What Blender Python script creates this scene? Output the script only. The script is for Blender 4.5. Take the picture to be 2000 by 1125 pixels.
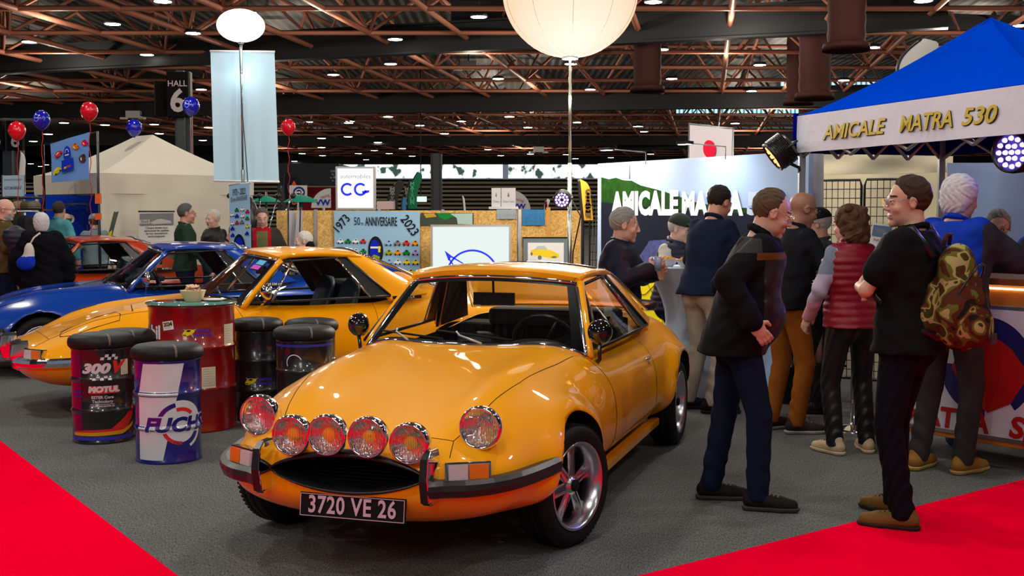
import bpy, bmesh, math, random
import numpy as np
from mathutils import Vector, Matrix, Euler
random.seed(7); np.random.seed(7)
PI = math.pi
for o in list(bpy.data.objects): bpy.data.objects.remove(o)
SC = bpy.context.scene
COL = SC.collection
# ------------------------------------------------------------------ camera
FPX, EYE, PITCH = 2350.0, 1.515, math.atan(147.5 / 2350.0)
cam_d = bpy.data.cameras.new('camera'); cam = bpy.data.objects.new('camera', cam_d); COL.objects.link(cam)
cam_d.sensor_width = 36.0; cam_d.lens = 36.0 * FPX / 2000.0; cam_d.clip_end = 400
cam.location = (0, 0, EYE); cam.rotation_euler = (PI / 2 - PITCH, 0, 0)
SC.camera = cam
# ------------------------------------------------------------------ world, light, exposure
SC.view_settings.view_transform = 'Standard'; SC.view_settings.look = 'None'
SC.view_settings.gamma = 1.0; SC.view_settings.use_curve_mapping = False
SC.view_settings.exposure = 0.25
w = bpy.data.worlds.new('hall_air'); SC.world = w; w.use_nodes = True
w.node_tree.nodes['Background'].inputs[0].default_value = (0.75, 0.85, 1.0, 1)
w.node_tree.nodes['Background'].inputs[1].default_value = 0.16

def area(name, loc, target, size, power, col=(1, 1, 1), sy=None):
    l = bpy.data.lights.new(name, 'AREA'); l.energy = power; l.size = size; l.color = col
    if sy: l.shape = 'RECTANGLE'; l.size_y = sy
    o = bpy.data.objects.new(name, l); COL.objects.link(o); o.location = loc
    d = Vector(target) - Vector(loc); o.rotation_euler = d.to_track_quat('-Z', 'Y').to_euler()
    return o
# rows of hall lighting behind and above the photographer (the hall goes on that way)
area('hall_light_rear', (-3.5, -9, 7.5), (-1, 6, 0), 3.0, 160, (1, .95, .88))

def W(u, v, Y):
    """point of the place seen at photo position (u, v) and lying at distance Y"""
    x = (u - 1000) / FPX; y = (562.5 - v) / FPX
    c, s = math.cos(PITCH), math.sin(PITCH)
    dy = c + y * s; dz = -s + y * c
    t = Y / dy
    return Vector((x * t, Y, EYE + dz * t))
def G(u, v):
    x = (u - 1000) / FPX; y = (562.5 - v) / FPX
    c, s = math.cos(PITCH), math.sin(PITCH)
    dy = c + y * s; dz = -s + y * c
    t = EYE / -dz
    return Vector((x * t, dy * t, 0))

# ------------------------------------------------------------------ materials
MATS = {}
def _bsdf(name):
    m = bpy.data.materials.new(name); m.use_nodes = True
    return m, m.node_tree, m.node_tree.nodes['Principled BSDF']
def mat(name, col, rough=.5, metal=0, coat=0, spec=None, noise=0, nscale=8, bump=0, bscale=60, emit=None, es=1, sheen=0, bdist=.003, alpha=1):
    if name in MATS: return MATS[name]
    m, nt, b = _bsdf(name); N = nt.nodes; L = nt.links
    b.inputs['Base Color'].default_value = (*col, 1); b.inputs['Roughness'].default_value = rough
    b.inputs['Metallic'].default_value = metal; b.inputs['Coat Weight'].default_value = coat
    b.inputs['Coat Roughness'].default_value = .03
    if spec is None and rough > .5: spec = .12
    if spec is not None: b.inputs['Specular IOR Level'].default_value = spec
    if sheen: b.inputs['Sheen Weight'].default_value = sheen
    if noise or bump:
        tc = N.new('ShaderNodeTexCoord')
    if noise:
        n = N.new('ShaderNodeTexNoise'); n.inputs['Scale'].default_value = nscale; n.inputs['Detail'].default_value = 4
        L.new(tc.outputs['Object'], n.inputs['Vector'])
        mx = N.new('ShaderNodeMix'); mx.data_type = 'RGBA'
        mx.inputs['A'].default_value = (*[c * (1 - noise) for c in col], 1)
        mx.inputs['B'].default_value = (*[min(1, c * (1 + noise)) for c in col], 1)
        L.new(n.outputs['Fac'], mx.inputs['Factor']); L.new(mx.outputs['Result'], b.inputs['Base Color'])
    if bump:
        n2 = N.new('ShaderNodeTexNoise'); n2.inputs['Scale'].default_value = bscale; n2.inputs['Detail'].default_value = 3
        L.new(tc.outputs['Object'], n2.inputs['Vector'])
        bp = N.new('ShaderNodeBump'); bp.inputs['Strength'].default_value = bump; bp.inputs['Distance'].default_value = bdist
        L.new(n2.outputs['Fac'], bp.inputs['Height']); L.new(bp.outputs['Normal'], b.inputs['Normal'])
    if emit:
        b.inputs['Emission Color'].default_value = (*emit, 1); b.inputs['Emission Strength'].default_value = es
    MATS[name] = m
    return m
def glass(name, tint=(.9, .95, .95), refl=.9, dark=1.0):
    """thin clear pane: see-through plus fresnel reflection"""
    if name in MATS: return MATS[name]
    m = bpy.data.materials.new(name); m.use_nodes = True; nt = m.node_tree; nt.nodes.clear(); N = nt.nodes; L = nt.links
    out = N.new('ShaderNodeOutputMaterial'); t = N.new('ShaderNodeBsdfTransparent'); g = N.new('ShaderNodeBsdfGlossy')
    t.inputs[0].default_value = (*[c * dark for c in tint], 1); g.inputs['Roughness'].default_value = .02; g.inputs[0].default_value = (refl, refl, refl, 1)
    f = N.new('ShaderNodeFresnel'); f.inputs[0].default_value = 1.45
    mx = N.new('ShaderNodeMixShader'); L.new(f.outputs[0], mx.inputs[0]); L.new(t.outputs[0], mx.inputs[1]); L.new(g.outputs[0], mx.inputs[2])
    L.new(mx.outputs[0], out.inputs[0]); MATS[name] = m
    return m
def emis(name, col, s):
    if name in MATS: return MATS[name]
    m = bpy.data.materials.new(name); m.use_nodes = True; nt = m.node_tree; nt.nodes.clear()
    out = nt.nodes.new('ShaderNodeOutputMaterial'); e = nt.nodes.new('ShaderNodeEmission')
    e.inputs[0].default_value = (*col, 1); e.inputs[1].default_value = s; nt.links.new(e.outputs[0], out.inputs[0]); MATS[name] = m
    return m
def S(r, g, b):   # photo colour 0-255 to linear
    return tuple(((c / 255) / 12.92 if c / 255 <= .04045 else ((c / 255 + .055) / 1.055) ** 2.4) for c in (r, g, b))

# ------------------------------------------------------------------ objects
def tag(o, label=None, cat=None, group=None, kind=None):
    if label: o['label'] = label
    if cat: o['category'] = cat
    if group: o['group'] = group
    if kind: o['kind'] = kind
    return o
def empty(name, loc=(0, 0, 0), rz=0, label=None, cat=None, group=None):
    o = bpy.data.objects.new(name, None); COL.objects.link(o); o.empty_display_size = .1
    o.location = loc; o.rotation_euler = (0, 0, rz)
    return tag(o, label, cat, group)
def copy_tree(o, parent=None):
    c = o.copy(); COL.objects.link(c)
    if parent: c.parent = parent
    for ch in [x for x in bpy.data.objects if x.parent == o]: copy_tree(ch, c)
    return c

class MB:
    def __init__(s): s.v = []; s.f = []; s.m = []; s.mi = 0; s.sm = []; s.smooth = False; s.T = None
    def mat(s, i): s.mi = i; return s
    def add(s, vs, fs, smooth=None):
        n = len(s.v)
        if s.T is not None: vs = [tuple(s.T @ Vector(p)) for p in vs]
        s.v += [tuple(p) for p in vs]
        for f in fs:
            s.f.append([i + n for i in f]); s.m.append(s.mi); s.sm.append(s.smooth if smooth is None else smooth)
        return s
    def box(s, c, d, rz=0, rot=None):
        x, y, z = d[0] / 2, d[1] / 2, d[2] / 2
        R = rot if rot is not None else Matrix.Rotation(rz, 3, 'Z')
        vs = [Vector(c) + R @ Vector((a * x, b * y, e * z)) for a in (-1, 1) for b in (-1, 1) for e in (-1, 1)]
        return s.add(vs, [(0, 1, 3, 2), (4, 6, 7, 5), (0, 4, 5, 1), (2, 3, 7, 6), (0, 2, 6, 4), (1, 5, 7, 3)], False)
    def tube(s, path, r, n=8, closed=False, caps=True, smooth=True):
        P = [Vector(p) for p in path]; rs = r if isinstance(r, (list, tuple)) else [r] * len(P)
        vs = []; k = len(P); up = None
        for i, p in enumerate(P):
            a = P[(i - 1) % k] if (closed or i > 0) else p; b = P[(i + 1) % k] if (closed or i < k - 1) else p
            t = (b - a)
            if t.length < 1e-9: t = Vector((0, 0, 1))
            t.normalize()
            if up is None: up = Vector((0, 0, 1)) if abs(t.z) < .9 else Vector((1, 0, 0))
            x = t.cross(up)
            if x.length < 1e-6: x = t.cross(Vector((1, .3, 0)))
            x.normalize(); y = x.cross(t); up = y
            for j in range(n):
                q = 2 * PI * j / n; vs.append(p + (x * math.cos(q) + y * math.sin(q)) * rs[i])
        fs = []
        for i in range(k if closed else k - 1):
            for j in range(n):
                a = i * n + j; b = i * n + (j + 1) % n; c = ((i + 1) % k) * n + (j + 1) % n; d = ((i + 1) % k) * n + j
                fs.append((a, d, c, b))
        if caps and not closed: fs += [tuple(range(n)), tuple(reversed(range((k - 1) * n, k * n)))]
        return s.add(vs, fs, smooth)
    def lathe(s, prof, n=32, c=(0, 0, 0), rot=None, smooth=True, a0=0, a1=2 * PI, close=False):
        """prof: (r, z) list revolved about z"""
        R = rot if rot is not None else Matrix.Identity(3); C = Vector(c); full = abs(a1 - a0 - 2 * PI) < 1e-6
        m = n if full else n + 1; vs = []; k = len(prof)
        for j in range(m):
            q = a0 + (a1 - a0) * j / n
            for (r, z) in prof: vs.append(C + R @ Vector((max(r, 1e-5) * math.cos(q), max(r, 1e-5) * math.sin(q), z)))
        fs = []
        for j in range(n):
            j2 = (j + 1) % m
            for i in range(k - 1 if not close else k):
                i2 = (i + 1) % k
                fs.append((j * k + i, j2 * k + i, j2 * k + i2, j * k + i2))
        return s.add(vs, fs, smooth)
    def grid(s, P, closeu=False, closev=False, smooth=True, flip=False):
        nu, nv = len(P), len(P[0]); vs = [p for row in P for p in row]; fs = []
        for i in range(nu if closeu else nu - 1):
            for j in range(nv if closev else nv - 1):
                a = i * nv + j; b = ((i + 1) % nu) * nv + j; c = ((i + 1) % nu) * nv + (j + 1) % nv; d = i * nv + (j + 1) % nv
                fs.append((a, d, c, b) if flip else (a, b, c, d))
        return s.add(vs, fs, smooth)
    def sphere(s, c, r, nu=16, nv=10, rot=None):
        rx, ry, rz = r if isinstance(r, (tuple, list)) else (r, r, r)
        R = rot if rot is not None else Matrix.Identity(3); C = Vector(c)
        P = []
        for j in range(nv + 1):
            ph = -PI / 2 + PI * j / nv; ph = max(-PI / 2 + .01, min(PI / 2 - .01, ph))
            P.append([C + R @ Vector((rx * math.cos(ph) * math.cos(2 * PI * i / nu), ry * math.cos(ph) * math.sin(2 * PI * i / nu), rz * math.sin(ph))) for i in range(nu)])
        return s.grid(P, closev=True, flip=True)
    def prism(s, poly, h, T=None, smooth=False):
        """poly in xy extruded by h in z"""
        n = len(poly); T = T or Matrix.Identity(4)
        vs = [T @ Vector((p[0], p[1], 0)) for p in poly] + [T @ Vector((p[0], p[1], h)) for p in poly]
        fs = [tuple(reversed(range(n))), tuple(range(n, 2 * n))]
        s.add(vs, fs, False); n0 = len(s.v) - 2 * n
        for i in range(n):
            s.f.append([n0 + i, n0 + (i + 1) % n, n0 + n + (i + 1) % n, n0 + n + i]); s.m.append(s.mi); s.sm.append(smooth)
        return s
    def build(s, name, mats, parent=None, bevel=0, autosm=None, **tags):
        me = bpy.data.meshes.new(name); me.from_pydata([tuple(p) for p in s.v], [], s.f)
        if not isinstance(mats, (list, tuple)): mats = [mats]
        for m in mats: me.materials.append(m)
        me.polygons.foreach_set('material_index', s.m); me.polygons.foreach_set('use_smooth', s.sm)
        me.validate(); me.update()
        o = bpy.data.objects.new(name, me); COL.objects.link(o)
        if parent: o.parent = parent
        if bevel:
            b = o.modifiers.new('bevel', 'BEVEL'); b.width = bevel; b.segments = 2; b.limit_method = 'ANGLE'; b.angle_limit = .6
        return tag(o, **tags)

def eval_apply(o):
    dg = bpy.context.evaluated_depsgraph_get(); dg.update()
    me = bpy.data.meshes.new_from_object(o.evaluated_get(dg)); old = o.data; nm = old.name
    o.modifiers.clear(); o.data = me; bpy.data.meshes.remove(old); me.name = nm
def cut(o, cutter, op='DIFFERENCE'):
    m = o.modifiers.new('b', 'BOOLEAN'); m.object = cutter; m.operation = op; m.solver = 'EXACT'
    try: m.material_mode = 'TRANSFER'
    except Exception: pass
    eval_apply(o); me = cutter.data; bpy.data.objects.remove(cutter); bpy.data.meshes.remove(me)

def text_mesh(txt, size=1, bold=0, shear=0, align='CENTER', sx=1.0, space=1.0, res=3):
    """returns verts, faces of flat lettering in xy"""
    c = bpy.data.curves.new('t', 'FONT'); c.body = txt; c.size = size; c.shear = shear; c.align_x = align; c.align_y = 'CENTER'
    c.offset = bold; c.space_character = space; c.resolution_u = res; c.fill_mode = 'FRONT'
    o = bpy.data.objects.new('t', c); COL.objects.link(o)
    dg = bpy.context.evaluated_depsgraph_get(); dg.update()
    me = bpy.data.meshes.new_from_object(o.evaluated_get(dg))
    vs = [(v.co.x * sx, v.co.y, 0) for v in me.vertices]; fs = [list(p.vertices) for p in me.polygons]
    bpy.data.objects.remove(o); bpy.data.curves.remove(c); bpy.data.meshes.remove(me)
    return vs, fs
def put(mb, vf, fn):
    """add flat lettering/shape through a mapping fn(x, y) -> point"""
    return mb.add([fn(v[0], v[1]) for v in vf[0]], vf[1], False)
def frame_fn(o, ex, ez, off=0):
    """mapping from (x,y) to the plane with origin o, axes ex, ez"""
    o = Vector(o); ex = Vector(ex).normalized(); ez = Vector(ez).normalized(); n = ex.cross(ez)
    return lambda x, y, d=0: o + ex * x + ez * y + n * (off + d)
def disc(r, n=24, rx=None): rx = rx or r; return ([(rx * math.cos(2 * PI * i / n), r * math.sin(2 * PI * i / n), 0) for i in range(n)], [list(range(n))])
def poly(pts): return ([(p[0], p[1], 0) for p in pts], [list(range(len(pts)))])
def ring(r0, r1, a0=0, a1=2 * PI, n=40, sx=1):
    vs = []; fs = []
    for i in range(n + 1):
        q = a0 + (a1 - a0) * i / n
        vs += [(sx * r0 * math.cos(q), r0 * math.sin(q), 0), (sx * r1 * math.cos(q), r1 * math.sin(q), 0)]
    for i in range(n): fs.append([2 * i, 2 * i + 1, 2 * i + 3, 2 * i + 2])
    return vs, fs
def move(vf, x, y, rot=0, s=1):
    c, n = math.cos(rot) * s, math.sin(rot) * s
    return [(v[0] * c - v[1] * n + x, v[0] * n + v[1] * c + y, 0) for v in vf[0]], vf[1]
def spl(tab, x):
    """smooth interpolation of a table [(x, value)...]"""
    t = sorted(tab); xs = [a[0] for a in t]; ys = [a[1] for a in t]; n = len(xs)
    if x <= xs[0]: return ys[0]
    if x >= xs[-1]: return ys[-1]
    i = max(j for j in range(n - 1) if xs[j] <= x)
    def sl(j):
        if j == 0: return (ys[1] - ys[0]) / (xs[1] - xs[0])
        if j == n - 1: return (ys[-1] - ys[-2]) / (xs[-1] - xs[-2])
        a = (ys[j] - ys[j - 1]) / (xs[j] - xs[j - 1]); b = (ys[j + 1] - ys[j]) / (xs[j + 1] - xs[j])
        return 0 if a * b <= 0 else 2 * a * b / (a + b)
    h = xs[i + 1] - xs[i]; u = (x - xs[i]) / h
    return (2*u**3 - 3*u*u + 1) * ys[i] + (u**3 - 2*u*u + u) * h * sl(i) + (-2*u**3 + 3*u*u) * ys[i + 1] + (u**3 - u*u) * h * sl(i + 1)

# shared materials
M = dict(
 chrome=mat('chrome', (.85, .86, .88), .06, 1), alloy=mat('alloy', (.62, .62, .66), .25, 1), steel=mat('steel', (.45, .47, .5), .35, .9),
 black=mat('black_trim', (.012, .012, .014), .3), rubber=mat('rubber', (.012, .012, .013), .55, bump=.2, bscale=80), dark=mat('dark_interior', (.012, .013, .016), .7),
 seatm=mat('black_vinyl', (.02, .021, .024), .42, bump=.15, bscale=150), blackgl=mat('gloss_black', (.006, .006, .007), .08, coat=1),
 white=mat('white_paint', (.8, .8, .8), .5), paper=mat('paper', (.75, .74, .7), .7), blk=mat('ink_black', (.01, .01, .012), .6),
 blue=mat('ink_blue', S(10, 40, 190), .6), red=mat('ink_red', S(200, 20, 20), .5), yel=mat('ink_yellow', S(245, 215, 0), .5),
 grn=mat('ink_green', S(20, 130, 50), .6), wht=mat('ink_white', (.85, .85, .85), .6), grey=mat('ink_grey', (.2, .2, .21), .6),
 glassw=glass('car_glass', (.93, .96, .95)), paint_y=mat('yellow_paint', (1.0, .40, 0), .4, coat=.8, spec=.1),
)
# ------------------------------------------------------------------ cars
def sgnp(a, p): return math.copysign(abs(a) ** p, a)
class CarShape:
    """closed body shell: stations along x (nose +), superelliptic sections"""
    def __init__(s, W_, ZT, ZB, ZM, N, crest, wheels, flare=.03, arch=.35, hz=.28, tub=None, topy=None):
        s.W, s.ZT, s.ZB, s.ZM, s.N, s.crest, s.wheels, s.flare, s.arch, s.hz = W_, ZT, ZB, ZM, N, crest, wheels, flare, arch, hz
        s.topy = topy
    def pt(s, x, th):
        w = spl(s.W, x); zt = spl(s.ZT, x); zb = spl(s.ZB, x); zm = spl(s.ZM, x); n = spl(s.N, x)
        c, q = math.cos(th), math.sin(th)
        y = w * sgnp(c, 2 / n)
        if q >= 0: z = zm + (zt - zm) * sgnp(q, 2 / n)
        else: z = zm - (zm - zb) * abs(q) ** (2 / 3.2)
        if q > 0:
            k = spl(s.crest, x); yf = .74 * w
            z += k * math.exp(-((abs(y) - yf) / (.26 * w + .01)) ** 2) * min(1, q * 2.2)
            # tumblehome
            y *= 1 - .10 * max(0, (z - zm) / max(.05, zt - zm)) ** 2 * (.5 if zt - zm < .15 else 1)
        else: y *= 1 - .10 * (abs(q)) ** 2
        if abs(y) > .45:
            for wx in s.wheels:
                r = math.hypot(x - wx, (z - s.hz) * 1.0)
                b = s.flare * math.exp(-((r - s.arch - .01) / .075) ** 2) * min(1, (abs(y) - .45) / .2)
                y += math.copysign(b, y)
        return Vector((x, y, z))
    def top(s, x, y):
        lo, hi = 1e-4, PI / 2
        for _ in range(22):
            m = (lo + hi) / 2
            if s.pt(x, m).y > abs(y): lo = m
            else: hi = m
        p = s.pt(x, (lo + hi) / 2); return Vector((x, y, p.z))
    def side(s, x, z, left=1):
        lo, hi = -PI / 2 + .01, PI / 2 - .01
        for _ in range(24):
            m = (lo + hi) / 2
            if s.pt(x, m).z < z: lo = m
            else: hi = m
        p = s.pt(x, (lo + hi) / 2); return Vector((x, left * p.y, z))
    def nose(s, y, z):
        """front surface x at (y,z)"""
        lo, hi = s.xw, s.x1
        for _ in range(24):
            m = (lo + hi) / 2
            th = 0
            a = s.W and spl(s.W, m)
            # inside test at station m
            p = s._inside(m, abs(y), z)
            if p: lo = m
            else: hi = m
        return Vector((lo, y, z))
    def _inside(s, x, y, z):
        zt = spl(s.ZT, x); zb = spl(s.ZB, x); zm = spl(s.ZM, x); w = spl(s.W, x); n = spl(s.N, x)
        if y >= w: return False
        a = y / w
        if z >= zm:
            return (a ** n + ((z - zm) / max(1e-4, zt - zm + spl(s.crest, x) * math.exp(-((y - .74 * w) / (.26 * w + .01)) ** 2))) ** n) < 1
        return (a ** n + ((zm - z) / max(1e-4, zm - zb)) ** 3.2) < 1
    def shell(s, xs, nt=112):
        s.x0, s.x1 = min(xs), max(xs); s.xw = 0
        b = MB(); P = []
        for x in xs: P.append([s.pt(x, 2 * PI * j / nt) for j in range(nt)])
        b.grid(P, closev=True)
        k = len(b.v) - nt
        b.f.append(list(range(nt))); b.m.append(0); b.sm.append(True)
        b.f.append(list(reversed(range(k, k + nt)))); b.m.append(0); b.sm.append(True)
        return b

def patch(c00, c10, c01, c11, bu=(0, 0, 0), nu=12, nv=12, bow=None):
    """curved quad: bu = offset vector of the middle; bow = offset vector for middle of the u direction"""
    P = []
    B = Vector(bu); BW = Vector(bow) if bow else Vector((0, 0, 0))
    for i in range(nu + 1):
        u = i / nu; r = []
        for j in range(nv + 1):
            v = j / nv
            p = Vector(c00) * (1-u) * (1-v) + Vector(c10) * u * (1-v) + Vector(c01) * (1-u) * v + Vector(c11) * u * v
            p += B * (16 * u * (1-u) * v * (1-v)) + BW * (4 * u * (1-u))
            r.append(p)
        P.append(r)
    return P
def thick(mb, P, t, flip=False):
    """give a patch thickness t (solid)"""
    nu, nv = len(P), len(P[0]); Nn = []
    for i in range(nu):
        r = []
        for j in range(nv):
            a = P[min(i+1, nu-1)][j] - P[max(i-1, 0)][j]; c = P[i][min(j+1, nv-1)] - P[i][max(j-1, 0)]
            n = a.cross(c); n.normalize() if n.length > 1e-9 else None; r.append(P[i][j] + n * t * (-1 if flip else 1))
        Nn.append(r)
    mb.grid(P); mb.grid(Nn, flip=True)
    ring_ = [(i, 0) for i in range(nu)] + [(nu-1, j) for j in range(1, nv)] + [(i, nv-1) for i in range(nu-2, -1, -1)] + [(0, j) for j in range(nv-2, 0, -1)]
    A = [P[i][j] for i, j in ring_]; Bq = [Nn[i][j] for i, j in ring_]
    mb.grid([A, Bq], closev=True, smooth=False)
    return mb

def wheel(parent, c, side, steer=0, R=.28, wd=.175, style='spoke', name='wheel'):
    """tyre is the part, rim and hub its sub-parts; outer face towards side*y"""
    t = MB(); h = wd / 2
    prof = [(.198, -h+.01), (.215, -h), (.245, -h-.003), (.262, -h+.010), (R-.004, -h+.028), (R, -h+.045), (R, -.03), (R-.006, -.028), (R-.006, -.022), (R, -.02), (R, .02), (R-.006, .022), (R-.006, .028), (R, .03), (R, h-.045), (R-.004, h-.028), (.262, h-.010), (.245, h+.003), (.215, h), (.198, h-.01), (.19, 0)]
    t.lathe(prof, 56, close=True)
    for i in range(72):
        q = 2 * PI * i / 72
        for sg in (-1, 1): t.box((math.cos(q) * (R - .006), math.sin(q) * (R - .006), sg * (h - .036)), (.012, .012, .03), rz=q)
    o = t.build('wheel', M['rubber'], parent)
    o.location = c; o.rotation_euler = Euler((-PI / 2 * side, 0, 0)); 
    M1 = Matrix.Rotation(steer, 4, 'Z') @ Matrix.Rotation(-PI / 2 * side, 4, 'X'); o.rotation_euler = M1.to_euler()
    r = MB()
    r.lathe([(.170, -h+.02), (.199, -h+.006), (.203, -h), (.199, -h-.002), (.172, -h+.03), (.168, -.02), (.165, h-.06), (.176, h-.03), (.183, h-.012), (.190, h-.004), (.197, h+.001), (.203, h-.001), (.203, h-.01), (.19, h-.012), (.186, 0)], 56)
    r.build('rim', M['alloy'], o)
    if style == 'spoke':
        for i in range(6):
            q = 2 * PI * i / 6 + .2
            sp = MB(); T = Matrix.Rotation(q, 4, 'Z'); sp.T = T
            for sgn in (-1, 1):
                a0 = Vector((.035, sgn * .022, h - .045)); a1 = Vector((.168, sgn * .006, h - .075)); a0b = Vector((.035, sgn * .006, h - .038)); a1b = Vector((.168, sgn * .001, h - .060))
                lo = Vector((0, 0, -.025))
                sp.add([a0, a1, a1b, a0b, a0 + lo, a1 + lo, a1b + lo, a0b + lo], [(0, 1, 2, 3), (4, 7, 6, 5), (0, 4, 5, 1), (1, 5, 6, 2), (2, 6, 7, 3), (3, 7, 4, 0)], False)
            sp.add([Vector((.035, .024, h-.05)), Vector((.17, .034, h-.08)), Vector((.17, -.034, h-.08)), Vector((.035, -.024, h-.05)), Vector((.035, .024, h-.075)), Vector((.17, .034, h-.095)), Vector((.17, -.034, h-.095)), Vector((.035, -.024, h-.075))], [(0, 3, 2, 1), (4, 5, 6, 7), (0, 1, 5, 4), (1, 2, 6, 5), (2, 3, 7, 6), (3, 0, 4, 7)], False)
            sp.build('spoke', M['alloy'], o)
    else:
        d = MB(); d.lathe([(.0, h-.05), (.06, h-.045), (.10, h-.03), (.15, h-.06), (.175, h-.07)], 40)
        for i in range(12):
            q = 2 * PI * i / 12; d.box((.14 * math.cos(q), .14 * math.sin(q), h-.052), (.03, .02, .01), rz=q)
        d.build('hub_disc', M['alloy'], o)
    b = MB(); b.lathe([(0, h-.018), (.022, h-.02), (.030, h-.03), (.042, h-.035), (.046, h-.08), (.04, h-.1)], 32)
    b.build('hub', M['alloy'], o)
    e = MB(); e.lathe([(0, h-.010), (.022, h-.011), (.027, h-.017), (.027, h-.03)], 32)
    e.build('hub_cap', M['blk'], o)
    bd = MB(); bd.lathe([(.0, -.02), (.12, -.02), (.12, -.04), (.0, -.04)], 32); bd.build('brake_disc', M['dark'], o)
    return o

def lamp_round(parent, c, d, r, name, shell='chrome', yellow=False, depth=.085):
    """round lamp: bowl, bezel, reflector, ribbed lens"""
    D = Vector(d).normalized(); R = D.to_track_quat('Z', 'Y').to_matrix()
    b = MB(); b.lathe([(0, -depth), (r * .45, -depth * .96), (r * .78, -depth * .82), (r * .95, -depth * .6), (r, -.035), (r * 1.03, -.012), (r * 1.03, .0), (r * .99, .010), (r * .93, .014), (r * .86, .008), (r * .85, -.004)], 40, c=c, rot=R)
    o = b.build(name, M[shell], parent)
    f = MB(); f.lathe([(0, -.05), (r * .3, -.045), (r * .6, -.032), (r * .9, -.006)], 32, c=c, rot=R)
    f.build('reflector', mat('lamp_reflector', (.8, .78, .76), .18, 1, bump=.6, bscale=70, bdist=.01), o)
    if yellow:
        y = MB(); y.sphere(Vector(c) - D * .02, (r * .34, r * .34, r * .2), rot=R); y.build('bulb_cover', mat('yellow_bulb', (.75, .62, .02), .15, emit=(.5, .4, 0), es=.15), o)
    else:
        y = MB(); y.sphere(Vector(c) - D * .022, (r * .16, r * .16, r * .24), rot=R); y.build('bulb', M['chrome'], o)
    l = MB(); l.lathe([(0, .012), (r * .35, .011), (r * .7, .008), (r * .87, .003)], 40, c=c, rot=R)
    l.build('lens', lens_mat(), o)
    return o
def lens_mat():
    if 'lamp_lens' in MATS: return MATS['lamp_lens']
    m = glass('lamp_lens', (.93, .90, .92)); nt = m.node_tree; N = nt.nodes; L = nt.links
    tc = N.new('ShaderNodeTexCoord'); wv = N.new('ShaderNodeTexWave'); wv.bands_direction = 'Y'; wv.inputs['Scale'].default_value = 45
    L.new(tc.outputs['Object'], wv.inputs[0]); bp = N.new('ShaderNodeBump'); bp.inputs['Strength'].default_value = .8; bp.inputs['Distance'].default_value = .004
    L.new(wv.outputs[1], bp.inputs['Height'])
    for n in N:
        if n.type in ('BSDF_GLOSSY',): L.new(bp.outputs[0], n.inputs['Normal'])
        if n.type == 'FRESNEL': n.inputs[0].default_value = 1.6; L.new(bp.outputs[0], n.inputs['Normal'])
    return m

def strip(mb, pts, wd=.004, off=.0012, n=None):
    """thin seam line following surface points"""
    P = [Vector(p) for p in pts]
    return mb.tube(P, wd / 2, n=5)

def seat(parent, x, y, z0, m, tilt=.25, head=True, hb=.56):
    b = MB()
    # cushion
    b.T = Matrix.Translation((x, y, z0))
    for i, (cx, cz, sx, sz) in enumerate([(0, .09, .26, .09)]):
        b.sphere((cx, 0, cz), (sx, .235, sz), 20, 10)
    c = b.build('seat_cushion', m, parent)
    b = MB(); b.T = Matrix.Translation((x - .22, y, z0 + .12)) @ Matrix.Rotation(-tilt, 4, 'Y')
    P = []
    for k in range(15):
        v = k / 14; zz = v * hb; hw = .225 * (1 - .25 * v) * (1 if v < .85 else math.sqrt(max(0, 1 - ((v - .85) / .155) ** 2)) * .85 + .15); th = .075 * (1 - .45 * v)
        P.append([Vector((math.cos(q) * th, hw * sgnp(math.sin(q), .7), zz)) for q in [2 * PI * j / 24 for j in range(24)]])
    b.grid(P, closev=True, flip=True); k = len(b.v) - 24; b.f.append(list(range(k, k + 24))); b.m.append(0); b.sm.append(False)
    b.build('seat_back', m, parent)

# ---- shape tables of the low two-seat coupe (x from the front axle, nose positive)
T530 = dict(
 W_=[(.83, .10), (.825, .26), (.81, .37), (.77, .49), (.70, .58), (.58, .655), (.40, .71), (.2, .745), (0, .765), (-.5, .77), (-1.3, .775), (-2.0, .785), (-2.56, .80), (-2.95, .76), (-3.2, .70), (-3.34, .64), (-3.38, .58)],
 ZT=[(.83, .50), (.825, .52), (.81, .535), (.77, .552), (.70, .575), (.58, .61), (.40, .665), (.2, .715), (0, .755), (-.35, .805), (-.62, .832), (-.9, .825), (-1.3, .815), (-1.9, .825), (-2.3, .86), (-2.7, .86), (-3.1, .80), (-3.34, .73), (-3.38, .70)],
 ZB=[(.83, .38), (.825, .34), (.81, .31), (.77, .275), (.70, .24), (.58, .205), (.40, .185), (0, .17), (-2.8, .18), (-3.2, .26), (-3.38, .36)],
 ZM=[(.83, .43), (.6, .42), (.3, .42), (-.4, .44), (-2.2, .46), (-3.38, .52)],
 N=[(.83, 2.3), (.6, 2.5), (.3, 2.6), (-.3, 2.9), (-.8, 4.0), (-1.8, 4.2), (-2.3, 3.4), (-3.38, 3.0)],
 crest=[(.83, 0), (.66, .012), (.45, .055), (.3, .080), (.1, .085), (-.2, .070), (-.65, .024), (-1.0, 0), (-1.9, 0), (-2.4, .02), (-3, .01), (-3.38, 0)])

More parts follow.
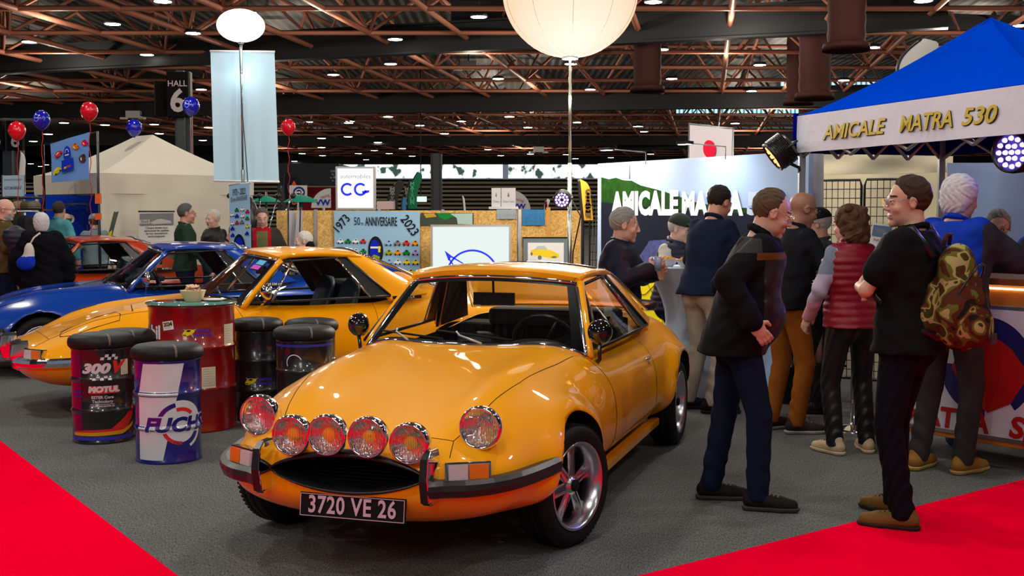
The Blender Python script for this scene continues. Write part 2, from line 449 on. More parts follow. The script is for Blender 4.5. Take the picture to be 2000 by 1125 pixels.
def coupe(name, label, paint, loc, yaw, variant=1, steer=0, trim='chrome'):
    root = empty(name, loc, yaw, label, 'car')
    wb = 2.54
    sh = CarShape(wheels=(0, -wb), flare=.045 if variant == 1 else .02, arch=.335 if variant == 1 else .325, **T530)
    xs = []
    x = -3.38
    while x < .55: xs.append(x); x += .035
    xs += [.55 + (.83 - .55) * (1 - (1 - k / 22) ** 1.8) for k in range(23)]
    b = sh.shell(xs); body = b.build('body_shell', [paint, M['dark'], M['black']]); fixn(body.data)
    # wheel arches
    for wx in (0, -wb):
        c = MB(); ci = [(sh.arch * math.cos(2 * PI * k / 64), sh.arch * math.sin(2 * PI * k / 64)) for k in range(64)]
        for y0 in (-1.0, .46): c.prism(ci, .54, Matrix(((1, 0, 0, wx), (0, 0, 1, y0), (0, 1, 0, sh.hz), (0, 0, 0, 1))))
        cut(body, _dark(c, paint))
    # cabin tub
    tb = MB(); pl = [(-.80, -.56), (-.68, -.3), (-.66, 0), (-.68, .3), (-.80, .56), (-1.86, .60), (-2.32, .5), (-2.32, -.5), (-1.86, -.60)]
    tb.prism(pl, .8, Matrix.Translation((0, 0, .27))); cut(body, _dark(tb, paint))
    # mouth
    ms = MB(); pts = []
    for k in range(25): a = k / 24; y = -.345 + .69 * a; pts.append((y, .452 + .066 * (1 - (y / .345) ** 2) ** .8))
    for k in range(23, 0, -1): a = k / 24; y = -.345 + .69 * a; pts.append((y, .452 - .070 * (1 - (y / .345) ** 2) ** .8))
    if variant in (1, 2):
        T = Matrix(((0, 0, 1, .60), (1, 0, 0, 0), (0, 1, 0, 0), (0, 0, 0, 1)))
        ms.prism(pts, .5, T); cut(body, _dark(ms, paint))
        sl = MB()
        for k in range(9):
            z = .39 + k * .015; hw = .33 * math.sqrt(max(0, 1 - ((z - .452) / .075) ** 2)); sl.box((.66, 0, z), (.03, 2 * hw, .004))
        sl.build('grille_slats', M['dark'], root)
        fr = MB(); P = [[], [], [], []]
        for (y, z) in pts:
            sc = 1.0; yy, zz = y * 1.04, .452 + (z - .452) * (1.42 if z > .452 else 1.25)
            xo = sh.nose(yy, zz).x; xi = sh.nose(y, z).x
            P[0].append(Vector((xo + .002, yy, zz))); P[1].append(Vector((max(xi, xo) + .016, (y+yy)/2, (z+zz)/2))); P[2].append(Vector((xi + .006, y, z))); P[3].append(Vector((xi - .07, y * .99, .452 + (z-.452)*.95)))
        fr.grid(P, closev=True, flip=True); fr.build('grille_surround', M['black'], root)
    body.parent = root
    split_panels(body, sh, root, paint, variant)
    # seams
    se = MB()
    hood = [(-.60, .585), (-.3, .56), (.1, .52), (.45, .455), (.64, .40)]
    for sg in (-1, 1):
        pts_ = []
        for k in range(len(hood) - 1):
            for j in range(8): a = j / 8; x = hood[k][0] * (1-a) + hood[k+1][0] * a; y = hood[k][1] * (1-a) + hood[k+1][1] * a; pts_.append(sh.top(x, sg * y))
        pts_.append(sh.top(hood[-1][0], sg * hood[-1][1])); strip(se, pts_)
        q = [sh.top(.64 + .1 * k / 6, sg * (.40 + .02 * k / 6)) for k in range(7)]; strip(se, q)
        d = [sh.side(-.70 - .08 * math.sin((z - .2) / .6 * PI), z, sg) for z in [.22 + .56 * k / 24 for k in range(25)]]; strip(se, d)
        d = [sh.side(-1.83 - .03 * (z - .2), z, sg) for z in [.22 + .57 * k / 20 for k in range(21)]]; strip(se, d)
        strip(se, [sh.side(-.72 - 1.1 * k / 20, .235, sg) for k in range(21)])
    strip(se, [sh.top(.64 + .012 * (1 - (y / .4) ** 2), y) for y in [-.40 + .8 * k / 24 for k in range(25)]])
    se.build('panel_seam', M['blk'], root)
    # ---- greenhouse
    ba = Vector((-.745, .62, .84)); bc = Vector((-.56, 0, .83)); ta = Vector((-1.10, .475, 1.13)); tcn = Vector((-.99, 0, 1.165))
    def wsc(u, v):   # u -1..1 across, v 0..1 up
        y = (ba.y * (1 - v) + ta.y * v) * u
        xx = (bc.x * (1 - v) + tcn.x * v) + ((ba.x * (1 - v) + ta.x * v) - (bc.x * (1 - v) + tcn.x * v)) * abs(u) ** 2.2
        zz = (sh.top(xx, y).z + .004) * (1 - v) + (tcn.z + (ta.z - tcn.z) * u * u) * v
        return Vector((xx, y, zz))
    g = MB(); g.grid([[wsc(-1 + 2 * i / 24, j / 8) for j in range(9)] for i in range(25)]); g.build('windscreen', M['glassw'], root)
    ch = MB()
    ch.tube([wsc(-1 + 2 * i / 24, 0) for i in range(25)], .011); ch.tube([wsc(-1 + 2 * i / 24, 1) for i in range(25)], .012)
    for sg in (-1, 1): ch.tube([wsc(sg * .995, j / 8) for j in range(9)], .012)
    ch.build('windscreen_trim', M['chrome'], root)
    sea = MB(); 
    for v0, v1 in ((0.0, .05), (.93, 1.0)): sea.grid([[wsc(-1 + 2 * i / 24, v) + Vector((-.006, 0, 0)) for v in (v0, v1)] for i in range(25)])
    for sg in (-1, 1): sea.grid([[wsc(sg * u, j / 8) + Vector((-.007, 0, 0)) for j in range(9)] for u in (.89, 1)])
    sea.build('windscreen_rubber', M['black'], root)
    # roof
    rx1 = -1.80
    def roof(u, v):  # v 0 front .. 1 rear
        xf = tcn.x - .012 + (ta.x - tcn.x) * abs(u) ** 2.2; x = xf * (1 - v) + rx1 * v
        y = (.485 + .02 * math.sin(v * PI)) * u
        z = 1.135 + .048 * math.sin(min(1, .25 + v * .6) * PI) + .045 * (1 - abs(u) ** 2.4)
        if v < .08: z -= .012 * (1 - v / .08)
        return Vector((x, y, z - (.02 if abs(u) > .99 else 0)))
    r = MB(); us = [-1, -.985, -.95] + [-.9 + 1.8 * i / 22 for i in range(23)] + [.95, .985, 1]
    P = [[roof(u, v) for v in [0, .03, .08] + [.08 + .92 * j / 12 for j in range(1, 13)]] for u in us]
    thick(r, P, .03, flip=True); r.build('roof_panel', paint, root)
    dk = MB(); dk.grid([[roof(u * .97, v) - Vector((0, 0, .036)) for v in [j / 6 for j in range(7)]] for u in us]); dk.build('headlining', mat('headlining', S(90, 60, 50), .9), root)
    for sg in (-1, 1):
        # A pillar
        p = MB(); pp = []
        for j in range(9):
            c = wsc(sg, j / 8); pp.append(c + Vector((-.016, sg * .012, -.006)))
        p.tube(pp, [.024] * 8 + [.028], n=10); p.tube([roof(sg, v) + Vector((0, sg * -.004, .012)) for v in [j / 10 for j in range(11)]], .02, n=10)
        p.build('windscreen_pillar', paint, root)
        # side glass
        wb0 = Vector((-.83, sg * .665, .812)); wb1 = Vector((-1.80, sg * .69, .825)); wt0 = Vector((-1.13, sg * .497, 1.12)); wt1 = Vector((-1.58, sg * .50, 1.145))
        g = MB(); g.grid(patch(wb0, wb1, wt0, wt1, (0, sg * .02, 0), 10, 8)); g.build('side_window', M['glassw'], root)
        g = MB(); qb = Vector((-1.98, sg * .69, .83)); qt = Vector((-1.66, sg * .50, 1.145))
        g.grid([[wb1, qb], [wt1, qt]]); g.build('quarter_panel', M['black'] , root)
        f = MB(); f.tube([wb0, wb1, qb], .010); f.tube([wt0, wt1, qt], .010); f.tube([wb0, (wb0 + wt0) / 2 + Vector((0, sg * .008, 0)), wt0], .009); f.tube([qb, (qb + qt) / 2, qt], .012)
        f.build('window_frame', M['black'], root)
        f = MB(); f.tube([wb1 + Vector((-.0, sg * .006, 0)), wt1 + Vector((0, sg * .006, 0))], .008)
        if variant == 2: f.tube([Vector((-.98, sg * .672, .815)), Vector((-1.20, sg * .51, 1.12))], .010)
        f.build('window_bar', M['chrome'], root)
        # C pillar
        c = MB(); P = patch(Vector((-1.67, sg * .505, 1.155)), Vector((-1.83, sg * .47, 1.165)), Vector((-1.985, sg * .70, .80)), Vector((-2.34, sg * .64, .84)), (0, sg * .02, .01), 8, 10)
        thick(c, P, .035, flip=(sg < 0)); c.build('rear_pillar', paint, root)
        c = MB(); c.grid([[p + Vector((.0, -sg * .045, -.012)) for p in r_] for r_ in P]); c.build('pillar_trim', M['dark'], root)
        # door bits
        h = MB(); hp = sh.side(-1.70, .66, sg); h.tube([hp + Vector((.05, sg * .004, 0)), hp + Vector((.04, sg * .022, 0)), hp + Vector((-.04, sg * .022, 0)), hp + Vector((-.05, sg * .004, 0))], .008)
        h.sphere(hp + Vector((-.02, sg * .012, -.03)), .012); h.build('door_handle', M['chrome'], root)
        # mirror
        mb_ = MB(); mp = Vector((-.78, sg * .68, .90)) if variant == 1 else Vector((-.92, sg * .75, .90)); ft = sh.top(-.80, sg * .66) if variant == 1 else sh.side(-.92, .775, sg)
        mb_.tube([ft, ft + Vector((.0, sg * .015, .015)), mp + Vector((0, 0, -.05))], [.016, .011, .010])
        mb_.lathe([(0, -.055), (.035, -.045), (.062, -.01), (.066, .01), (.060, .014), (.055, .008), (0, .008)], 28, c=mp, rot=Vector((-1, sg * -.15, 0)).to_track_quat('Z', 'Y').to_matrix())
        mo = mb_.build('door_mirror', M['blackgl' if variant == 1 else 'chrome'], root)
        mg = MB(); mg.lathe([(0, .0095), (.055, .0095)], 24, c=mp, rot=Vector((-1, sg * -.15, 0)).to_track_quat('Z', 'Y').to_matrix()); mg.build('mirror_glass', M['chrome'], mo)
    # rear glass, wrap-over
    g = MB(); P = []
    for i in range(17):
        u = -1 + i / 8; row = []
        for j in range(9):
            v = j / 8; row.append(Vector((rx1 - .02 + (-2.62 - rx1) * v + .20 * u * u * v, u * (.465 + .13 * v), 1.165 + .04 * (1 - u * u) * (1 - v) + (.885 - 1.165) * v ** 1.15)))
        P.append(row)
    g.grid(P); g.build('rear_window', M['glassw'], root)
    f = MB(); f.tube([P[i][0] for i in range(17)], .013); f.tube([P[i][8] for i in range(17)], .012); f.tube(P[0], .012); f.tube(P[16], .012); f.build('rear_window_trim', M['chrome'], root)
    # wipers
    if True:
        for (y0, y1) in ((-.30, -.52), (.12, -.16)):
            wp = MB(); p0 = wsc(y0 / .62, 0) + Vector((.03, 0, .012)); m_ = wsc((y0 + y1) / 2 / .62, .10) + Vector((.02, 0, .012)); e0 = wsc(y1 / .6, .16) + Vector((.018, 0, .01)); e1 = wsc((y1 + .42) / .6, .05) + Vector((.02, 0, .01))
            wp.tube([p0, m_, wsc((y1 + .12) / .6, .13) + Vector((.018, 0, .02))], .006); o = wp.build('wiper_arm', M['steel' if variant == 1 else 'black'], root)
            wp = MB(); wp.tube([e0, (e0 + e1) / 2, e1], .006, n=5); wp.build('wiper_blade', M['rubber'], o)
    if variant == 2:
        st = MB()
        for mi_, (u0, u1, v0, v1) in enumerate(((.62, .84, .70, .95), (.64, .82, .83, .93), (.64, .82, .72, .81))):
            st.mat(mi_); st.grid([[wsc(u0 + (u1 - u0) * i / 4, v0 + (v1 - v0) * j / 3) + Vector((.004 + .002 * mi_, 0, .003 + .002 * mi_)) for j in range(4)] for i in range(5)])
        st.build('windscreen_sticker', [M['blk'], mat('sticker_cyan', S(60, 190, 230), .4), mat('sticker_magenta', S(210, 30, 190), .4)], root)
        an = MB(); p_ = sh.top(.05, .50); an.tube([p_, p_ + Vector((.01, 0, .05))], .004); an.build('aerial_stub', M['black'], root)
    # ---- interior
    di = MB()
    P = []
    for i in range(21):
        u = -1 + i / 10; P.append([Vector((-.66 - .10 * abs(u) ** 2, u * .56, .792)), Vector((-.90, u * .56, .80)), Vector((-.94, u * .56, .785)), Vector((-.93, u * .56, .68)), Vector((-.84, u * .56, .55))])
    di.grid(P); di.sphere((-.93, .30, .78), (.06, .19, .06)); di.build('dashboard', M['seatm'], root)
    stw = MB(); sc_ = Vector((-1.08, .30, .80)); R = Vector((-.85, 0, .42)).to_track_quat('Z', 'Y').to_matrix()
    stw.tube([sc_ + R @ Vector((.175 * math.cos(q), .175 * math.sin(q), 0)) for q in [2 * PI * k / 32 for k in range(32)]], .012, closed=True)
    for a in (0, 2.1, 4.2): stw.tube([sc_ + R @ Vector((.17 * math.cos(a), .17 * math.sin(a), 0)), sc_ + R @ Vector((0, 0, -.03))], .009)
    stw.tube([sc_ + R @ Vector((0, 0, -.02)), sc_ + R @ Vector((0, 0, -.22))], .02); stw.build('steering_wheel', M['black'], root)
    sm_ = M['seatm'] if variant == 1 else mat('blue_grey_vinyl', (.035, .07, .09), .45, bump=.2, bscale=60)
    for y in (-.3, .3): seat(root, -1.42, y, .24 if variant == 1 else .30, sm_, tilt=.4 if variant == 1 else .3, hb=.44 if variant == 1 else .56)
    ps = MB(); ps.box((-2.06, 0, .56), (.30, 1.05, .52)); ps.build('rear_bulkhead', M['dark'], root, bevel=.03)
    ps = MB(); ps.box((-1.95, .12 if variant == 1 else 0, .87), (.22, .82, .11)); ps.build('parcel_cushion', mat('grey_vinyl', (.05, .055, .06), .5), root, bevel=.03)
    mr = MB(); mr.box((-1.10, .0, 1.035), (.02, .24, .07)); mr.tube([(-1.09, 0, 1.06), (-1.08, 0, 1.15)], .007); mr.build('rear_view_mirror', M['black'], root, bevel=.01)
    bt = MB(); bt.grid(patch(Vector((-1.50, -.47, 1.12)), Vector((-1.62, -.47, 1.12)), Vector((-1.75, -.60, .80)), Vector((-1.80, -.60, .80)), (0, 0, 0), 3, 6)); bt.build('belt_curtain', mat('brown_fabric', (.06, .035, .03), .9), root)
    # sills
    for sg in (-1, 1):
        s_ = MB(); s_.box((-1.29, sg * .70, .20), (1.85, .06, .05)); s_.build('sill', paint, root, bevel=.01)
    # bumpers
    for half in ((-1, 1),):
        pass
    zb = .415
    def plan(off, x0):
        pr = []; xs_ = [.80, .77, .74, .70, .64, .58, .50, .42, .36, .30]
        xs_ = [x for x in xs_ if x >= x0]
        for x in xs_: pr.append((x, spl(T530['W_'], x)))
        return pr
    for sg in (-1, 1):
        bm = MB()
        base = [(.835, .36)] + plan(0, .29); base = base if variant != 3 else base
        out = []
        for (x, y) in base:
            n = Vector((x + .4, y * 1.3, 0)).normalized(); out.append(Vector((x, sg * y, 0)) + Vector((n.x, sg * n.y, 0)) * .002); out[-1] = (out[-1], Vector((n.x, sg * n.y, 0)))
        P = []
        for (p, n) in out:
            fl = 1.5 if variant == 1 else 1
            zz = zb + .02 * (0.8 - p.x) * 2
            P.append([p - n * .03 + Vector((0, 0, zz + .034)), p + n * .035 + Vector((0, 0, zz + .036)), p + n * .062 + Vector((0, 0, zz + .022)), p + n * .066 + Vector((0, 0, zz)), p + n * .055 + Vector((0, 0, zz - .026)), p + n * .02 + Vector((0, 0, zz - .038)), p - n * .03 + Vector((0, 0, zz - .038))])
        bm.grid(P, flip=(sg > 0), smooth=False); 
        k = len(bm.v) - 7; bm.f.append(list(range(k, k + 7))); bm.m.append(0); bm.sm.append(False); bm.f.append(list(range(k - 7 * (len(out) - 1), k - 7 * (len(out) - 1) + 7))); bm.m.append(0); bm.sm.append(False)
        bm.build('front_bumper', mat('bumper_rubber', (.014, .014, .015), .35) if variant == 1 else M['chrome'], root)
    for sg in (-1, 1):
        ov = MB(); x_ = sh.nose(.37, .43).x; pr = []
        for (dz, dx, hw) in [(-.105, .03, .020), (-.09, .058, .027), (0, .078, .027), (.085, .062, .025), (.112, .02, .018)]:
            pr.append([Vector((x_ + .02 - .05, sg * .37 - hw, .46 + dz)), Vector((x_ + .02 + dx, sg * .37 - hw * .6, .46 + dz)), Vector((x_ + .02 + dx, sg * .37 + hw * .6, .46 + dz)), Vector((x_ + .02 - .05, sg * .37 + hw, .46 + dz))])
        ov.grid(pr, closev=True, smooth=False, flip=True); ov.f += [[0, 1, 2, 3], [16, 17, 18, 19]]; ov.m += [0, 0]; ov.sm += [False, False]
        o = ov.build('bumper_overrider', M['chrome'], root, bevel=.006)
        o2 = MB(); o2.grid([[v[1] + Vector((.004, 0, 0)), v[2] + Vector((.004, 0, 0))] for v in pr], smooth=False, flip=True); 
        for v in pr: pass
        o2.build('overrider_rubber', M['black'], o)
    # plate
    if variant == 1:
        px = .835; T = frame_fn((px, .03, .315), (0, 1, 0), (-.12, 0, 1))
        pb = MB(); pb.box((px - .006, .03, .315), (.008, .47, .098), rot=Matrix.Rotation(-.12, 3, 'Y')); po = pb.build('number_plate', M['blk'], root)
        pl_ = MB(); L_ = text_mesh('3720 VE 26', .098, bold=.0022, sx=.80, space=1.08); put(pl_, L_, lambda x, y: T(x, y, .0008 + .003))
        w_, h_ = .232, .046
        for (a, b_, c_, d_) in ((-w_, -h_, w_, -h_ + .003), (-w_, h_ - .003, w_, h_), (-w_, -h_, -w_ + .003, h_), (w_ - .003, -h_, w_, h_)):
            pl_.add([T(a, b_, .003), T(c_, b_, .003), T(c_, d_, .003), T(a, d_, .003)], [(0, 1, 2, 3)])
        pl_.build('plate_number', mat('plate_silver', S(215, 185, 205), .5), po)
    # front lamps
    for sg in (-1, 1):
        p = sh.nose(sg * .50, .475); n = Vector((.86, sg * .5, .10)).normalized(); ex = Vector((-n.y, n.x, 0)).normalized() * 1; ez = n.cross(ex) * -1 if n.cross(ex).z < 0 else n.cross(ex)
        rt = Matrix((ex, n, ez)).transposed(); pc = p + n * .014 + Vector((0, 0, .002))
        hb = MB(); hb.T = Matrix.Translation(pc) @ rt.to_4x4(); hb.box((0, -.02, 0), (.19, .06, .082)); o = hb.build('turn_signal', M['chrome'], root, bevel=.006)
        k = sg
        for (cx, mm) in ((-.042, 'amber' if (ex.y * sg > 0) is False else 'clear'), (.042, 'clear' if (ex.y * sg > 0) is False else 'amber')):
            ll = MB(); ll.T = hb.T; ll.box((cx, .012, 0), (.078, .012, .062))
            ll.build('signal_lens', mat('amber_lens', S(225, 120, 20), .15, bump=.5, bscale=200) if mm == 'amber' else mat('clear_lens', (.55, .55, .56), .12, bump=.5, bscale=200), o)
    if variant == 1:
        for sg in (-1, 1):
            t_ = sh.top(.50, sg * .50); lamp_round(root, (.625, sg * .51, .632), (1, sg * .03, .02), .089, 'headlamp')
        for y, z in ((-.235, .600), (-.06, .615), (.115, .614), (.285, .594)): lamp_round(root, (.885 - abs(y) * .15, y, z), (1, 0, -.02), .083, 'fog_lamp', yellow=True)
        for y in (-.235, -.06, .115, .285):
            b_ = MB(); b_.tube([(.745 - abs(y) * .15, y, .60), (.72 - abs(y) * .15, y, .5)], .012); b_.build('lamp_bracket', M['black'], root)
    else:
        se = MB(); ln = [sh.top(.48, y) for y in [-.56 + .14 * k / 6 for k in range(7)]]
        for sg in (-1, 1):
            a = [sh.top(x, sg * y) for (x, y) in [(.55, .38), (.50, .38), (.30, .40), (.16, .42), (.14, .50), (.16, .57), (.34, .56), (.50, .53), (.57, .46), (.55, .38)]]
            se.tube([p + Vector((0, 0, .002)) for p in a], .003, n=5)
        se.build('headlamp_lid_seam', M['blk'], root)
        lb = MB(); T = frame_fn((-2.12, .705, .815), (-1, 0, 0), (0, -.12, 1)); 
        lb.mat(0); lb.add([T(-.13, -.013, .008), T(.13, -.013, .008), T(.13, .013, .008), T(-.13, .013, .008)], [(0, 1, 2, 3)]); lb.mat(1); put(lb, text_mesh('M 530 LX', .03, bold=.0006, shear=.1, sx=1.1), lambda x, y: T(x, y, .0095)); lb.build('model_script', [M['blk'], M['wht']], root)
    # wheels
    for wx in (0, -wb):
        for sg in (-1, 1):
            wheel(root, (wx, sg * ((.695 if wx == 0 else .725) if variant == 1 else (.665 if wx == 0 else .69)), .278), sg, steer if wx == 0 else 0, style='spoke' if variant == 1 else 'disc')
    ax = MB()
    for wx in (0, -wb): ax.tube([(wx, -.6, .28), (wx, .6, .28)], .035)
    ax.box((-1.29, 0, .22), (2.0, 1.1, .06)); ax.build('chassis', M['dark'], root)
    return root, sh
def fixn(me):
    bm = bmesh.new(); bm.from_mesh(me); bmesh.ops.remove_doubles(bm, verts=bm.verts[:], dist=1e-6); bmesh.ops.recalc_face_normals(bm, faces=bm.faces[:]); bm.to_mesh(me); bm.free()
def _dark(c, paint):
    c.m = [1] * len(c.m); o = c.build('cutter', [paint, M['dark'], M['black']]); fixn(o.data); return o
def split_panels(body, sh, root, paint, variant):
    """bonnet and doors become panels of their own"""
    bm = bmesh.new(); bm.from_mesh(body.data)
    def region(planes, test, name):
        for (co, no) in planes:
            bmesh.ops.bisect_plane(bm, geom=bm.verts[:] + bm.edges[:] + bm.faces[:], plane_co=co, plane_no=no, dist=1e-5)
        fs = [f for f in bm.faces if test(f.calc_center_median(), f)]
        nb = bmesh.new(); mp = {}
        for f in fs:
            vs = []
            for v in f.verts:
                if v not in mp: mp[v] = nb.verts.new(v.co)
                vs.append(mp[v])
            try: g = nb.faces.new(vs); g.material_index = f.material_index; g.smooth = f.smooth
            except ValueError: pass
        bmesh.ops.delete(bm, geom=fs, context='FACES')
        me = bpy.data.meshes.new(name); nb.to_mesh(me); nb.free()
        for m in body.data.materials: me.materials.append(m)
        o = bpy.data.objects.new(name, me); COL.objects.link(o); o.parent = root
    for sg in (1, -1):
        region([((-.72, 0, 0), (1, 0, 0)), ((-1.835, 0, 0), (1, 0, 0)), ((0, 0, .235), (0, 0, 1))],
               lambda c, f: -1.835 < c.x < -.72 and c.z > .235 and c.y * sg > .615 and f.material_index == 0, 'door')
    A, B = Vector((-.62, .585, 0)), Vector((.64, .40, 0))
    n1 = Vector((-(B - A).y, (B - A).x, 0)); n2 = Vector((n1.x, -n1.y, 0))
    region([((.64, 0, 0), (1, 0, 0)), (A, n1), ((A.x, -A.y, 0), n2), ((-.62, 0, 0), (1, 0, 0))],
           lambda c, f: -.62 < c.x < .64 and c.z > .5 and abs(c.y) < .585 + (c.x + .62) * (.40 - .585) / 1.26 and f.material_index == 0, 'bonnet')
    bm.to_mesh(body.data); bm.free()
# ------------------------------------------------------------------ people: smooth-blended bodies meshed with surface nets
F4 = np.float32
class Field:
    def __init__(s, vox): s.v = vox; s.pr = []
    def cap(s, a, b, ra, rb=None, k=.03, op='u'):
        rb = ra if rb is None else rb; a = np.array(a, F4); b = np.array(b, F4); r = max(ra, rb)
        ab = b - a; L2 = float(ab @ ab) + 1e-9
        def f(X, Y, Z):
            px, py, pz = X - a[0], Y - a[1], Z - a[2]
            t = np.clip((px * ab[0] + py * ab[1] + pz * ab[2]) / L2, 0, 1)
            return np.sqrt((px - t * ab[0]) ** 2 + (py - t * ab[1]) ** 2 + (pz - t * ab[2]) ** 2) - (ra + (rb - ra) * t)
        s.pr.append((f, np.minimum(a, b) - r, np.maximum(a, b) + r, k, op)); return s
    def chain(s, pts, rs, k=.03):
        for i in range(len(pts) - 1): s.cap(pts[i], pts[i + 1], rs[i], rs[i + 1], k if i == 0 else min(k, .010))
        return s
    def ell(s, c, r, R=None, k=.03, op='u'):
        c = np.array(c, F4); r = np.array(r, F4); R = np.array(R if R is not None else np.eye(3), F4); m = float(r.max())
        def f(X, Y, Z):
            x, y, z = X - c[0], Y - c[1], Z - c[2]
            lx = (R[0, 0] * x + R[1, 0] * y + R[2, 0] * z); ly = (R[0, 1] * x + R[1, 1] * y + R[2, 1] * z); lz = (R[0, 2] * x + R[1, 2] * y + R[2, 2] * z)
            k0 = np.sqrt((lx / r[0]) ** 2 + (ly / r[1]) ** 2 + (lz / r[2]) ** 2); k1 = np.sqrt((lx / r[0] ** 2) ** 2 + (ly / r[1] ** 2) ** 2 + (lz / r[2] ** 2) ** 2)
            return k0 * (k0 - 1) / (k1 + 1e-6)
        s.pr.append((f, c - m, c + m, k, op)); return s
    def loft(s, secs, k=.03, op='u', n=2.3):
        """secs: (cx, cy, z, rx, ry) upward"""
        A = np.array(sorted(secs, key=lambda q: q[2]), F4); m = float(max(A[:, 3].max(), A[:, 4].max()))
        def f(X, Y, Z):
            z = np.clip(Z, A[0, 2], A[-1, 2])
            cx, cy, rx, ry = [np.interp(z, A[:, 2], A[:, i]).astype(F4) for i in (0, 1, 3, 4)]
            rho = (np.abs((X - cx) / rx) ** n + np.abs((Y - cy) / ry) ** n) ** (1 / n)
            d = (rho - 1) * np.minimum(rx, ry)
            e = np.maximum(Z - A[-1, 2], A[0, 2] - Z)
            return np.where(e > 0, np.sqrt(np.maximum(d, 0) ** 2 + e ** 2), np.maximum(d, e))
        lo = np.array([A[:, 0].min() - m, A[:, 1].min() - m, A[0, 2]]); hi = np.array([A[:, 0].max() + m, A[:, 1].max() + m, A[-1, 2]])
        s.pr.append((f, lo, hi, k, op)); return s
    def run(s, post=None, xf=None):
        v = s.v; U = [p for p in s.pr if p[4] == 'u']
        lo = np.min([p[1] for p in U], 0) - 3 * v - .012; hi = np.max([p[2] for p in U], 0) + 3 * v + .012
        n = np.ceil((hi - lo) / v).astype(int) + 1
        ax = [(lo[i] + v * np.arange(n[i])).astype(F4) for i in range(3)]
        D = np.full(n, .2, F4)
        for f, a, b, k, op in s.pr:
            pad = k + 3 * v + .012
            i0 = np.maximum(0, np.floor((a - pad - lo) / v).astype(int)); i1 = np.minimum(n, np.ceil((b + pad - lo) / v).astype(int) + 1)
            if (i1 <= i0).any(): continue
            sl = tuple(slice(i0[i], i1[i]) for i in range(3))
            X = ax[0][sl[0]][:, None, None]; Y = ax[1][sl[1]][None, :, None]; Z = ax[2][sl[2]][None, None, :]
            d = f(X, Y, Z).astype(F4); a_ = D[sl]; d = np.broadcast_to(d, a_.shape)
            if op == 'u':
                if k > 0: h = np.clip(.5 + .5 * (a_ - d) / k, 0, 1); D[sl] = a_ + (d - a_) * h - k * h * (1 - h)
                else: D[sl] = np.minimum(a_, d)
            else:
                h = np.clip(.5 - .5 * (a_ + d) / k, 0, 1); D[sl] = a_ + (-d - a_) * h + k * h * (1 - h)
        if post is not None:
            D = post(D, ax[0][:, None, None], ax[1][None, :, None], ax[2][None, None, :]).astype(F4)
        D = np.pad(D, 1, constant_values=.2); lo = lo - v
        return nets(D, lo, v)
def nets(D, lo, v):
    ins = D < 0; nx, ny, nz = D.shape
    c = [ins[i:nx-1+i, j:ny-1+j, k:nz-1+k] for i in (0, 1) for j in (0, 1) for k in (0, 1)]
    sm = sum(q.astype(np.int8) for q in c); act = (sm > 0) & (sm < 8)
    I, J, K = np.nonzero(act); idx = np.full(act.shape, -1, np.int32); idx[I, J, K] = np.arange(len(I))
    P = np.zeros((len(I), 3), F4); C = np.zeros(len(I), F4)
    cor = [(i, j, k) for i in (0, 1) for j in (0, 1) for k in (0, 1)]
    for a in cor:
        for ax_ in range(3):
            if a[ax_]: continue
            b = list(a); b[ax_] = 1
            va = D[I + a[0], J + a[1], K + a[2]]; vb = D[I + b[0], J + b[1], K + b[2]]
            m = (va < 0) != (vb < 0); t = np.where(m, va / np.where(m, va - vb, 1), 0)
            for q in range(3): P[:, q] += np.where(m, a[q] + (t if q == ax_ else 0), 0)
            C += m
    P /= C[:, None]; V = (np.stack([I, J, K], 1) + P) * v + lo
    Q = []
    for ax_ in range(3):
        sl0 = [slice(None)] * 3; sl1 = [slice(None)] * 3; sl0[ax_] = slice(0, -1); sl1[ax_] = slice(1, None)
        A, B = ins[tuple(sl0)], ins[tuple(sl1)]
        u, w_ = [(1, 2), (2, 0), (0, 1)][ax_]
        for sgn in (0, 1):
            E = np.argwhere((A & ~B) if sgn == 0 else (~A & B))
            E = E[(E[:, u] > 0) & (E[:, w_] > 0) & (E[:, u] < D.shape[u] - 1) & (E[:, w_] < D.shape[w_] - 1)]
            du = np.zeros(3, int); du[u] = 1; dw = np.zeros(3, int); dw[w_] = 1
            f = [E - du - dw, E - dw, E, E - du]
            q = np.stack([idx[tuple(e.T)] for e in f], 1)
            Q.append(q if sgn == 0 else q[:, ::-1])
    return V, np.concatenate(Q)
def mesh_obj(name, V, Q, mats, mi=None, parent=None, smooth_it=1, **tags):
    if smooth_it:
        for lam in [.5] * smooth_it:
            acc = np.zeros_like(V); cnt = np.zeros(len(V), F4)
            for a, b in ((0, 1), (1, 2), (2, 3), (3, 0)):
                np.add.at(acc, Q[:, a], V[Q[:, b]]); np.add.at(acc, Q[:, b], V[Q[:, a]]); np.add.at(cnt, Q[:, a], 1); np.add.at(cnt, Q[:, b], 1)
            V = V + lam * (acc / np.maximum(cnt, 1)[:, None] - V)
    me = bpy.data.meshes.new(name); me.vertices.add(len(V)); me.vertices.foreach_set('co', V.astype(np.float32).ravel())
    me.loops.add(Q.size); me.loops.foreach_set('vertex_index', Q.astype(np.int32).ravel())
    me.polygons.add(len(Q)); me.polygons.foreach_set('loop_start', (np.arange(len(Q)) * 4).astype(np.int32)); 
    for m in (mats if isinstance(mats, (list, tuple)) else [mats]): me.materials.append(m)
    if mi is not None: me.polygons.foreach_set('material_index', mi.astype(np.int32))
    me.polygons.foreach_set('use_smooth', np.ones(len(Q), bool)); me.update(calc_edges=True); me.validate()
    o = bpy.data.objects.new(name, me); COL.objects.link(o)
    if parent: o.parent = parent
    return tag(o, **tags)
def cent(V, Q): return V[Q].mean(1)
